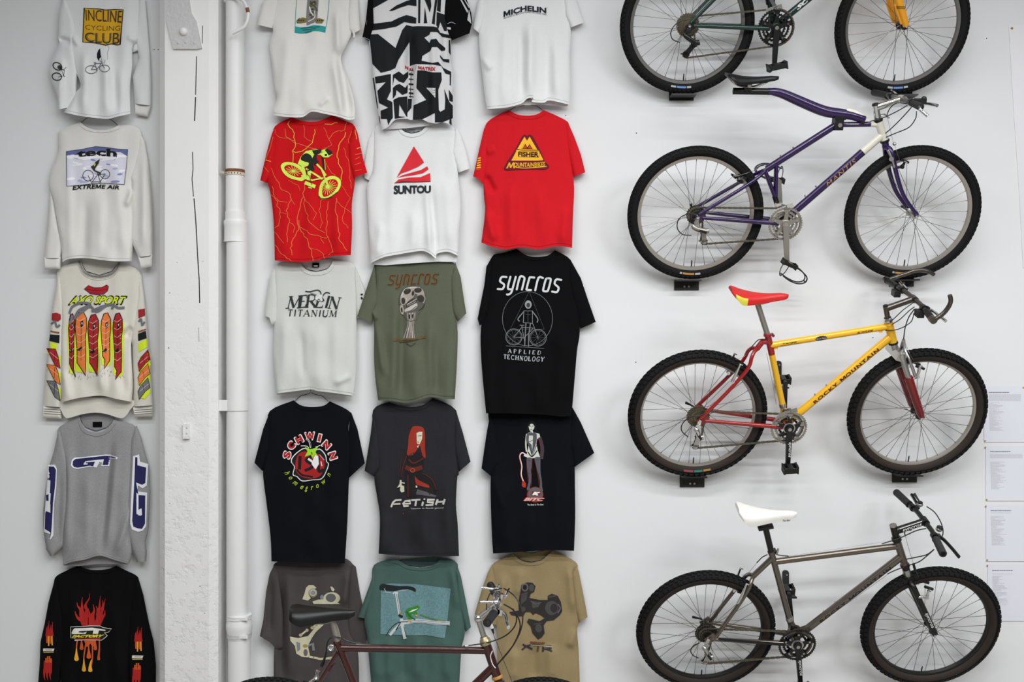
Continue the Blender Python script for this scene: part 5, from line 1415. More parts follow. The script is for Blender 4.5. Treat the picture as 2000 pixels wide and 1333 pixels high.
    def syncros(s, tl, tr, br, bl, w, col, layer=2, slant=.22, sag=0.0, outline=None):
        t = 'syncros'; adv = {'r': .80, 'c': .94}; n = sum(adv.get(ch, 1) for ch in t); pos = 0.0
        for ch in t:
            k = pos; pos += adv.get(ch, 1)
            for st in s.SYN[ch]:
                P = []
                for (x, y) in smoothpath(st, 3):
                    u = (k + x * .70 + .08 + slant * y) / (n + .05); v = y
                    X = (tl[0] * (1 - u) + tr[0] * u) * v + (bl[0] * (1 - u) + br[0] * u) * (1 - v)
                    Y = (tl[1] * (1 - u) + tr[1] * u) * v + (bl[1] * (1 - u) + br[1] * u) * (1 - v) + sag * 4 * u * (1 - u)
                    P.append((X, Y))
                if outline: s.line(P, w * 1.5, outline, layer - 1)
                s.line(P, w, col, layer)
                for e in (P[0], P[-1]): s.ell(e[0], e[1], w / 2, w / 2, col, layer, n=10)
    def done(s, label=None):
        for q in s.pm.values():
            if q.v: inv(obj('printed_graphic', q, s.root, smooth=180, label=label), s.root)

def hanger(label, x, y, xl, yl, xr, yr, d=.013, hook=True):
    """wire clothes hanger with its apex at (x,y) and the arm ends at (xl,yl), (xr,yr)"""
    th = thing('wire_hanger', label, 'clothes hanger', W(x, y, d), 'wire hangers carrying the shirts')
    m = mat('hanger_wire', (60, 58, 56), 0.35, metal=.9)
    mb = MB()
    mb.tube(smoothpath([W(x, y - 2, d), W(x - 3, y + 1, d), W(x - 12, y + 4, d), W(xl + (x - xl) * .35, yl + (y - yl) * .62, d), W(xl, yl, d)], 5), .0016, m, 8)
    mb.tube(smoothpath([W(x, y - 2, d), W(x + 3, y + 1, d), W(x + 12, y + 4, d), W(xr + (x - xr) * .35, yr + (y - yr) * .62, d), W(xr, yr, d)], 5), .0016, m, 8)
    inv(obj('hanger_arm', mb, th), th)
    mb = MB(); mb.tube(smoothpath([W(x, y - 1, d), W(x, y - 8, d), W(x + 5, y - 12, d), W(x + 5, y - 19, d - .004), W(x, y - 21, d - .006), W(x - 4, y - 18, d - .006)], 5), .0016, m, 8); inv(obj('hanger_hook', mb, th), th)
    mb = MB(); mb.tube([W(x, y - 20, -.001), W(x, y - 20, .03)], .0018, M_steel, 8); inv(obj('nail', mb, th), th)

C_white = cloth_mat('white_cotton', (226, 226, 226)); C_off = cloth_mat('offwhite_cotton', (223, 221, 216)); C_cream = cloth_mat('cream_cotton', (220, 216, 205)); C_ash = cloth_mat('ash_cotton', (206, 207, 202))
C_heather = cloth_mat('heather_grey', (148, 147, 148), .14); C_black = cloth_mat('black_cotton', (9, 9, 11), .1); C_navy = cloth_mat('faded_black_cotton', (11, 13, 18), .1); C_char = cloth_mat('charcoal_cotton', (42, 42, 46), .1)
C_red = cloth_mat('red_cotton', (200, 22, 28), .04); C_red2 = cloth_mat('bright_red_cotton', (206, 28, 38), .06); C_olive = cloth_mat('olive_cotton', (92, 97, 80), .08); C_dgrey = cloth_mat('brown_grey_cotton', (74, 69, 68), .08)
C_teal = cloth_mat('teal_cotton', (72, 97, 91), .08); C_tan = cloth_mat('tan_cotton', (147, 130, 95), .07)
K = (22, 24, 26)
# ---------------- left column: long sleeve shirts
G = 'shirts hung on the wall'
c = Crop(60, 0, 5.331)
s = Shirt('long_sleeve_shirt', 'white long sleeve shirt with a yellow square of lettering, topmost of the left column', c,
  [(520, -150), (350, -60), (335, 60), (410, 380), (440, 660), (520, 880), (470, 960), (430, 1050), (345, 1170)],
  [(345, 1170), (540, 1212), (790, 1238), (900, 1215), (1035, 1185)], [(1035, 1185), (1030, 900), (1055, 680), (1060, 480), (1120, 400), (1130, 60), (1080, -70), (880, -150)], [(880, -150), (700, -110), (520, -150)],
  C_white, folds=[(780, 550, 790, 1230, 9, .009), (870, 700, 900, 1220, 7, -.006), (560, 500, 540, 1200, 8, .008), (420, 360, 500, 480, 5, .008), (1000, 380, 1120, 430, 5, .006)], seed=1, ripple=.006, cat='shirt', hemcol=(214, 214, 216))
sl = s.sleeve([(345, -40), (300, 130), (285, 380), (300, 440), (230, 600), (195, 720), (215, 850), (275, 1020), (282, 1125), (300, 1138), (420, 1115), (430, 990), (440, 740), (395, 440), (420, 350), (400, 200)], (8, 10), base=(.03, .052), w=10, seed=2, folds=[(290, 400, 420, 440, 5, -.012), (330, 600, 300, 1000, 6, .007)], ripple=.007)
s.sleeve([(1130, -40), (1190, 0), (1220, 350), (1240, 600), (1250, 900), (1245, 1100), (1085, 1080), (1100, 800), (1130, 600), (1125, 400)], (5, 6), base=(.02, .03), w=10, seed=3, ripple=.006)
s.cuff([(1087, 1075), (1090, 1192), (1215, 1215), (1248, 1100)], C_off, .026)
s.sleeve([(1060, 420), (1125, 400), (1125, 520), (1058, 545)], None, base=(.02, .02), amp=.008, w=5, name='sleeve_fold')
s.poly([(558, 84), (620, 90), (700, 92), (780, 104), (880, 98), (962, 100), (948, 260), (930, 462), (900, 468), (840, 456), (780, 470), (720, 456), (660, 444), (600, 440), (542, 438), (548, 260)], (214, 162, 30), 0)
s.line([(558, 84), (620, 90), (700, 92), (780, 104), (880, 98), (962, 100), (948, 260), (930, 462), (900, 468), (840, 456), (780, 470), (720, 456), (660, 444), (600, 440), (542, 438), (548, 260)], 9, (40, 42, 40), 1, True)
BR = (104, 84, 60); DK = (50, 46, 40)
s.text('INCLINE', (568, 100), (948, 110), (938, 236), (575, 212), BR, 2, .0)
s.text('INCLINE', (574, 102), (954, 112), (944, 238), (580, 214), DK, 3, -.02)
s.text('CYCLING', (568, 258), (935, 268), (930, 318), (570, 306), DK, 2, -.012, sag=6)
s.text('CLUB', (562, 335), (925, 340), (918, 458), (565, 428), DK, 2, -.01, sag=8); s.text('CLUB', (570, 333), (933, 338), (926, 456), (573, 426), (150, 120, 60), 1, .015, sag=8)
s.bike(630, 725, 768, 712, 60, 52, 5, (60, 62, 66), 1, ry=.68)
s.poly([(690, 560), (705, 520), (722, 505), (728, 570), (735, 590), (715, 610), (712, 640), (690, 600)], K, 1); s.line([(735, 600), (740, 640), (765, 660), (775, 620)], 3, (90, 90, 94)); s.line([(800, 470), (818, 500), (798, 545), (800, 620)], 3, (120, 120, 124))
s.on(sl)
for cx, cy in ((278, 690), (272, 798)): s.ring(cx, cy, 50, 36 if cy < 700 else 38, 9, K, 1, 30 if cy < 700 else 10)
s.line([(280, 690), (340, 730), (370, 700)], 5, K); s.line([(290, 800), (345, 790), (350, 730)], 4, K); s.line([(300, 680), (345, 790), (358, 800)], 4, K); s.ell(300, 700, 22, 22, (70, 70, 74), 1)
s.done()

c = Crop(60, 230, 4.442)
s = Shirt('long_sleeve_shirt', 'white long sleeve shirt with a square cloud picture and black lettering on the back', c,
  [(430, 38), (270, 100), (245, 140), (240, 300), (185, 450), (165, 580), (200, 720), (230, 900), (260, 1080), (275, 1255)],
  [(275, 1255), (330, 1228), (480, 1220), (700, 1245), (870, 1245)], [(870, 1245), (885, 1000), (888, 800), (890, 660), (880, 560), (935, 400), (960, 140), (880, 70), (760, 66)], [(760, 66), (700, 95), (600, 108), (500, 88), (430, 38)],
  C_off, folds=[(330, 300, 345, 1240, 10, .006), (620, 640, 600, 1230, 11, .007), (480, 700, 470, 1200, 9, -.005), (820, 780, 900, 600, 6, .010), (760, 500, 800, 1200, 10, .005)], seed=4, ripple=.006, cat='shirt', hemcol=(212, 212, 210), collar=5)
s.sleeve([(945, 130), (985, 200), (1020, 400), (1045, 700), (1055, 1000), (1052, 1195), (935, 1210), (890, 1040), (893, 800), (905, 560), (880, 520), (930, 350)], (5, 6), base=(.022, .052), w=10, seed=5, ripple=.007, folds=[(980, 300, 980, 1200, 8, .007)])
s.cuff([(932, 1205), (962, 1312), (1050, 1290), (1054, 1190)], C_off, .052)
s.sleeve([(170, 600), (205, 740), (240, 950), (272, 1090), (255, 1218), (122, 1218), (145, 1000), (160, 800)], (4, 5), base=(.020, .050), amp=.014, w=10, seed=6)
s.cuff([(120, 1212), (125, 1315), (250, 1312), (257, 1212)], C_off, .050)
SKY = [(310, 292), (440, 275), (560, 250), (640, 255), (740, 270), (842, 276), (830, 420), (812, 580), (680, 570), (600, 566), (520, 575), (400, 588), (312, 594)]
s.poly(SKY, (214, 214, 226), 0)
s.poly([(310, 292), (440, 275), (560, 250), (640, 255), (740, 270), (842, 276), (838, 335), (780, 300), (600, 290), (420, 318), (312, 350)], (98, 104, 152), 1)
rng = random.Random(5)
for k in range(30):
    x = rng.uniform(345, 800); y = rng.uniform(335, 560); b = rng.choice([(236, 236, 240), (240, 240, 244), (176, 178, 206), (140, 144, 188), (228, 228, 236)])
    s.ell(x, y, rng.uniform(16, 42), rng.uniform(6, 13), b, 1 if b[0] > 200 else 2, rng.uniform(-10, 10), n=14)
for x in range(330, 820, 34): s.ell(x, 345 + 12 * math.sin(x * .03), 26, 13, (238, 238, 242), 3, n=14)
s.line(SKY, 4, (70, 72, 90), 4, True)
s.text('tech', (398, 285), (748, 275), (748, 345), (398, 350), K, 3, .035, sag=-14)
s.ell(560, 345, 150, 10, (238, 238, 242), 4, n=20)
s.text('EXTREME AIR', (362, 588), (768, 588), (768, 624), (362, 628), K, 2, .02, .18, sag=-10)
s.bike(645, 490, 498, 502, 40, 46, 4.5, K, 5)
s.poly([(600, 358), (560, 385), (545, 410), (520, 425), (545, 460), (560, 470), (560, 440), (590, 395)], (52, 50, 48), 6); s.poly([(545, 408), (558, 392), (564, 408), (552, 424)], (204, 190, 60), 7); s.line([(555, 460), (600, 480), (590, 505)], 10, (60, 50, 44), 6); s.ell(640, 492, 10, 10, (80, 140, 130), 6, n=10)
s.done()
hanger('wire hanger above the white shirt with the cloud picture', 189, 226, 158, 240, 230, 245)

c = Crop(60, 500, 4.0385)
s = Shirt('long_sleeve_shirt', 'cream long sleeve jersey with tall red and orange letters on chest and sleeves', c,
  [(390, 40), (230, 95), (205, 180), (215, 320), (238, 480), (232, 700), (240, 1000), (247, 1155)],
  [(247, 1155), (350, 1128), (450, 1112), (560, 1104), (680, 1130), (790, 1152)], [(790, 1152), (800, 1000), (790, 700), (828, 530), (868, 300), (860, 125), (690, 50)], [(690, 50), (640, 130), (540, 160), (440, 130), (390, 40)],
  C_cream, folds=[(745, 520, 690, 690, 6, .006), (800, 560, 740, 640, 6, -.007), (560, 700, 560, 1100, 8, .009), (260, 900, 300, 1150, 8, .006), (680, 700, 740, 1100, 9, -.006)], seed=7, ripple=.007, cat='shirt', collar=8)
s.panel([(246, 1130), (245, 1230), (270, 1272), (300, 1280), (400, 1252), (510, 1238), (600, 1250), (690, 1278), (735, 1276), (780, 1220), (792, 1130)], .041, amp=.0)
s.panel([(420, 20), (390, 45), (440, 120), (540, 150), (640, 120), (690, 50), (660, 20)], .010, fabric=C_cream, name='back_panel', curve=False)
for r in (0, 9, 18, 30):
    s.line([(386 - r * .6, 42), (436 - r * .6, 131 + r * .45), (540, 160 + r * .6), (644 + r * .6, 131 + r * .45), (694 + r * .6, 52)], 2.6, (70, 70, 72) if r < 25 else (190, 186, 176), 9, sm=True)
a = s.sleeve([(225, 110), (190, 300), (165, 450), (150, 620), (125, 850), (102, 1185), (243, 1195), (242, 1000), (232, 700), (238, 480)], (5, 6), base=(.024, .036), w=10, seed=8, ripple=.007)
b = s.sleeve([(860, 120), (890, 300), (905, 450), (925, 700), (945, 950), (960, 1180), (808, 1190), (840, 1000), (830, 700), (815, 650), (832, 520)], (5, 6), base=(.024, .036), w=10, seed=9, ripple=.007)
cu = s.cuff([(100, 1178), (98, 1280), (240, 1287), (245, 1190)], C_cream, .030); s.on(cu)
for y in (1208, 1226, 1244): s.line([(103, y), (240, y + 9)], 3, (80, 80, 80))
cu = s.cuff([(806, 1186), (820, 1272), (958, 1270), (960, 1176)], C_cream, .030); s.on(cu)
for y in (1212, 1229, 1246): s.line([(818, y + 6), (956, y - 2)], 3, (80, 80, 80))
REDC = (168, 40, 44); ORC = (226, 122, 60); LIME = (214, 232, 40); GREY = (112, 112, 118)
s.on(s.body)
LIP = [(422, 262), (455, 234), (500, 252), (560, 250), (600, 230), (614, 240), (606, 275), (575, 302), (520, 306), (468, 298), (450, 282)]
s.poly(LIP, (170, 30, 40), 1); s.line(LIP, 4, K, 2, True); s.line([(430, 262), (520, 276), (604, 264)], 3, K, 2)
s.text('AXO SPORT', (314, 313), (764, 315), (754, 390), (290, 394), K, 2, .06, .28, sag=-4); s.text('AXO SPORT', (322, 322), (752, 324), (744, 380), (304, 384), LIME, 3, .02, .28, sag=-4)
for (x0, x1, y0, y1, col, tip) in ((300, 345, 455, 955, REDC, 355), (352, 440, 440, 945, ORC, 432), (452, 535, 460, 945, REDC, 525), (555, 630, 450, 890, ORC, 580), (650, 722, 450, 975, REDC, 668)):
    w = x1 - x0
    # lime splash behind
    s.poly([(x0 - 14, y0 + 90), (x0 + w * .4, y0 + 40), (x1 + 16, y0 + 80), (x1 + 12, (y0 + y1) / 2), (x1 + 6, y1 - 40), (x1 - 10, y1 - 20), (x0 + 6, y1 - 30), (x0 - 10, (y0 + y1) / 2)], LIME, 0)
    o = [(x0 + 4, y0 + 60), (x0 + w * .3, y0 + 8), (x0 + w * .7, y0), (x1, y0 + 50), (x1 + 2, y0 + 130), (x1 - w * .1, y0 + 200), (x1 - 6, y0 + 330), (x1 - 8, y1 - 60), (tip, y1), (x0 + w * .4, y1 - 70), (x0 + w * .15, y1 - 100), (x0 + w * .15, y0 + 300), (x0 + w * .05, y0 + 200), (x0 - 2, y0 + 120)]
    s.poly(o, col, 2); s.line(o, 6, K, 4, True)
    s.line([(x0 + w * .52, y0 + 130), (x0 + w * .50, y1 - 120)], 3, K, 4)
    s.poly([(x0 + w * .45, y0 + 80), (x0 + w * .7, y0 + 70), (x0 + w * .7, y0 + 115), (x0 + w * .48, y0 + 130)], K, 4); s.poly([(x0 + w * .52, y0 + 90), (x0 + w * .64, y0 + 84), (x0 + w * .62, y0 + 108)], (226, 224, 214), 5)
    s.poly([(x0 + w * .1, y0 + 305), (x0 + w * .55, y0 + 275), (x0 + w * .65, y0 + 300), (x0 + w * .4, y0 + 310)], K, 5)
    for k in range(6):
        y = y0 + 60 + k * (y1 - y0 - 160) / 6
        s.line([(x0 + w * .1, y), (x0 + w * .45, y + 14), (x0 + w * .9, y - 12)], 3, (236, 200, 180), 5)
for pts in ([(305, 455), (330, 400), (400, 370), (470, 385), (380, 430), (345, 500)], [(350, 490), (420, 430), (470, 400), (520, 440), (600, 390), (640, 380)], [(480, 440), (560, 400), (640, 385), (690, 410), (740, 408)], [(310, 540), (330, 470)], [(640, 420), (655, 380)]):
    s.line(pts, 19, GREY, 6, sm=True)
rng = random.Random(8)
for k in range(40):
    x = rng.uniform(300, 740); y = rng.uniform(880, 965); s.line([(x, y), (x + rng.uniform(-14, 14), y + rng.uniform(8, 26))], 2, (120, 116, 90), 1)
for cl, sg, X in ((a, 1, 0), (b, -1, 1)):
    s.on(cl)
    def q(x, y): return (x, y)
    if X == 0:
        s.poly([(168, 455), (200, 448), (236, 462), (238, 500), (215, 518), (165, 508)], (160, 38, 46), 2); s.line([(160, 540), (190, 520), (205, 560), (230, 545)], 16, GREY, 2, sm=True); s.line([(155, 595), (225, 608)], 12, (150, 90, 66), 2)
        s.poly([(152, 620), (228, 625), (225, 690), (145, 670)], K, 2); s.poly([(150, 682), (205, 690), (205, 760), (160, 735)], LIME, 1)
        for (y, col) in ((730, REDC), (858, ORC), (985, GREY)):
            P = [(125, y), (195, y + 5), (218, y + 70), (232, y + 160), (190, y + 130), (160, y + 70)]
            s.poly([(115, y + 30), (170, y + 60), (236, y + 150), (236, y + 60)], LIME, 1); s.poly(P, col, 2); s.line(P, 4, K, 3, True); s.line([(150, y + 30), (225, y + 90)], 3, (230, 200, 190), 3); s.line([(190, y + 20), (185, y + 110)], 3, K, 3)
    else:
        s.poly([(848, 425), (900, 416), (904, 470), (850, 492)], (160, 38, 46), 2); s.line([(852, 520), (870, 500), (880, 545), (900, 520)], 16, GREY, 2, sm=True); s.line([(848, 600), (910, 580)], 12, (150, 90, 66), 2)
        s.poly([(846, 615), (908, 592), (915, 650), (848, 672)], K, 2); s.poly([(850, 690), (920, 655), (920, 720), (850, 760)], LIME, 1)
        for (y, col) in ((740, REDC), (850, ORC), (960, GREY)):
            P = [(845, y + 110), (870, y + 60), (925, y), (942, y + 80), (905, y + 110), (855, y + 175)]
            s.poly([(845, y + 160), (860, y + 60), (940, y + 20), (945, y + 120), (900, y + 170)], LIME, 1); s.poly(P, col, 2); s.line(P, 4, K, 3, True); s.line([(860, y + 110), (930, y + 50)], 3, (230, 200, 190), 3); s.line([(885, y + 60), (895, y + 110)], 3, K, 3)
s.done()

def gt(s, f, BL, WH, K_=None):
    """wide slanted two letter logo; f maps unit coordinates (0..4, 0..1) to the crop"""
    o = [(0, .25), (.25, .0), (1.2, -.08), (2.9, -.30), (3.4, -.28), (4.0, .0), (3.9, .18), (3.35, .10), (3.25, .85), (2.55, .85), (2.62, .5), (2.4, .45), (2.15, 1.0), (1.6, .92), (.5, 1.15), (.1, 1.05), (-.08, .8)]
    s.poly([f(p) for p in o], WH, 1)
    g = [(.10, .35), (.32, .15), (1.2, .04), (2.85, -.17), (3.4, -.15), (3.82, .03), (3.78, .10), (3.35, .02), (3.15, .75), (2.65, .75), (2.78, .18), (2.3, .22), (1.2, .36), (1.02, .60), (1.02, .72), (1.35, .70), (1.4, .58), (1.2, .58), (1.24, .48), (2.0, .42), (1.85, .90), (1.55, .82), (.5, 1.02), (.2, .95), (.06, .75)]
    s.poly([f(p) for p in g], BL, 2)

c = Crop(60, 800, 4.3)
s = Shirt('long_sleeve_shirt', 'heather grey long sleeve shirt with navy and white block letters on chest and sleeves', c,
  [(410, 60), (240, 150), (236, 260), (280, 450), (292, 700), (270, 1000), (270, 1310)],
  [(270, 1310), (350, 1282), (460, 1262), (580, 1230), (700, 1265), (820, 1300)], [(820, 1300), (845, 1200), (832, 1000), (850, 700), (870, 320), (885, 150), (700, 85)], [(700, 85), (640, 165), (550, 195), (450, 160), (410, 60)],
  C_heather, folds=[(690, 200, 590, 1230, 9, -.011), (720, 260, 640, 1250, 9, .008), (860, 800, 700, 1250, 8, .008), (330, 300, 300, 1250, 9, .006), (480, 500, 470, 1240, 10, .006)], seed=10, ripple=.006, cat='shirt', hemcol=(176, 176, 178))
M = (186, 186, 188)
s.panel([(415, 40), (410, 70), (460, 150), (550, 180), (640, 150), (700, 90), (690, 40)], .010, name='back_panel', curve=False)
s.panel([(270, 1250), (272, 1312), (400, 1318), (560, 1300), (700, 1300), (820, 1302), (840, 1200)], .042, curve=False)
mb = MB(); p = W(*c((560, 127)), .014); mb.box(p, (.046, .003, .026), C_black); inv(obj('neck_label', mb, s.root), s.root)
a = s.sleeve([(236, 155), (195, 350), (155, 480), (120, 700), (105, 850), (105, 1000), (130, 1180), (165, 1235), (200, 1225), (250, 1150), (270, 1000), (292, 700), (280, 450)], (7, 8), base=(.030, .044), w=11, seed=11, folds=[(250, 500, 225, 1150, 6, -.004)], ripple=.003)
b = s.sleeve([(885, 140), (920, 230), (960, 380), (990, 480), (1000, 700), (985, 1000), (960, 1120), (970, 1200), (965, 1280), (890, 1285), (880, 1180), (842, 1030), (840, 800), (862, 500), (872, 260)], (8, 9), base=(.030, .044), w=11, seed=12)
NV = (38, 36, 84); WH = (226, 226, 230)
s.on(s.body); gt(s, lambda p: (345 + p[0] * 97, 405 + p[1] * 84 + 0 * p[0]), NV, WH)
s.on(b)
def fb(p): return (850 + (1 - p[1]) * 0 + p[1] * 105, 1010 - p[0] * 152)
s.poly([(860, 395), (910, 378), (918, 440), (988, 460), (975, 640), (940, 665), (900, 640), (895, 690), (978, 700), (970, 980), (940, 1020), (900, 1030), (850, 1010), (835, 960), (845, 700)], WH, 1)
s.poly([(878, 400), (896, 405), (896, 470), (970, 490), (962, 620), (935, 635), (885, 615), (885, 860), (915, 880), (912, 840), (930, 832), (935, 880), (925, 895), (888, 880), (884, 760), (905, 720), (962, 725), (960, 960), (935, 1005), (895, 1000), (862, 985), (852, 940), (870, 600)], NV, 2)
s.poly([(888, 700), (905, 716), (905, 845), (932, 838), (934, 890), (905, 892), (888, 860)], WH, 3)
s.on(a)
s.poly([(150, 465), (205, 465), (220, 500), (215, 640), (196, 800), (190, 1060), (165, 1095), (150, 1090), (165, 1050), (108, 1030), (120, 850), (128, 720), (140, 560)], WH, 1)
s.poly([(150, 480), (195, 482), (212, 510), (205, 640), (188, 780), (178, 960), (172, 1040), (160, 1090), (155, 1090), (165, 1035), (118, 1005), (122, 870), (130, 855), (165, 870), (165, 800), (130, 770), (128, 720), (160, 710), (165, 610), (140, 595)], NV, 2)
s.poly([(138, 595), (165, 598), (158, 700), (168, 708), (160, 830), (128, 770), (150, 770), (150, 625), (138, 640)], WH, 3)
s.done()

c = Crop(60, 1090, 5.4846)
s = Shirt('long_sleeve_shirt', 'black long sleeve shirt with red and yellow flames on chest and sleeves', c,
  [(520, 80), (380, 140), (265, 210), (255, 330), (310, 600), (320, 1000), (320, 1400)], [(320, 1400), (700, 1410), (1040, 1400)], [(1040, 1400), (1062, 900), (1100, 500), (1150, 300), (1140, 205), (1020, 140), (910, 88)], [(910, 88), (830, 120), (700, 132), (590, 118), (520, 80)],
  C_black, seed=13, ripple=.007, cat='shirt', hemline=False, folds=[(480, 300, 420, 1400, 12, .008), (900, 500, 930, 1400, 12, .008)])
a = s.sleeve([(262, 215), (190, 480), (150, 700), (105, 900), (95, 1150), (75, 1400), (300, 1400), (322, 1000), (308, 600)], (5, 6), base=(.028, .04), seed=14)
b = s.sleeve([(1142, 210), (1200, 400), (1260, 700), (1310, 900), (1335, 1150), (1335, 1400), (1050, 1400), (1062, 900), (1105, 500)], (5, 6), base=(.028, .04), seed=15)
FR = (168, 34, 30); FO = (196, 84, 34); FY = (226, 164, 40)
def flame(s, pts, w, col, L=1): s.line(pts, w, col, L, sm=True, taper=True)
s.on(s.body)
for pts in ([(590, 740), (570, 690), (510, 650), (485, 610), (475, 575)], [(575, 720), (545, 620), (535, 560), (505, 520), (495, 480)], [(560, 610), (550, 540), (548, 480), (555, 425)], [(580, 720), (590, 620), (600, 560), (575, 530), (580, 500)], [(600, 640), (600, 560), (590, 500), (625, 440), (630, 385)], [(650, 740), (640, 660), (630, 600), (615, 545)], [(660, 720), (660, 620), (680, 570), (668, 500)], [(700, 740), (720, 650), (715, 560), (700, 520)], [(715, 620), (735, 540), (740, 480), (745, 410)], [(720, 720), (760, 650), (790, 610), (795, 565)], [(745, 640), (770, 550), (785, 500), (800, 440)], [(765, 560), (775, 510), (770, 450)]):
    flame(s, pts, 62 if pts[0][1] > 700 else 40, FR)
for pts, r, cols in (([(500, 890), (490, 960), (490, 1085)], 24, FY), ([(545, 890), (545, 970)], 20, FO), ([(595, 900), (570, 1060), (570, 1200)], 22, FY), ([(620, 890), (622, 1060)], 24, FO), ([(660, 900), (660, 1080), (638, 1205)], 22, FY), ([(690, 890), (692, 975)], 18, FO), ([(735, 890), (735, 1000), (728, 1085)], 15, FO)):
    s.line(pts, 14, FO, 1, sm=True); e = pts[-1]; p0 = pts[-2]
    s.poly([(e[0] - r, e[1]), (e[0] - r * .7, e[1] + r * .7), (e[0], e[1] + r), (e[0] + r * .7, e[1] + r * .7), (e[0] + r, e[1]), (e[0] + r * .45, e[1] - 60), (p0[0] * .6 + e[0] * .4 + 4, e[1] - 110), (p0[0] * .6 + e[0] * .4 - 4, e[1] - 110), (e[0] - r * .5, e[1] - 60)], cols, 2, sm=True)
s.poly([(560, 860), (700, 860), (690, 940), (660, 960), (640, 920), (600, 960)], FO, 1)
P = [(428, 742), (560, 738), (640, 730), (740, 732), (780, 750), (866, 764), (830, 800), (790, 805), (820, 836), (790, 862), (760, 884), (600, 880), (470, 886), (476, 862), (430, 860)]
s.poly(P, K, 3); s.line(P, 6, (214, 210, 200), 5, True)
gt(s, lambda p: (440 + p[0] * 92, 775 + p[1] * 42), (220, 216, 206), K)
s.prints.m  # same layer order
s.poly([(455, 770), (470, 757), (660, 750), (800, 772), (800, 786), (730, 780), (722, 816), (664, 816), (672, 780), (600, 784), (520, 788), (505, 800), (560, 806), (585, 800), (600, 792), (590, 816), (440, 820), (438, 800)], (222, 218, 208), 6)
s.text('FACTORY', (446, 830), (790, 824), (770, 856), (440, 856), (222, 206, 40), 6, .06, .3)
s.poly([(480, 868), (750, 862), (740, 880), (470, 884)], (150, 40, 36), 4)
for cl, x0, y0, y1 in ((a, 200, 690, 975), (b, 1152, 750, 1050)):
    s.on(cl)
    for dx, h in ((-26, 60), (-8, 110), (12, 70), (30, 100)):
        flame(s, [(x0 + dx, y0 + 150), (x0 + dx - 2, y0 + 80), (x0 + dx + 5, y0 + 80 - h + 20)], 34, FR)
        s.line([(x0 + dx * .9, y0 + 150), (x0 + dx, y0 + 190 + h * .6)], 14, FO if h < 90 else FY, 2)
    s.poly([(x0 - 36, y0 + 120), (x0 + 36, y0 + 120), (x0 + 32, y0 + 215), (x0 - 36, y0 + 205)], FR, 1)
    s.poly([(x0 - 66, y1 - 2), (x0 + 54, y1), (x0 + 44, y1 + 28), (x0 - 68, y1 + 28)], (216, 212, 204), 3); s.line([(x0 - 40, y1 + 14), (x0 + 30, y1 + 14)], 5, K, 4); s.line([(x0 - 64, y1 + 40), (x0 + 46, y1 + 38)], 8, (190, 170, 50), 3)
    y = y1 + 110
    for dx, h in ((-24, 40), (-6, 60), (14, 60), (30, 36)): s.line([(x0 + dx - 12, y + 40), (x0 + dx - 12, y + 30 - h)], 15, FO, 2)
    s.poly([(x0 - 60, y + 20), (x0 + 30, y + 10), (x0 + 26, y + 150), (x0 - 62, y + 150)], FR, 1)
    for dx in (-50, -20, 12): flame(s, [(x0 + dx, y + 110), (x0 + dx - 6, y + 180), (x0 + dx + 4, y + 230)], 34, FR)
s.done()
# ---------------- first short sleeve column
c = Crop(490, 0, 5.552)
s = Shirt('t_shirt', 'white t-shirt with a teal banner under a plant picture, cut off by the top edge', c,
  [(500, -160), (290, -120), (235, -20), (248, 60), (215, 200), (240, 330), (205, 490), (230, 700), (260, 950), (285, 1060), (240, 1190), (245, 1250)],
  [(245, 1250), (400, 1270), (560, 1270), (660, 1212), (800, 1235), (960, 1270), (1060, 1302), (1130, 1288)], [(1130, 1288), (1118, 1100), (1050, 850), (975, 640), (1040, 480), (1095, 330), (1078, 60), (1080, -80), (850, -160)], [(850, -160), (680, -120), (500, -160)],
  C_off, folds=[(930, 100, 945, 600, 7, .010), (950, 560, 1070, 1290, 9, -.014), (900, 600, 1000, 1290, 9, .010), (620, 500, 600, 1260, 12, .009), (420, 300, 330, 1200, 11, .006), (730, 1150, 850, 1050, 5, .006)], seed=20, ripple=.006, hemcol=(212, 211, 208))
s.sleeve([(255, -80), (130, 20), (60, 265), (230, 305), (218, 200), (255, 30)], (2, 3), base=(.022, .034), seed=21)
s.sleeve([(1078, -90), (1160, -20), (1185, 320), (1120, 362), (1098, 330), (1085, 150)], (2, 3), base=(.022, .03), seed=22)
mb = MB(); mb.tube(smoothpath([W(*c(p), .035) for p in ((1105, 330), (1118, 370), (1122, 405), (1112, 400))], 4), .006, C_off, 10); inv(obj('sleeve_curl', mb, s.root), s.root)
TE = (42, 150, 148)
s.on(s.body)
s.line([(497, -20), (487, 120), (480, 290)], 5, TE); s.line([(850, -20), (838, 140), (818, 290)], 5, TE)
s.poly([(478, 285), (540, 297), (620, 290), (680, 272), (740, 275), (815, 290), (808, 352), (740, 336), (680, 334), (610, 360), (540, 362), (475, 355)], TE, 1, sm=False)
for y in (292, 312, 336): s.line([(540 + (y - 292), y + 16), (640, y + 6), (745 - (y - 292) * 2, y - 2)], 9, (30, 90, 90), 2, sm=True)
s.poly([(615, -20), (735, -20), (725, 120), (720, 200), (690, 240), (605, 275), (600, 200), (608, 60)], (128, 122, 122), 1)
for pts in ([(640, 20), (700, 30), (690, 60)], [(625, 80), (680, 60), (720, 120)], [(640, 130), (700, 140), (650, 200)]): s.line(pts, 20, (86, 88, 62), 2, sm=True)
for (x, y, r) in ((655, 40, 18), (690, 20, 16), (670, 100, 16), (650, 160, 18)): s.ell(x, y, r, r * .7, (70, 70, 50), 3)
s.poly([(500, 250), (515, 210), (560, 188), (605, 200), (600, 240), (540, 252)], (124, 112, 66), 2); s.poly([(690, 210), (740, 195), (798, 215), (770, 252), (705, 250)], (124, 112, 66), 2)
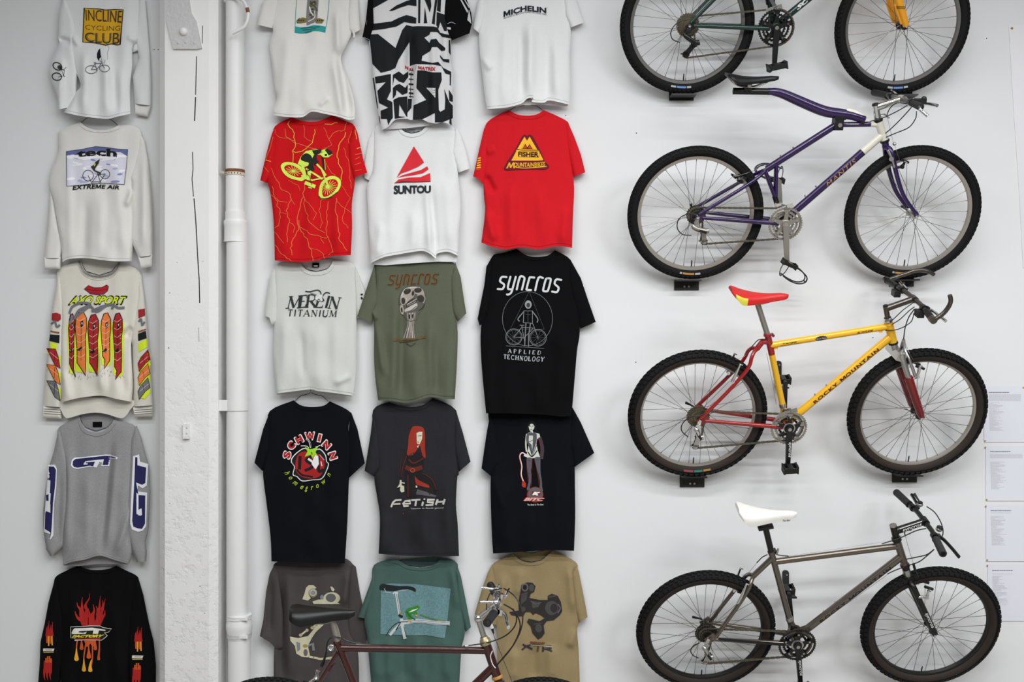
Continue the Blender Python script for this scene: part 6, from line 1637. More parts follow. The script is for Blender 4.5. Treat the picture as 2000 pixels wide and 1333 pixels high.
for x in (520, 545, 570, 720, 745, 770): s.ell(x, 222, 9, 9, (66, 62, 44), 3, n=10)
s.line([(505, 250), (500, 225), (530, 195)], 7, (60, 58, 44), 3, sm=True); s.line([(635, 70), (650, 130), (680, 170)], 14, (222, 220, 222), 3, sm=True); s.line([(690, 120), (690, 190), (620, 235)], 10, (214, 212, 214), 3, sm=True)
s.done()

c = Crop(490, 215, 4.3696)
s = Shirt('t_shirt', 'red t-shirt with orange lightning all over and a lime green cyclist', c,
  [(345, 60), (205, 140), (190, 250), (165, 450), (132, 570), (165, 700), (190, 900), (200, 1100), (203, 1285)], [(203, 1285), (300, 1292), (425, 1298), (560, 1285), (680, 1250), (750, 1244), (850, 1240)], [(850, 1240), (862, 1000), (860, 800), (885, 620), (878, 450), (868, 300), (885, 140), (800, 90), (690, 45)], [(690, 45), (600, 88), (520, 100), (430, 90), (345, 60)],
  C_red, folds=[(520, 700, 500, 1290, 11, .006), (720, 600, 740, 1240, 10, .006), (300, 700, 280, 1280, 10, .005)], seed=23, ripple=.005, hemcol=(150, 16, 20))
a = s.sleeve([(208, 140), (180, 200), (130, 380), (80, 600), (132, 622), (140, 560), (170, 450)], (3, 4), base=(.03, .036), seed=24)
b = s.sleeve([(885, 135), (910, 200), (960, 430), (992, 535), (880, 578), (875, 450), (866, 300)], (3, 4), base=(.034, .044), seed=25)
OR = (222, 112, 62); YE = (228, 170, 60)
rng = random.Random(3)
def bolt(s, pts, w, col, jit=9):
    P = [pts[0]]
    for a_, b_ in zip(pts[:-1], pts[1:]):
        n = max(2, int(math.dist(a_, b_) / 26))
        for k in range(1, n + 1): P.append((a_[0] + (b_[0] - a_[0]) * k / n + (rng.uniform(-jit, jit) if k < n else 0), a_[1] + (b_[1] - a_[1]) * k / n + (rng.uniform(-jit, jit) if k < n else 0)))
    s.line(P, w, col, 0)
s.on(s.body)
for pts, w, col in (([(345, 75), (315, 120), (370, 200), (382, 290), (355, 350), (360, 440), (330, 480)], 6, YE), ([(290, 160), (300, 230), (382, 290), (470, 310), (560, 330)], 5, OR), ([(205, 150), (215, 210), (275, 240), (370, 265)], 4, OR), ([(545, 165), (525, 280), (470, 330), (400, 360), (355, 350)], 6, YE), ([(450, 130), (455, 230), (525, 280)], 4, OR), ([(620, 150), (665, 250), (690, 300), (620, 330)], 4, OR), ([(820, 100), (800, 170), (700, 200), (665, 250)], 5, OR), ([(810, 190), (760, 280), (735, 400), (775, 500), (770, 600)], 6, YE), ([(860, 180), (830, 250), (840, 330)], 4, OR), ([(640, 450), (690, 540), (720, 560)], 4, OR), ([(790, 320), (830, 420), (845, 560), (860, 670)], 4, OR),
        ([(165, 480), (220, 600), (260, 680), (335, 720), (345, 760), (300, 860), (330, 960), (305, 1060), (310, 1130)], 5, OR), ([(335, 745), (375, 810)], 4, OR), ([(165, 720), (240, 780), (310, 790)], 4, OR), ([(180, 650), (200, 740), (250, 860), (235, 990), (205, 1010)], 5, OR), ([(240, 880), (305, 890)], 3, OR), ([(330, 960), (370, 990), (360, 1050)], 4, OR), ([(200, 1040), (240, 1090), (280, 1140)], 4, OR),
        ([(455, 640), (450, 740), (425, 800), (395, 920), (410, 1020), (360, 1100), (335, 1180), (350, 1240)], 6, OR), ([(455, 740), (460, 830), (500, 960), (560, 1010), (630, 1050)], 5, OR), ([(460, 760), (530, 840), (560, 880), (530, 940)], 4, OR), ([(610, 760), (580, 860), (610, 960), (590, 1010)], 4, OR), ([(660, 780), (650, 900), (640, 1010), (660, 1090), (690, 1180), (700, 1220)], 5, OR), ([(410, 940), (430, 1040), (490, 1130), (520, 1200), (530, 1290)], 6, OR), ([(420, 1000), (500, 1060), (600, 1085), (660, 1090)], 5, OR), ([(595, 1090), (625, 1140)], 4, OR), ([(490, 1170), (560, 1190), (620, 1230), (630, 1270)], 4, OR), ([(730, 750), (725, 880), (745, 1010), (760, 1120), (820, 1200)], 6, OR), ([(735, 780), (800, 840), (860, 880)], 4, OR), ([(800, 840), (780, 940), (830, 1010)], 4, OR), ([(770, 640), (850, 750), (800, 840)], 3, OR), ([(700, 1200), (660, 1240)], 4, OR), ([(205, 1150), (260, 1230), (345, 1290)], 5, OR), ([(630, 120), (740, 110)], 5, YE), ([(320, 600), (400, 640), (420, 690)], 3, OR)):
    bolt(s, pts, w, col)
s.on(a); bolt(s, [(190, 230), (160, 340), (120, 440)], 5, OR, 4); bolt(s, [(120, 425), (170, 440)], 6, YE, 3); bolt(s, [(110, 480), (150, 530)], 4, OR, 3)
s.on(b); bolt(s, [(890, 170), (900, 250)], 5, YE, 4); bolt(s, [(905, 330), (940, 320)], 6, YE, 3); bolt(s, [(890, 380), (950, 370)], 5, OR, 3); bolt(s, [(890, 420), (930, 400)], 5, OR, 3); bolt(s, [(885, 470), (940, 450)], 4, OR, 3); bolt(s, [(890, 520), (945, 510)], 4, OR, 3)
LG = (206, 236, 92); DG = (34, 36, 30)
s.on(s.body)
s.poly([(255, 480), (285, 448), (340, 446), (410, 470), (460, 520), (470, 570), (440, 605), (390, 598), (330, 580), (280, 540)], LG, 1, sm=True); s.poly([(285, 490), (310, 470), (360, 475), (415, 510), (440, 550), (425, 575), (380, 570), (330, 548), (295, 515)], C_red, 2, sm=True)
for k in range(14):
    t = 2 * math.pi * k / 14; s.line([(362, 522), (362 + 72 * math.cos(t) * .95, 522 + 50 * math.sin(t))], 3.5, LG, 3)
s.poly([(580, 690), (600, 620), (660, 570), (720, 566), (765, 600), (762, 660), (720, 720), (660, 755), (605, 760), (582, 740)], LG, 1, sm=True); s.poly([(608, 690), (625, 630), (670, 595), (715, 592), (740, 615), (738, 655), (700, 705), (655, 735), (618, 738)], C_red, 2, sm=True)
for k in range(18):
    t = 2 * math.pi * k / 18; s.line([(655, 655), (668 + 72 * math.cos(t), 662 + 66 * math.sin(t))], 3.5, LG, 3)
s.ell(655, 655, 16, 16, LG, 4); s.line([(580, 735), (605, 755), (670, 748), (740, 700)], 6, DG, 4, sm=True)
s.poly([(400, 460), (425, 400), (470, 350), (560, 335), (620, 345), (600, 380), (540, 385), (500, 470), (450, 490)], LG, 3)
s.poly([(440, 385), (480, 370), (520, 400), (530, 470), (540, 510), (470, 520), (495, 455), (455, 440), (425, 420)], DG, 4, sm=True)
s.poly([(520, 345), (600, 335), (612, 360), (560, 385), (570, 470), (540, 470), (520, 420), (540, 380)], DG, 5); s.line([(560, 460), (600, 500), (640, 560)], 16, LG, 5); s.line([(575, 430), (560, 470)], 12, DG, 5); s.line([(610, 400), (625, 510)], 16, DG, 5); s.line([(630, 420), (635, 510)], 5, LG, 6)
s.poly([(590, 380), (600, 345), (640, 330), (690, 350), (695, 380), (660, 405), (620, 405)], LG, 5); s.poly([(630, 340), (650, 330), (690, 350), (696, 375), (665, 390), (645, 360)], DG, 6); s.ell(640, 384, 12, 9, DG, 6)
for pts, w in (([(470, 500), (610, 590)], 14), ([(540, 540), (600, 580)], 10), ([(430, 560), (520, 600), (620, 580)], 12), ([(600, 500), (660, 650)], 12), ([(440, 480), (470, 590)], 26), ([(460, 620), (550, 655)], 30), ([(490, 660), (520, 668)], 8), ([(500, 520), (490, 600)], 30)): s.line(pts, w, LG, 4)
s.line([(470, 530), (500, 570), (520, 640)], 5, DG, 5); s.line([(500, 560), (560, 585)], 4, DG, 5)
s.done()

c = Crop(490, 500, 4.5957)
s = Shirt('t_shirt', 'ash white t-shirt with black serif lettering under a spread-winged bird', c,
  [(440, 60), (300, 62), (215, 95), (213, 300), (210, 600), (205, 900), (225, 1238)], [(225, 1238), (400, 1215), (540, 1200), (600, 1215), (750, 1232), (920, 1258)], [(920, 1258), (945, 1000), (947, 700), (945, 450), (935, 200), (918, 70), (740, 40)], [(740, 40), (690, 115), (590, 145), (500, 125), (440, 60)],
  C_ash, folds=[(600, 600, 590, 1220, 14, .008), (450, 650, 470, 1110, 8, -.007), (760, 550, 760, 1230, 12, .006), (740, 1150, 900, 1080, 6, .006), (300, 500, 330, 1220, 12, .006)], seed=26, ripple=.005, hemcol=(198, 199, 196))
s.panel([(450, 40), (440, 62), (500, 118), (590, 138), (690, 110), (740, 45), (730, 30)], .012, curve=False)
s.panel([(226, 1200), (230, 1245), (420, 1240), (560, 1225), (700, 1245), (900, 1262), (920, 1230)], .042, curve=False)
mb = MB(); p = W(*c((582, 84)), .018); mb.box(p, (.034, .003, .022), C_black); mb.box(p + Vector((0, -.002, -.004)), (.020, .002, .006), M_white); inv(obj('neck_label', mb, s.root), s.root)
s.sleeve([(216, 95), (170, 190), (145, 350), (120, 535), (165, 555), (190, 628), (205, 600), (213, 400)], (3, 5), base=(.022, .03), seed=27)
sl = s.sleeve([(920, 70), (980, 200), (1030, 330), (1040, 420), (990, 550), (958, 560), (946, 450), (936, 200)], (4, 5), base=(.012, .016), amp=.006, ripple=.002, seed=28)
s.on(sl); s.line([(985, 348), (1005, 345)], 14, K); s.line([(990, 370), (1000, 390)], 14, K)
s.on(s.body)
I2 = (40, 46, 48)
for ch, tl, tr, br, bl, w in (('M', (345, 366), (462, 354), (444, 468), (326, 472), 20), ('E', (448, 356), (516, 350), (500, 462), (430, 466), 18), ('R', (508, 350), (590, 350), (588, 462), (490, 464), 20), ('L', (600, 390), (660, 388), (652, 464), (572, 464), 18), ('I', (676, 360), (730, 362), (700, 467), (648, 465), 20), ('N', (718, 366), (812, 376), (782, 480), (690, 470), 20)):
    s.serif(ch, tl, tr, br, bl, w, I2, 2)
s.serif_word('TITANIUM', (335, 482), (776, 492), (766, 548), (328, 540), 10, I2, 2)
s.line([(488, 318), (530, 322), (590, 308), (620, 318), (630, 345)], 9, I2, 3, sm=True); s.line([(710, 338), (680, 328), (655, 345), (640, 375)], 9, I2, 3, sm=True)
for k in range(6): s.line([(530 + k * 13, 330 + k * 3), (560 + k * 11, 352 + k * 4)], 3, I2, 3)
s.poly([(590, 345), (640, 350), (655, 375), (640, 410), (600, 405), (575, 385)], (214, 216, 214), 3); 
for k in range(5): s.line([(610, 385), (580 + k * 14, 412)], 3, I2, 4)
s.line([(640, 375), (655, 400), (640, 410)], 8, I2, 4)
s.done()

c = Crop(485, 760, 3.808)
s = Shirt('t_shirt', 'black t-shirt with a red tomato ringed by red and green lettering', c,
  [(340, 85), (160, 165), (148, 300), (120, 500), (110, 640), (135, 850), (165, 1100), (172, 1285)], [(172, 1285), (350, 1290), (560, 1297), (715, 1300)], [(715, 1300), (735, 1000), (748, 660), (762, 450), (742, 280), (765, 180), (605, 93)], [(605, 93), (560, 125), (470, 135), (390, 122), (340, 85)],
  C_navy, folds=[(500, 700, 480, 1290, 16, .006), (300, 500, 300, 1280, 14, .006), (640, 500, 650, 1290, 14, .006)], seed=29, ripple=.006)
s.sleeve([(162, 165), (110, 300), (45, 550), (105, 612), (130, 450)], (2, 3), base=(.022, .032), seed=30)
s.sleeve([(763, 175), (810, 300), (865, 555), (750, 662), (757, 450)], (2, 3), base=(.022, .032), seed=31)
RD = (176, 34, 38); WH = (232, 232, 230); LM = (158, 214, 46)
s.on(s.body)
letters = [('S', 288, 492, -76), ('C', 320, 422, -52), ('H', 378, 378, -28), ('W', 458, 352, -4), ('I', 530, 365, 14), ('N', 582, 418, 42), ('N', 628, 498, 72)]
for ch, x, y, rot in letters:
    r = rad(rot); hw = (34 if ch == 'W' else 14 if ch == 'I' else 25); hh = 27
    for (gx, gy, col, lay) in ((7, 6, WH, 1), (0, 0, RD, 2)):
        f = lambda a, b: (x + a * math.cos(r) - b * math.sin(r), y + a * math.sin(r) + b * math.cos(r))
        w_, h_ = hw + gx, hh + gy
        if ch == 'I':
            s.poly([f(-w_ * .72, -h_), f(w_ * .72, -h_), f(w_ * .72, h_), f(-w_ * .72, h_)], col, lay); continue
        s.text(ch, f(-w_, -h_), f(w_, -h_), f(w_, h_), f(-w_, h_), col, lay, .09 if lay == 1 else .06)
TOM = [(325, 510), (370, 465), (420, 440), (470, 470), (530, 445), (575, 490), (585, 540), (600, 560), (580, 620), (545, 672), (480, 680), (400, 688), (360, 655), (330, 640), (340, 580), (318, 545)]
s.poly(TOM, WH, 1, sm=True); s.poly([(460 + (x - 460) * .955, 570 + (y - 570) * .95) for x, y in TOM], K, 2, sm=True)
s.poly([(350, 560), (370, 490), (420, 465), (470, 480), (530, 490), (565, 540), (560, 600), (530, 650), (460, 668), (390, 650), (355, 610)], (164, 30, 34), 3, sm=True)
s.line([(385, 500), (380, 600)], 24, K, 4, sm=True); s.line([(470, 505), (430, 530), (480, 575), (420, 610)], 22, K, 4, sm=True); s.line([(520, 500), (525, 610), (560, 600)], 22, K, 4, sm=True); s.line([(360, 600), (400, 640), (480, 655)], 14, K, 4, sm=True)
s.poly([(495, 490), (520, 500), (525, 560), (500, 600), (470, 560)], WH, 5); s.line([(445, 520), (500, 560)], 16, WH, 5); s.line([(540, 540), (548, 575)], 6, WH, 5); s.line([(530, 490), (565, 530)], 6, (200, 150, 150), 5)
s.poly([(420, 430), (460, 450), (500, 440), (520, 430), (500, 470), (515, 500), (490, 490), (480, 520), (465, 490), (420, 505), (440, 465)], LM, 6); s.line([(470, 470), (475, 490)], 6, K, 7)
s.line([(430, 372), (455, 395), (465, 440)], 12, WH, 5, sm=True); s.line([(432, 375), (458, 398), (467, 440)], 6, K, 6, sm=True); s.line([(390, 425), (430, 425), (450, 440)], 5, WH, 5, sm=True); s.line([(535, 420), (500, 435)], 5, WH, 5)
for ch, x, y, rot in (('h', 290, 625, 62), ('o', 314, 664, 48), ('m', 348, 702, 34), ('e', 398, 733, 14), ('g', 432, 748, 2), ('r', 474, 738, -10), ('o', 514, 724, -22), ('w', 562, 692, -40), ('n', 600, 640, -58)):
    r = rad(rot); f = lambda a, b: (x + a * math.cos(r) - b * math.sin(r), y + a * math.sin(r) + b * math.cos(r)); w_ = 17 if ch in 'mw' else 11; h_ = 20 if ch in 'hg' else 13
    s.text(ch, f(-w_, -h_), f(w_, -h_), f(w_, h_), f(-w_, h_), (168, 190, 50), 2, .01, .35)
s.done()
hanger('wire hanger above the black shirt with the tomato', 607, 768, 577, 783, 641, 784)

c = Crop(480, 1080, 5.268)
s = Shirt('t_shirt', 'dark brown-grey t-shirt with a cream machine-part figure, behind the copper bike saddle', c,
  [(450, 50), (310, 105), (285, 180), (330, 500), (342, 800), (297, 960), (288, 1200), (290, 1400)], [(290, 1400), (700, 1405), (1165, 1400)], [(1165, 1400), (1150, 1000), (1060, 800), (1060, 500), (1082, 190), (1100, 125), (1030, 65), (900, 40)], [(900, 40), (680, 80), (450, 50)],
  C_dgrey, folds=[(360, 200, 380, 1330, 10, -.012), (440, 180, 430, 1330, 9, .008), (1060, 180, 1010, 560, 9, .010), (500, 700, 480, 1330, 10, .006)], seed=32, ripple=.006, hemline=False)
s.sleeve([(302, 110), (245, 220), (210, 400), (180, 700), (145, 860), (250, 925), (330, 1012), (356, 990), (342, 600), (292, 200)], (4, 6), base=(.026, .038), seed=33, folds=[(260, 250, 240, 850, 7, -.010)])
s.sleeve([(1080, 110), (1130, 150), (1170, 400), (1210, 600), (1245, 900), (1230, 940), (1012, 862), (1052, 500), (1080, 200)], (4, 6), base=(.012, .016), amp=.006, ripple=.002, seed=34)
CR = (190, 186, 158); GD = (140, 120, 60); BG = (120, 122, 126)
s.on(s.body)
s.poly([(582, 480), (605, 420), (620, 360), (650, 335), (695, 335), (730, 365), (700, 375), (660, 400), (650, 440), (670, 470), (640, 495)], CR, 1); s.ell(692, 418, 46, 48, (118, 104, 64), 2); s.ell(692, 412, 40, 38, (168, 166, 160), 3); s.ring(692, 415, 14, 13, 7, (96, 92, 84), 4)
s.poly([(685, 505), (740, 485), (800, 480), (840, 490), (920, 500), (970, 530), (700, 530)], CR, 1); s.ell(885, 470, 86, 62, CR, 2); s.ell(875, 466, 52, 44, (92, 92, 94), 3); s.poly([(870, 350), (890, 352), (915, 380), (905, 400), (885, 395)], CR, 2); s.ell(785, 460, 20, 24, (128, 130, 134), 2)
s.line([(465, 705), (500, 690), (630, 715)], 10, CR, 1, sm=True); s.line([(475, 700), (555, 710)], 14, GD, 1)
s.poly([(470, 715), (700, 720), (690, 800), (640, 860), (540, 880), (470, 860)], (52, 46, 46), 1)
s.poly([(455, 865), (540, 880), (640, 860), (690, 800), (740, 720), (810, 725), (800, 745), (720, 820), (680, 880), (640, 960), (660, 1060), (640, 1080), (580, 1075), (520, 1040), (505, 960), (460, 910)], CR, 2)
s.poly([(520, 920), (560, 930), (560, 1000), (530, 1020)], BG, 3); s.ell(615, 1030, 22, 36, (100, 90, 96), 3); s.ell(612, 962, 26, 18, (150, 132, 80), 3); s.line([(640, 960), (690, 940), (700, 1010)], 26, BG, 1)
for (x0, y0, x1, y1) in ((565, 850, 630, 800), (685, 775, 725, 740)): s.line([(x0, y0), (x1, y1)], 18, CR, 3); s.ell(x0, y0, 19, 17, (166, 158, 126), 4, n=14); s.ell(x1, y1, 17, 17, (166, 158, 126), 4, n=14)
s.line([(880, 700), (930, 760), (965, 880), (960, 920)], 32, (140, 136, 122), 1, sm=True); s.line([(650, 1070), (720, 1085), (780, 1095), (925, 1080)], 22, CR, 1, sm=True); s.line([(690, 1080), (700, 1082)], 30, (120, 116, 100), 2); s.line([(860, 1090), (880, 1085)], 30, (170, 164, 130), 2)
s.done()
# ---------------- second short sleeve column
c = Crop(700, 0, 5.126)
C_jersey = cloth_mat('grey_white_jersey', (214, 213, 214), .03)
s = Shirt('t_shirt', 'black and white zigzag patterned jersey with small red lettering, cut off by the top edge', c,
  [(300, -140), (150, -70), (130, 250), (105, 400), (135, 620), (142, 770), (190, 1080), (218, 1250), (230, 1305)], [(230, 1305), (300, 1270), (370, 1200), (480, 1190), (520, 1202), (560, 1200), (650, 1200), (760, 1238), (850, 1225), (930, 1255)], [(930, 1255), (945, 1000), (942, 740), (920, 560), (925, 400), (895, 250), (885, -60), (800, -140)], [(800, -140), (560, -110), (300, -140)],
  C_jersey, folds=[(520, 250, 520, 1200, 8, -.014), (740, 200, 760, 1220, 9, .010), (860, 200, 880, 700, 8, .008), (440, 300, 400, 1180, 10, .007), (640, 300, 640, 1200, 10, .006), (300, 200, 260, 1250, 12, .005)], seed=40, ripple=.005)
sa = s.sleeve([(140, -80), (95, 0), (75, 200), (40, 370), (105, 412), (120, 250)], (3, 4), base=(.026, .034), fabric=C_black, seed=41)
sb = s.sleeve([(882, -80), (1080, -20), (1130, 130), (1140, 220), (1110, 335), (940, 402), (915, 300), (890, 180)], (4, 5), base=(.028, .038), fabric=C_black, seed=42)
s.panel([(230, 1300), (370, 1195), (520, 1195), (770, 1232), (740, 1255), (480, 1285)], .042, fabric=C_jersey, curve=False)
B_ = (20, 21, 23)
s.on(s.body)
for P in ([(150, -120), (420, -120), (330, -20), (160, 75), (140, 82), (145, -20)], [(305, 108), (380, 55), (480, 10), (580, -20), (582, 60), (500, 50), (420, 75), (340, 108)], [(130, 240), (330, 215), (400, 180), (480, 150), (540, 165), (580, 180), (578, 235), (520, 230), (460, 220), (380, 265), (250, 290), (118, 306)],
          [(600, -60), (622, -60), (618, 230), (598, 230)], [(665, 70), (690, 230), (655, 232)], [(640, -60), (720, -60), (730, 60), (715, 125), (690, 60)], [(775, -60), (800, -60), (770, 150), (765, 245), (735, 235), (755, 100)], [(800, -60), (830, -60), (822, 120), (785, 105)], [(785, 120), (860, 145), (880, 180), (885, 310), (860, 310), (820, 220), (800, 290), (780, 250)], [(895, 160), (930, 150), (975, 215), (960, 240), (920, 220), (890, 200)],
          [(108, 345), (195, 340), (372, 480), (440, 300), (480, 250), (540, 265), (600, 262), (750, 265), (790, 275), (820, 330), (910, 350), (920, 382), (840, 370), (790, 320), (720, 318), (712, 345), (660, 378), (712, 430), (725, 395), (780, 388), (810, 430), (870, 480), (868, 505), (830, 510), (790, 470), (735, 470), (720, 510), (640, 560), (632, 608), (740, 630), (800, 620), (850, 680), (930, 720), (925, 750), (870, 735), (830, 660), (740, 645), (580, 640), (515, 665), (512, 420), (400, 600), (370, 680), (320, 705), (225, 728), (140, 640)],
          [(815, 548), (850, 590), (910, 595), (910, 628), (850, 615), (822, 580)], [(905, 400), (920, 400), (925, 555), (905, 520)],
          [(165, 770), (325, 740), (325, 910), (285, 995), (340, 1022), (345, 1180), (320, 1210), (300, 1255), (285, 1190), (225, 1190), (222, 1110), (300, 1078), (205, 1030), (190, 910), (275, 822), (172, 835)], [(142, 780), (155, 780), (195, 1085), (188, 1085)], [(203, 1160), (212, 1170), (218, 1250), (210, 1220)],
          [(345, 750), (405, 715), (450, 750), (500, 715), (500, 770), (455, 830), (405, 815), (360, 775), (345, 860)], [(345, 880), (380, 850), (415, 842), (470, 880), (495, 845), (492, 930), (440, 950), (380, 900), (375, 950), (345, 990)], [(350, 1000), (400, 975), (490, 965), (490, 1170), (480, 1165), (410, 1045), (405, 1165), (475, 1170), (365, 1190)],
          [(495, 990), (535, 990), (530, 1080), (490, 1130)], [(590, 705), (650, 705), (740, 725), (830, 725), (835, 800), (800, 900), (805, 1100), (820, 1120), (865, 1095), (870, 1000), (860, 890), (895, 985), (910, 1020), (945, 1060), (945, 1185), (900, 1200), (840, 1225), (760, 1225), (765, 1130), (640, 1195), (545, 1200), (552, 1055), (680, 1000), (580, 880)],
          [(915, 745), (930, 740), (925, 860), (915, 850)], [(905, 895), (945, 960), (945, 1020), (910, 1010)], [(915, 1195), (930, 1190), (935, 1255), (910, 1235)]):
    s.poly(P, B_, 0)
s.poly([(680, 880), (770, 880), (770, 980)], (214, 213, 214), 1); s.poly([(640, 1195), (765, 1145), (765, 1235), (700, 1225)], (214, 213, 214), 1); s.poly([(500, 665), (585, 640), (560, 720), (505, 720)], (200, 199, 200), 1)
for k, y in enumerate((700, 740, 790, 840, 890, 930, 965)): s.line([(505, y), (550, y + 6)], 16 if k % 2 else 9, B_, 2)
s.line([(527, 720), (520, 980)], 5, B_, 2)
RD = (178, 34, 44)
s.text('MATRIX', (600, 658), (775, 668), (772, 708), (598, 690), RD, 3, .03, sag=6); s.text('N', (470, 655), (502, 668), (498, 700), (468, 688), RD, 3, .04); s.text('TA', (508, 680), (556, 680), (552, 714), (508, 712), RD, 3, .03)
s.on(sa); s.line([(52, 372), (105, 398)], 5, (150, 150, 150), 1); s.line([(85, 205), (80, 250)], 4, (120, 120, 122), 1)
s.on(sb)
for P in ([(1010, -20), (1025, -20), (1100, 110), (1090, 130)], [(1050, -20), (1064, -10), (1115, 70), (1105, 80)], [(1090, 200), (1108, 95), (1120, 150), (1132, 240)]): s.poly(P, (190, 190, 192), 1)
s.poly([(885, 270), (925, 275), (925, 298), (890, 292)], (206, 206, 206), 1); s.line([(890, 240), (930, 222), (972, 240)], 5, (170, 170, 172), 1, sm=True)
s.done()

c = Crop(700, 230, 4.4435)
s = Shirt('t_shirt', 'white t-shirt with a red striped triangle over heavy black letters', c,
  [(350, 60), (200, 60), (145, 90), (140, 250), (130, 450), (97, 540), (76, 620), (85, 850), (100, 1100), (105, 1265)], [(105, 1265), (220, 1212), (360, 1185), (480, 1165), (560, 1158), (620, 1182), (672, 1222), (684, 1180), (780, 1165), (865, 1200)], [(865, 1200), (872, 1000), (886, 760), (860, 450), (838, 250), (838, 110), (800, 70), (610, 50)], [(610, 50), (540, 118), (460, 138), (390, 115), (350, 60)],
  C_white, folds=[(620, 560, 670, 1215, 8, -.011), (590, 480, 630, 1180, 8, .009), (320, 300, 280, 1200, 12, .006), (200, 900, 160, 1230, 9, .007), (760, 500, 790, 1160, 12, .007), (480, 800, 480, 1160, 10, .005)], seed=43, ripple=.005, hemcol=(212, 212, 212))
s.panel([(356, 40), (350, 66), (390, 108), (460, 130), (540, 112), (610, 55), (600, 40)], .010, curve=False)
s.panel([(104, 1230), (104, 1276), (230, 1282), (460, 1264), (690, 1250), (770, 1252), (850, 1252), (866, 1190), (600, 1150), (300, 1170)], .042, curve=False)
mb = MB(); p = W(*c((465, 112)), .014); mb.box(p, (.034, .003, .012), mat('label_grey', (160, 160, 166), .7)); inv(obj('neck_label', mb, s.root), s.root)
s.on(s.body); s.text('XL USA', (420, 74), (520, 74), (520, 92), (420, 92), (150, 80, 110), 1) if False else None
s.sleeve([(143, 75), (90, 200), (45, 450), (55, 525), (97, 547), (132, 450)], (3, 4), base=(.012, .016), amp=.006, ripple=.002, seed=44)
s.sleeve([(845, 80), (885, 150), (930, 280), (968, 440), (870, 477), (842, 300)], (3, 4), base=(.020, .030), seed=45)
R_ = (214, 44, 54)
s.on(s.body)
s.poly([(482, 248), (570, 388), (520, 425), (440, 460), (370, 485), (332, 522), (345, 495)], R_, 1); s.poly([(338, 524), (380, 500), (450, 480), (540, 455), (598, 422), (608, 448), (560, 482), (470, 500), (380, 512)], R_, 1)
s.poly([(322, 560), (350, 536), (440, 520), (540, 516), (622, 480), (627, 556), (500, 562), (400, 562), (310, 568)], R_, 1); s.poly([(310, 570), (400, 563), (627, 557), (627, 550), (480, 556), (380, 548)], (110, 34, 44), 2)
s.text('SUNTOU', (306, 588), (630, 588), (630, 654), (306, 666), (42, 48, 50), 2, .045, spacing=.92)
s.done()

c = Crop(690, 500, 4.4417)
s = Shirt('t_shirt', 'olive green t-shirt with a grey skull under outlined brown lettering', c,
  [(250, 50), (180, 70), (200, 200), (180, 400), (147, 490), (180, 560), (180, 850), (190, 1050), (215, 1255)], [(215, 1255), (330, 1260), (450, 1275), (540, 1262), (660, 1225), (780, 1240), (880, 1245)], [(880, 1245), (900, 900), (905, 650), (887, 480), (872, 200), (885, 80), (840, 50)], [(840, 50), (540, 60), (250, 50)],
  C_olive, folds=[(420, 400, 410, 1270, 10, -.010), (380, 300, 350, 1250, 10, .008), (660, 500, 690, 1230, 10, .009), (700, 700, 720, 1240, 9, -.007), (200, 600, 270, 1060, 7, .010), (150, 480, 200, 560, 5, .010), (550, 800, 540, 1250, 12, .006)], seed=46, ripple=.006, hemcol=(78, 82, 68), collar=0)
s.sleeve([(185, 75), (110, 300), (35, 525), (80, 545), (165, 582), (152, 490), (182, 400)], (2, 4), base=(.026, .036), seed=47)
s.sleeve([(885, 60), (930, 180), (960, 380), (980, 500), (905, 572), (888, 480), (873, 200)], (3, 4), base=(.022, .032), seed=48)
s.on(s.body)
s.syncros((300, 172), (745, 160), (745, 240), (300, 250), 12, (84, 50, 28), 2, outline=(122, 104, 58))
SK = (160, 151, 142); SD = (52, 50, 44); SM = (112, 107, 97); SL = (188, 180, 172)
s.poly([(398, 420), (402, 340), (436, 284), (500, 260), (570, 262), (615, 292), (630, 350), (628, 400), (600, 450), (570, 488), (545, 560), (470, 560), (440, 524), (412, 500), (402, 460)], (88, 86, 78), 1, sm=True)
s.poly([(410, 400), (412, 345), (440, 296), (500, 272), (560, 272), (604, 296), (618, 350), (596, 372), (560, 340), (536, 330), (520, 360), (480, 392), (450, 420), (424, 430)], SK, 2, sm=True)
s.line([(420, 350), (450, 292), (520, 274), (580, 280)], 12, SL, 3, sm=True); s.line([(430, 300), (400, 360), (400, 430)], 5, (70, 68, 62), 3, sm=True)
s.poly([(436, 312), (455, 288), (488, 286), (500, 302), (484, 326), (452, 334)], SD, 4, sm=True); s.poly([(528, 296), (552, 276), (582, 280), (594, 300), (574, 318), (542, 318)], SD, 4, sm=True)
s.poly([(508, 318), (520, 300), (530, 322), (522, 344), (508, 342)], SD, 4, sm=True); s.line([(446, 300), (480, 292)], 5, (96, 90, 80), 5); s.line([(540, 284), (578, 286)], 5, (96, 90, 80), 5)
s.poly([(560, 350), (590, 340), (612, 360), (606, 392), (580, 402), (562, 384)], SD, 4, sm=True); s.line([(555, 345), (600, 335), (622, 370), (608, 410)], 7, SK, 5, sm=True)
s.poly([(420, 372), (436, 364), (450, 382), (446, 412), (430, 420), (418, 400)], SD, 4, sm=True); s.line([(414, 366), (440, 352), (462, 372), (462, 410)], 6, SL, 5, sm=True)
s.poly([(460, 430), (470, 404), (500, 380), (548, 368), (556, 388), (520, 410), (490, 436), (466, 448)], SD, 4, sm=True)
for k in range(9): s.line([(468 + k * 9.5, 428 - k * 5.6), (471 + k * 9.5, 416 - k * 5.8)], 5.5, SL, 6)
for k in range(8): s.line([(472 + k * 9.5, 440 - k * 5.2), (475 + k * 9.5, 430 - k * 5.4)], 5, SK, 6)
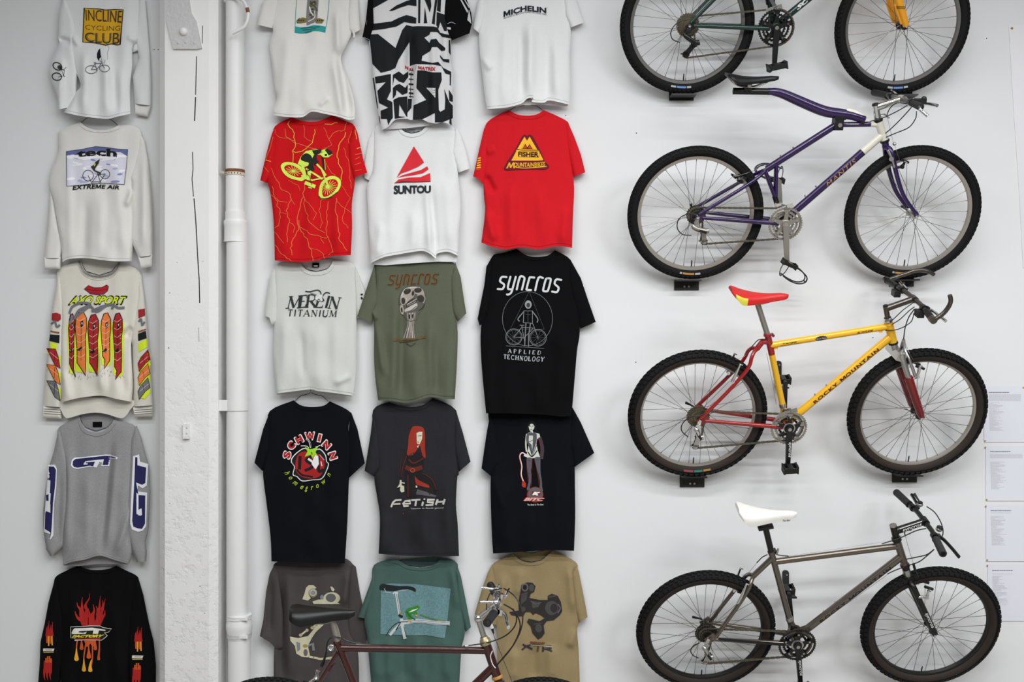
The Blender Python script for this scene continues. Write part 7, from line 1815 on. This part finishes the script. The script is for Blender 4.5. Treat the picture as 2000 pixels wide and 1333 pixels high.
s.poly([(444, 470), (470, 452), (520, 424), (550, 412), (556, 436), (530, 462), (490, 482), (456, 492)], SL, 4, sm=True); s.line([(456, 488), (500, 474), (548, 436)], 5, SD, 5, sm=True)
s.poly([(404, 452), (414, 428), (432, 440), (440, 480), (432, 510), (412, 496)], SK, 4, sm=True); s.poly([(412, 455), (424, 450), (428, 484), (416, 488)], SD, 5, sm=True); s.line([(566, 480), (600, 452), (618, 420)], 9, SD, 4, sm=True); s.line([(556, 500), (590, 470)], 6, SM, 4)
s.poly([(462, 500), (548, 482), (540, 545), (528, 600), (530, 660), (538, 716), (426, 722), (456, 650), (470, 590)], SM, 2)
for (x0, xm, x1, w, col) in ((470, 476, 438, 9, SK), (484, 486, 462, 10, SL), (500, 498, 490, 10, SK), (516, 508, 512, 10, SL), (532, 518, 528, 8, SK)): s.line([(x0, 496), (xm, 590), (x1, 714)], w, col, 4, sm=True)
for (x0, xm, x1) in ((478, 481, 450), (508, 503, 501), (525, 514, 521)): s.line([(x0, 498), (xm, 590), (x1, 712)], 5, SD, 5, sm=True)
s.line([(470, 560), (500, 568), (535, 555)], 6, (84, 80, 72), 6, sm=True); s.ell(486, 530, 8, 22, SD, 5); s.ell(516, 525, 7, 20, SD, 5)
s.line([(350, 735), (430, 725), (530, 720), (630, 705)], 16, (104, 82, 46), 2, sm=True); s.line([(400, 750), (470, 745), (560, 725)], 9, (74, 60, 40), 3); s.line([(460, 760), (500, 785), (540, 755)], 8, (66, 64, 54), 2)
s.done()

c = Crop(700, 770, 3.9217)
s = Shirt('t_shirt', 'charcoal t-shirt with a kneeling red-haired figure above pale wide lettering', c,
  [(235, 60), (112, 125), (125, 350), (150, 560), (122, 640), (145, 800), (165, 950), (155, 1225)], [(155, 1225), (350, 1240), (560, 1245), (770, 1243)], [(770, 1243), (760, 1000), (747, 850), (757, 640), (768, 600), (745, 320), (748, 125), (570, 30)], [(570, 30), (500, 82), (400, 100), (300, 85), (235, 60)],
  C_char, folds=[(520, 700, 520, 1240, 14, .007), (220, 900, 200, 1230, 12, .007), (680, 600, 690, 1230, 12, .007), (380, 900, 380, 1230, 12, -.005)], seed=49, ripple=.006, hemcol=(36, 36, 40))
s.sleeve([(115, 128), (95, 300), (48, 590), (120, 634), (150, 560), (128, 300)], (2, 3), base=(.024, .034), seed=50)
s.sleeve([(746, 125), (800, 300), (858, 520), (770, 597), (757, 400)], (2, 3), base=(.022, .032), seed=51)
HR = (150, 46, 30); SKN = (204, 200, 178); DRD = (96, 34, 28)
s.on(s.body)
s.poly([(400, 280), (420, 250), (470, 248), (500, 265), (510, 320), (510, 420), (515, 490), (490, 470), (470, 400), (440, 440), (410, 470), (372, 465), (380, 400), (385, 330)], HR, 1, sm=True)
s.poly([(445, 300), (465, 290), (490, 290), (488, 345), (470, 385), (448, 380)], SKN, 2); s.line([(455, 322), (484, 320)], 4, (60, 40, 36), 3); s.line([(452, 368), (466, 370)], 5, (120, 40, 40), 3); s.poly([(448, 402), (462, 390), (458, 415)], SKN, 2)
BK = (26, 24, 26)
s.poly([(375, 470), (440, 440), (490, 460), (500, 540), (490, 620), (560, 640), (600, 740), (590, 770), (540, 770), (460, 690), (440, 790), (370, 790), (358, 620), (370, 540)], BK, 1)
s.line([(385, 500), (420, 530), (470, 510), (500, 490)], 9, DRD, 2, sm=True); s.line([(360, 560), (420, 580), (490, 560)], 34, DRD, 2, sm=True); s.ring(415, 585, 16, 14, 5, (170, 80, 50), 3)
s.poly([(430, 630), (460, 660), (540, 700), (545, 720), (470, 705), (440, 690)], HR, 2); s.line([(490, 610), (560, 650), (595, 730)], 5, DRD, 3, sm=True); s.line([(380, 620), (380, 790)], 6, DRD, 2)
s.line([(370, 480), (340, 560), (330, 640)], 6, DRD, 2, sm=True); s.line([(335, 440), (318, 600)], 3, DRD, 2)
s.poly([(318, 660), (330, 660), (332, 700), (350, 705), (352, 750), (330, 755), (318, 740), (322, 710), (295, 720), (315, 690)], SKN, 2); s.line([(330, 680), (355, 684)], 8, SKN, 3); s.poly([(440, 700), (452, 705), (450, 720), (438, 716)], SKN, 4); s.poly([(445, 730), (520, 750), (600, 780), (590, 790), (440, 770)], (84, 80, 84), 1)
F_ = (192, 190, 180)
# wide techno lettering built from strokes
s.line([(250, 868), (266, 830), (285, 815), (330, 812)], 14, F_, 2); s.line([(268, 845), (322, 842)], 12, F_, 2)
s.line([(385, 858), (350, 860), (342, 840), (360, 820), (395, 818), (398, 840), (350, 842)], 12, F_, 2); s.line([(405, 815), (475, 810)], 13, F_, 2); s.line([(442, 818), (436, 858)], 15, F_, 2); s.line([(495, 826), (488, 858)], 15, F_, 2); s.line([(500, 806), (512, 806)], 10, F_, 2)
s.line([(585, 810), (530, 812), (528, 830), (575, 832), (570, 850), (515, 852)], 12, F_, 2); s.line([(608, 808), (592, 850)], 15, F_, 2); s.line([(600, 830), (655, 824)], 13, F_, 2); s.line([(662, 806), (648, 848)], 15, F_, 2)
s.text("'cause it feels good", (400, 872), (652, 866), (650, 882), (398, 887), (170, 168, 164), 2, .015)
s.ell(344, 917, 3.4, 3.4, (226, 30, 50), 2, n=10)
s.done()

c = Crop(680, 1080, 5.268)
s = Shirt('t_shirt', 'teal green t-shirt with a frog on a bicycle frame, behind the copper bike top tube', c,
  [(430, 70), (265, 130), (242, 300), (195, 500), (167, 700), (190, 850), (215, 1100), (242, 1400)], [(242, 1400), (700, 1405), (1140, 1400)], [(1140, 1400), (1165, 1000), (1200, 815), (1165, 500), (1112, 220), (1128, 125), (1060, 70), (960, 55)], [(960, 55), (880, 128), (750, 155), (620, 138), (520, 85), (430, 70)],
  C_teal, folds=[(420, 850, 420, 1330, 11, .008), (560, 850, 560, 1330, 9, -.006), (720, 850, 720, 1330, 11, .008), (1000, 850, 1010, 1330, 11, .007), (1070, 120, 1130, 600, 9, .008), (280, 900, 300, 1330, 10, .006)], seed=52, ripple=.006, hemline=False, collar=6)
s.panel([(520, 75), (620, 128), (750, 146), (880, 120), (960, 52), (920, 45), (700, 60)], .012, curve=False)
s.sleeve([(266, 132), (240, 280), (160, 500), (103, 665), (168, 678), (200, 500), (242, 320)], (3, 4), base=(.026, .036), seed=53)
s.sleeve([(1115, 115), (1160, 250), (1220, 550), (1262, 770), (1207, 818), (1162, 500)], (3, 4), base=(.022, .032), seed=54)
s.on(s.body)
PIC = mat('teal_picture', (98, 134, 138), .85, var=.22, vscale=140)
s.poly([(338, 330), (420, 318), (700, 325), (1056, 372), (1035, 560), (1018, 720), (992, 884), (800, 850), (600, 852), (332, 840)], PIC, 0)
DKS = (30, 34, 36); WT = (196, 200, 202); GRN = (52, 130, 44)
s.poly([(322, 350), (350, 322), (420, 332), (520, 345), (620, 345), (680, 362), (698, 390), (685, 404), (640, 384), (560, 380), (470, 398), (380, 392), (332, 384)], DKS, 2, sm=True)
s.line([(370, 370), (390, 408), (440, 410)], 5, WT, 3); s.line([(500, 400), (620, 382)], 4, WT, 3); s.line([(460, 425), (480, 408), (510, 412)], 14, WT, 3)
s.line([(497, 415), (535, 650)], 32, WT, 3); s.line([(497, 425), (530, 620)], 6, (90, 100, 104), 4); s.line([(512, 425), (545, 620)], 5, (70, 80, 84), 4); s.line([(520, 640), (560, 665)], 26, DKS, 4); s.line([(548, 680), (560, 760), (585, 888)], 34, WT, 3); s.line([(572, 760), (598, 870)], 6, (60, 66, 70), 4)
s.line([(545, 725), (600, 715), (700, 705), (800, 712), (900, 725), (1045, 730)], 42, WT, 3, sm=True)
for dy in (-10, 8, 18): s.line([(640, 715 + dy), (740, 706 + dy), (880, 722 + dy), (1040, 732 + dy)], 4, (90, 98, 100), 4, sm=True)
s.line([(600, 712), (540, 735), (480, 790), (430, 850)], 26, WT, 3, sm=True); s.line([(620, 712), (510, 722), (430, 790), (392, 855)], 7, DKS, 4, sm=True); s.line([(540, 720), (490, 800)], 10, DKS, 4)
s.poly([(590, 600), (620, 575), (680, 555), (720, 545), (736, 565), (720, 590), (700, 605), (715, 625), (690, 640), (650, 625), (660, 680), (635, 690), (600, 650)], GRN, 5, sm=True); s.poly([(620, 615), (660, 590), (718, 575), (700, 590), (650, 612)], (222, 226, 220), 6); s.line([(600, 605), (640, 660), (690, 690)], 15, (36, 100, 36), 6, sm=True)
s.line([(740, 640), (830, 670), (900, 690), (1000, 705)], 11, (88, 122, 60), 5, sm=True); s.line([(690, 640), (712, 655)], 13, (214, 160, 60), 6); s.line([(610, 690), (650, 710), (630, 720)], 10, (206, 150, 60), 6); s.line([(920, 700), (990, 706)], 8, (160, 140, 70), 6); s.ell(712, 556, 6, 5, (150, 40, 40), 7, n=8); s.ell(540, 625, 14, 12, (150, 130, 50), 5, n=10)
s.done()
# ---------------- third short sleeve column
c = Crop(920, 0, 6.058)
s = Shirt('t_shirt', 'white t-shirt with one line of arched bold black lettering, cut off by the top edge', c,
  [(450, -160), (130, -70), (140, 50), (98, 300), (100, 580), (130, 850), (165, 1150), (190, 1292)], [(190, 1292), (400, 1275), (540, 1245), (610, 1218), (655, 1175), (695, 1160), (738, 1166), (722, 1205), (860, 1216), (912, 1190), (1010, 1202), (1160, 1240)], [(1160, 1240), (1172, 1000), (1165, 700), (1180, 400), (1162, 200), (1110, 0), (1100, -90), (950, -160)], [(950, -160), (700, -110), (450, -160)],
  C_white, folds=[(700, 200, 690, 1160, 11, .012), (600, 300, 590, 1210, 10, -.008), (400, 250, 380, 1270, 11, .008), (920, 400, 915, 1190, 11, -.008), (980, 400, 1000, 1200, 11, .008), (120, 680, 250, 830, 7, .007), (520, 400, 530, 1240, 9, .006)], seed=60, ripple=.005, hemcol=(214, 214, 214))
s.sleeve([(125, -70), (75, 50), (40, 240), (25, 330), (92, 388), (98, 300), (135, 100)], (3, 4), base=(.022, .032), seed=61)
s.sleeve([(1102, -85), (1230, -30), (1290, 150), (1335, 265), (1185, 325), (1162, 180)], (3, 4), base=(.022, .032), seed=62)
s.panel([(190, 1270), (190, 1296), (420, 1290), (600, 1245), (860, 1240), (960, 1250), (1140, 1256), (1162, 1225), (900, 1180), (600, 1190)], .042, curve=False)
s.on(s.body)
Q = [(385, 135), (520, 95), (640, 62), (720, 66), (890, 90)]
def arch(x):  # top edge of the lettering
    for (x0, y0), (x1, y1) in zip(Q[:-1], Q[1:]):
        if x <= x1: return y0 + (y1 - y0) * (x - x0) / (x1 - x0)
    return Q[-1][1]
out = []
for tri in split_tris(word('MICHELIN', .03, .0), .06):
    out.append([c((385 + u * 505, arch(385 + u * 505) + (1 - v) * 68)) for u, v in tri])
s._put(out, (30, 38, 40), 2)
out = []
for tri in split_tris(word('BECAUSE SO MUCH IS RIDING ON YOUR TIRES!', .01, .0), .05):
    out.append([c((388 + u * 508, arch(388 + u * 508) + 72 + (1 - v) * 16)) for u, v in tri])
s._put(out, (96, 100, 104), 2)
s.line([(893, 90), (908, 92)], 3, (140, 144, 146), 2)
s.done()

c = Crop(915, 195, 4.372)
s = Shirt('t_shirt', 'plain red t-shirt with a small yellow mountain-shaped emblem on the back', c,
  [(345, 88), (250, 130), (168, 185), (137, 250), (122, 400), (130, 600), (130, 800), (142, 950), (110, 1220)], [(110, 1220), (200, 1255), (320, 1278), (450, 1260), (600, 1276), (760, 1250), (885, 1266)], [(885, 1266), (892, 1000), (902, 750), (882, 550), (862, 350), (842, 240), (850, 190), (740, 130), (640, 88)], [(640, 88), (590, 122), (510, 135), (420, 126), (345, 88)],
  C_red2, folds=[(140, 640, 220, 800, 7, -.012), (150, 950, 230, 1220, 9, .010), (360, 700, 380, 1270, 13, .007), (600, 700, 640, 1270, 13, .006), (840, 900, 800, 1250, 10, .007), (150, 450, 230, 420, 6, .006)], seed=63, ripple=.005, hemcol=(168, 20, 28))
a = s.sleeve([(168, 188), (132, 250), (90, 430), (40, 655), (75, 670), (132, 722), (130, 560), (138, 400)], (3, 5), base=(.024, .034), seed=64)
s.sleeve([(848, 190), (905, 320), (960, 470), (997, 620), (900, 657), (880, 450), (856, 300)], (3, 4), base=(.022, .032), seed=65)
YL = (240, 182, 44); MR = (110, 20, 40); DK = (60, 24, 34)
s.on(s.body)
OUT = [(462, 312), (480, 298), (500, 312), (522, 298), (545, 312), (600, 410), (650, 530), (682, 560), (685, 578), (660, 595), (500, 592), (330, 602), (308, 596), (306, 580), (340, 520), (400, 430)]
s.poly(OUT, MR, 0); s.line(OUT, 4, DK, 1, True)
s.poly([(478, 316), (500, 350), (522, 316), (588, 428), (440, 426), (418, 418)], YL, 2); s.poly([(452, 420), (482, 368), (503, 398), (524, 372), (555, 422)], DK, 3); s.poly([(466, 416), (484, 384), (500, 416)], (200, 60, 40), 4); s.poly([(508, 416), (524, 386), (540, 416)], (200, 60, 40), 4); s.line([(458, 418), (484, 372), (503, 402), (524, 376), (550, 420)], 5, YL, 4)
s.poly([(412, 432), (600, 434), (640, 516), (590, 520), (366, 520), (408, 440)], YL, 2); s.poly([(408, 428), (440, 430), (440, 442), (424, 444), (424, 520), (412, 520)], YL, 3); s.line([(428, 440), (600, 440)], 3, DK, 4); s.line([(428, 445), (428, 488), (600, 490), (610, 440)], 3, DK, 4)
s.text('FISHER', (424, 444), (600, 446), (598, 488), (424, 484), DK, 5, .035)
s.text('M', (345, 536), (390, 534), (396, 585), (322, 586), YL, 3, .013); s.text('OUNTAINBIKES', (388, 536), (655, 528), (652, 570), (388, 572), YL, 3, .02, sag=4); s.line([(400, 576), (480, 584), (600, 576), (668, 570)], 6, YL, 3, sm=True)
s.on(a)
for k, y in enumerate((495, 515, 535, 555, 575)): s.line([(80 - k * 3, y + 8), (104, y)], 11, YL, 1)
s.line([(66, 585), (64, 600), (100, 590)], 4, (180, 130, 40), 1)
s.done()
hanger('wire hanger between the white arched-lettering shirt and the red emblem shirt', 1031, 203, 996, 216, 1060, 216)

c = Crop(920, 480, 3.919)
s = Shirt('t_shirt', 'black t-shirt with rounded silver lettering over a ringed bicycle line drawing', c,
  [(350, 25), (250, 55), (157, 90), (142, 300), (112, 500), (75, 640), (80, 900), (115, 1285)], [(115, 1285), (350, 1287), (560, 1296), (700, 1310), (770, 1300)], [(770, 1300), (795, 1000), (812, 800), (832, 660), (812, 450), (772, 250), (762, 110), (640, 35)], [(640, 35), (590, 75), (500, 87), (420, 73), (350, 25)],
  C_black, folds=[(500, 900, 500, 1290, 14, .006), (280, 700, 260, 1280, 14, .006), (700, 600, 690, 1290, 14, .007)], seed=66, ripple=.006)
s.sleeve([(155, 95), (118, 160), (102, 300), (50, 560), (65, 612), (100, 600), (132, 400)], (3, 5), base=(.022, .032), seed=67)
s.sleeve([(760, 105), (840, 250), (900, 430), (955, 585), (836, 637), (812, 450), (775, 250)], (3, 4), base=(.022, .032), seed=68)
SV = (206, 206, 210); LN = (112, 114, 118)
s.on(s.body)
s.syncros((205, 240), (700, 262), (690, 362), (198, 334), 15.5, SV, 2, slant=.2, sag=-8)
s.ring(432, 560, 192, 208, 3.4, LN, 1); s.bike(328, 700, 512, 706, 62, 64, 4.0, (126, 128, 132), 2); s.ring(328, 700, 54, 54, 2, LN, 2); s.ring(512, 706, 55, 55, 2, LN, 2)
for k in range(10):
    t = 2 * math.pi * k / 10
    for hx, hy in ((328, 700), (512, 706)): s.line([(hx, hy), (hx + 54 * math.cos(t), hy + 54 * math.sin(t))], 1.6, (88, 90, 94), 2)
s.line([(268, 768), (560, 788)], 3, LN, 1); s.line([(445, 352), (300, 640)], 2, (84, 84, 88), 1); s.line([(445, 352), (560, 640)], 2, (84, 84, 88), 1); s.line([(300, 640), (560, 640)], 2, (84, 84, 88), 1)
# generic standing rider holding the bicycle
s.ell(438, 452, 26, 32, (150, 152, 156), 2); s.ell(438, 456, 14, 18, (60, 60, 62), 3); s.line([(405, 500), (400, 590), (470, 595), (470, 500), (405, 500)], 3, (150, 152, 156), 2)
s.line([(405, 505), (360, 560), (372, 580)], 8, (120, 122, 126), 2, sm=True); s.line([(470, 505), (510, 560), (505, 590)], 8, (120, 122, 126), 2, sm=True); s.line([(420, 595), (415, 690), (410, 770)], 8, LN, 2); s.line([(455, 595), (440, 690), (440, 775)], 8, LN, 2); s.line([(418, 530), (455, 530)], 2, LN, 2); s.line([(436, 505), (436, 590)], 2, LN, 2)
s.serif_word('APPLIED', (284, 792), (538, 806), (532, 836), (284, 822), 7, (166, 168, 172), 2, .7)
s.serif_word('TECHNOLOGY', (250, 832), (564, 854), (556, 888), (250, 866), 8, (166, 168, 172), 2, .3, sag=4)
s.done()

c = Crop(920, 790, 4.3)
s = Shirt('t_shirt', 'black t-shirt with a standing figure in grey boots above red and white lettering', c,
  [(300, 0), (160, 30), (150, 150), (200, 400), (167, 610), (165, 800), (175, 1100), (185, 1255)], [(185, 1255), (400, 1242), (650, 1228), (865, 1232)], [(865, 1232), (875, 950), (873, 700), (870, 530), (852, 300), (848, 30), (760, -10)], [(760, -10), (530, 10), (300, 0)],
  C_navy, folds=[(480, 900, 470, 1240, 14, .006), (300, 600, 290, 1240, 14, .007), (740, 500, 740, 1230, 14, .007), (190, 600, 260, 900, 8, .006)], seed=69, ripple=.006, collar=0)
s.sleeve([(165, 60), (130, 250), (88, 540), (170, 607), (212, 500), (192, 300)], (2, 3), base=(.026, .036), seed=70)
s.sleeve([(848, 20), (920, 150), (1035, 410), (865, 532), (852, 300)], (2, 3), base=(.020, .030), seed=71)
SK = (200, 204, 194); GR = (84, 84, 90); RO = (120, 30, 26)
s.on(s.body)
s.poly([(478, 160), (500, 140), (528, 146), (545, 175), (552, 225), (545, 245), (528, 210), (486, 205), (490, 240), (470, 246), (466, 200)], (9, 9, 11), 1, sm=True)
s.poly([(484, 172), (506, 158), (532, 172), (530, 200), (518, 220), (504, 228), (490, 214)], SK, 2, sm=True)
s.poly([(480, 168), (500, 150), (534, 166), (536, 190), (520, 168), (500, 166), (488, 186)], (9, 9, 11), 3, sm=True)
s.line([(488, 184), (502, 186)], 4, K, 3); s.line([(512, 186), (526, 183)], 4, K, 3); s.line([(507, 188), (505, 200)], 2, (120, 116, 110), 3); s.line([(498, 211), (514, 211)], 5, (70, 24, 28), 3)
s.poly([(500, 224), (520, 224), (522, 242), (498, 242)], SK, 2)
# dark grey sleeveless suit with pale cut-out, one long glove, tall boots
s.poly([(462, 252), (492, 236), (528, 236), (575, 250), (582, 282), (556, 292), (548, 330), (560, 385), (578, 440), (575, 452), (470, 456), (468, 420), (480, 370), (484, 330), (456, 306)], SK, 1)
s.poly([(470, 250), (498, 234), (536, 236), (552, 252), (552, 300), (540, 350), (520, 410), (512, 432), (504, 410), (486, 350), (464, 316), (462, 280)], (82, 82, 88), 2)
s.poly([(486, 264), (520, 264), (520, 300), (514, 390), (508, 340), (484, 318)], SK, 3); s.line([(484, 316), (504, 310), (520, 300)], 4, K, 4, sm=True); s.line([(486, 345), (514, 440), (550, 345)], 5, (12, 12, 14), 4); s.line([(478, 400), (512, 440), (556, 388)], 8, (12, 12, 14), 4, sm=True)
s.line([(578, 278), (598, 350), (600, 400), (592, 460)], 26, (66, 52, 60), 2, sm=True); s.line([(566, 290), (584, 360), (582, 440)], 4, RO, 3, sm=True)
s.line([(466, 262), (460, 330), (466, 400)], 12, SK, 1, sm=True)
s.poly([(470, 452), (512, 456), (510, 520), (502, 560), (508, 620), (496, 690), (490, 722), (468, 716), (484, 640), (474, 560), (468, 500)], GR, 2, sm=True); s.poly([(534, 452), (578, 448), (582, 520), (584, 570), (594, 640), (598, 700), (604, 728), (580, 726), (578, 650), (560, 570), (542, 510)], GR, 2, sm=True)
s.line([(512, 462), (510, 540), (504, 690)], 4, RO, 3, sm=True); s.line([(534, 462), (560, 590), (576, 710)], 4, RO, 3, sm=True); s.line([(466, 462), (470, 560), (480, 650)], 3, RO, 3, sm=True)
s.line([(474, 470), (500, 480)], 5, (60, 60, 66), 3); s.line([(545, 470), (575, 464)], 5, (60, 60, 66), 3); s.line([(480, 580), (500, 590)], 4, (60, 60, 66), 3); s.line([(566, 590), (586, 580)], 4, (60, 60, 66), 3)
s.line([(470, 432), (430, 410), (408, 440), (425, 520), (420, 590), (440, 650)], 14, (150, 50, 36), 2, sm=True); s.line([(470, 430), (430, 408), (410, 440), (427, 520), (422, 590), (440, 650)], 7, (226, 218, 208), 3, sm=True); s.poly([(430, 655), (445, 640), (462, 670), (460, 700), (438, 700), (425, 680)], (170, 44, 30), 4); s.line([(444, 428), (470, 438)], 16, SK, 4)
s.ell(538, 760, 70, 66, (128, 38, 30), 1); s.ell(540, 758, 62, 58, (90, 88, 92), 2)
s.text('K', (520, 735), (585, 738), (570, 768), (512, 765), (226, 224, 220), 4, .11, .2); s.poly([(512, 732), (590, 732), (575, 772), (505, 772)], RO, 3)
s.text('BITC', (446, 782), (620, 786), (612, 818), (436, 816), (216, 70, 50), 5, .10, .3); s.text('BITC', (452, 786), (618, 790), (608, 813), (444, 812), (206, 190, 184), 6, .02, .3)
s.text('The Bitch Is The Best', (472, 838), (610, 836), (608, 850), (472, 852), (190, 190, 190), 3, .02)
s.done()

c = Crop(900, 1070, 5.0667)
s = Shirt('t_shirt', 'tan t-shirt with a dark machine-part picture, behind the copper bike handlebar', c,
  [(510, 60), (400, 115), (312, 172), (300, 260), (335, 500), (352, 750), (360, 1000), (360, 1400)], [(360, 1400), (760, 1405), (1180, 1400)], [(1180, 1400), (1165, 1000), (1150, 820), (1165, 700), (1118, 260), (1155, 215), (1130, 140), (920, 30)], [(920, 30), (860, 75), (800, 128), (700, 150), (600, 130), (510, 60)],
  C_tan, folds=[(430, 250, 400, 700, 9, .008), (540, 1000, 530, 1330, 11, .008), (720, 950, 730, 1330, 11, -.007), (900, 950, 900, 1330, 11, .008), (1080, 170, 1120, 650, 9, .010), (1150, 800, 1070, 1000, 8, .008), (600, 200, 560, 500, 12, .006)], seed=72, ripple=.006, hemline=False, collar=6)
s.panel([(510, 50), (600, 122), (700, 142), (800, 120), (860, 70), (900, 30), (870, 20), (700, 62), (560, 35)], .012, curve=False)
s.sleeve([(312, 172), (268, 250), (200, 450), (138, 660), (250, 740), (355, 770), (350, 700), (336, 500), (304, 280)], (3, 5), base=(.022, .032), seed=73)
s.sleeve([(1150, 185), (1170, 250), (1220, 500), (1255, 690), (1165, 748), (1160, 600), (1125, 270)], (3, 4), base=(.022, .032), seed=74)
D1 = (46, 42, 42); D2 = (72, 68, 70); D3 = (98, 94, 96)
s.on(s.body)
for P in ([(600, 370), (660, 345), (710, 350), (740, 385), (725, 440), (690, 460), (680, 500), (780, 520), (860, 520), (860, 480), (900, 458), (960, 480), (990, 540), (1004, 630), (980, 670), (920, 720), (850, 730), (820, 770), (830, 850), (800, 890), (765, 912), (710, 850), (690, 780), (655, 740), (670, 705), (720, 715), (780, 730), (830, 700), (790, 670), (740, 650), (715, 670), (690, 640), (640, 640), (620, 680), (560, 670), (575, 620), (570, 540), (590, 440)], [(480, 640), (560, 625), (620, 630), (620, 680), (560, 680), (500, 670)]):
    s.poly(P, D1, 1)
s.ring(634, 395, 28, 34, 12, D3, 2); s.ell(634, 395, 14, 18, (30, 28, 28), 3); s.poly([(590, 460), (660, 440), (650, 520), (600, 560)], D2, 2); s.ell(900, 600, 66, 70, D2, 2); s.ell(922, 600, 34, 44, D1, 3); s.line([(960, 560), (985, 600), (960, 650)], 10, D3, 3, sm=True); s.poly([(700, 530), (790, 540), (770, 590), (710, 600)], D2, 2); s.line([(690, 530), (740, 560), (800, 545)], 6, D3, 3, sm=True); s.ell(770, 800, 34, 40, D2, 2); s.line([(720, 760), (800, 750)], 10, D2, 3); s.ell(620, 610, 20, 24, D2, 2); s.line([(870, 490), (940, 480)], 16, D2, 2); s.ell(700, 400, 26, 34, D2, 2)
s.text('SHIMANO', (686, 928), (832, 938), (830, 958), (686, 948), (120, 62, 40), 2, .05, .1)
I3 = (50, 48, 56)
s.line([(612, 960), (708, 1008)], 18, I3, 2); s.line([(706, 962), (652, 975), (604, 1014)], 15, I3, 2); s.line([(690, 965), (780, 972), (905, 985)], 8, (176, 166, 140), 3); s.line([(700, 958), (820, 968)], 8, I3, 2); s.line([(766, 972), (760, 1030)], 15, (84, 66, 44), 2); s.line([(816, 975), (812, 1032)], 19, I3, 2); s.line([(812, 976), (895, 982), (898, 1000), (825, 1006)], 13, I3, 2); s.line([(845, 1004), (905, 1028)], 15, I3, 2)
s.done()
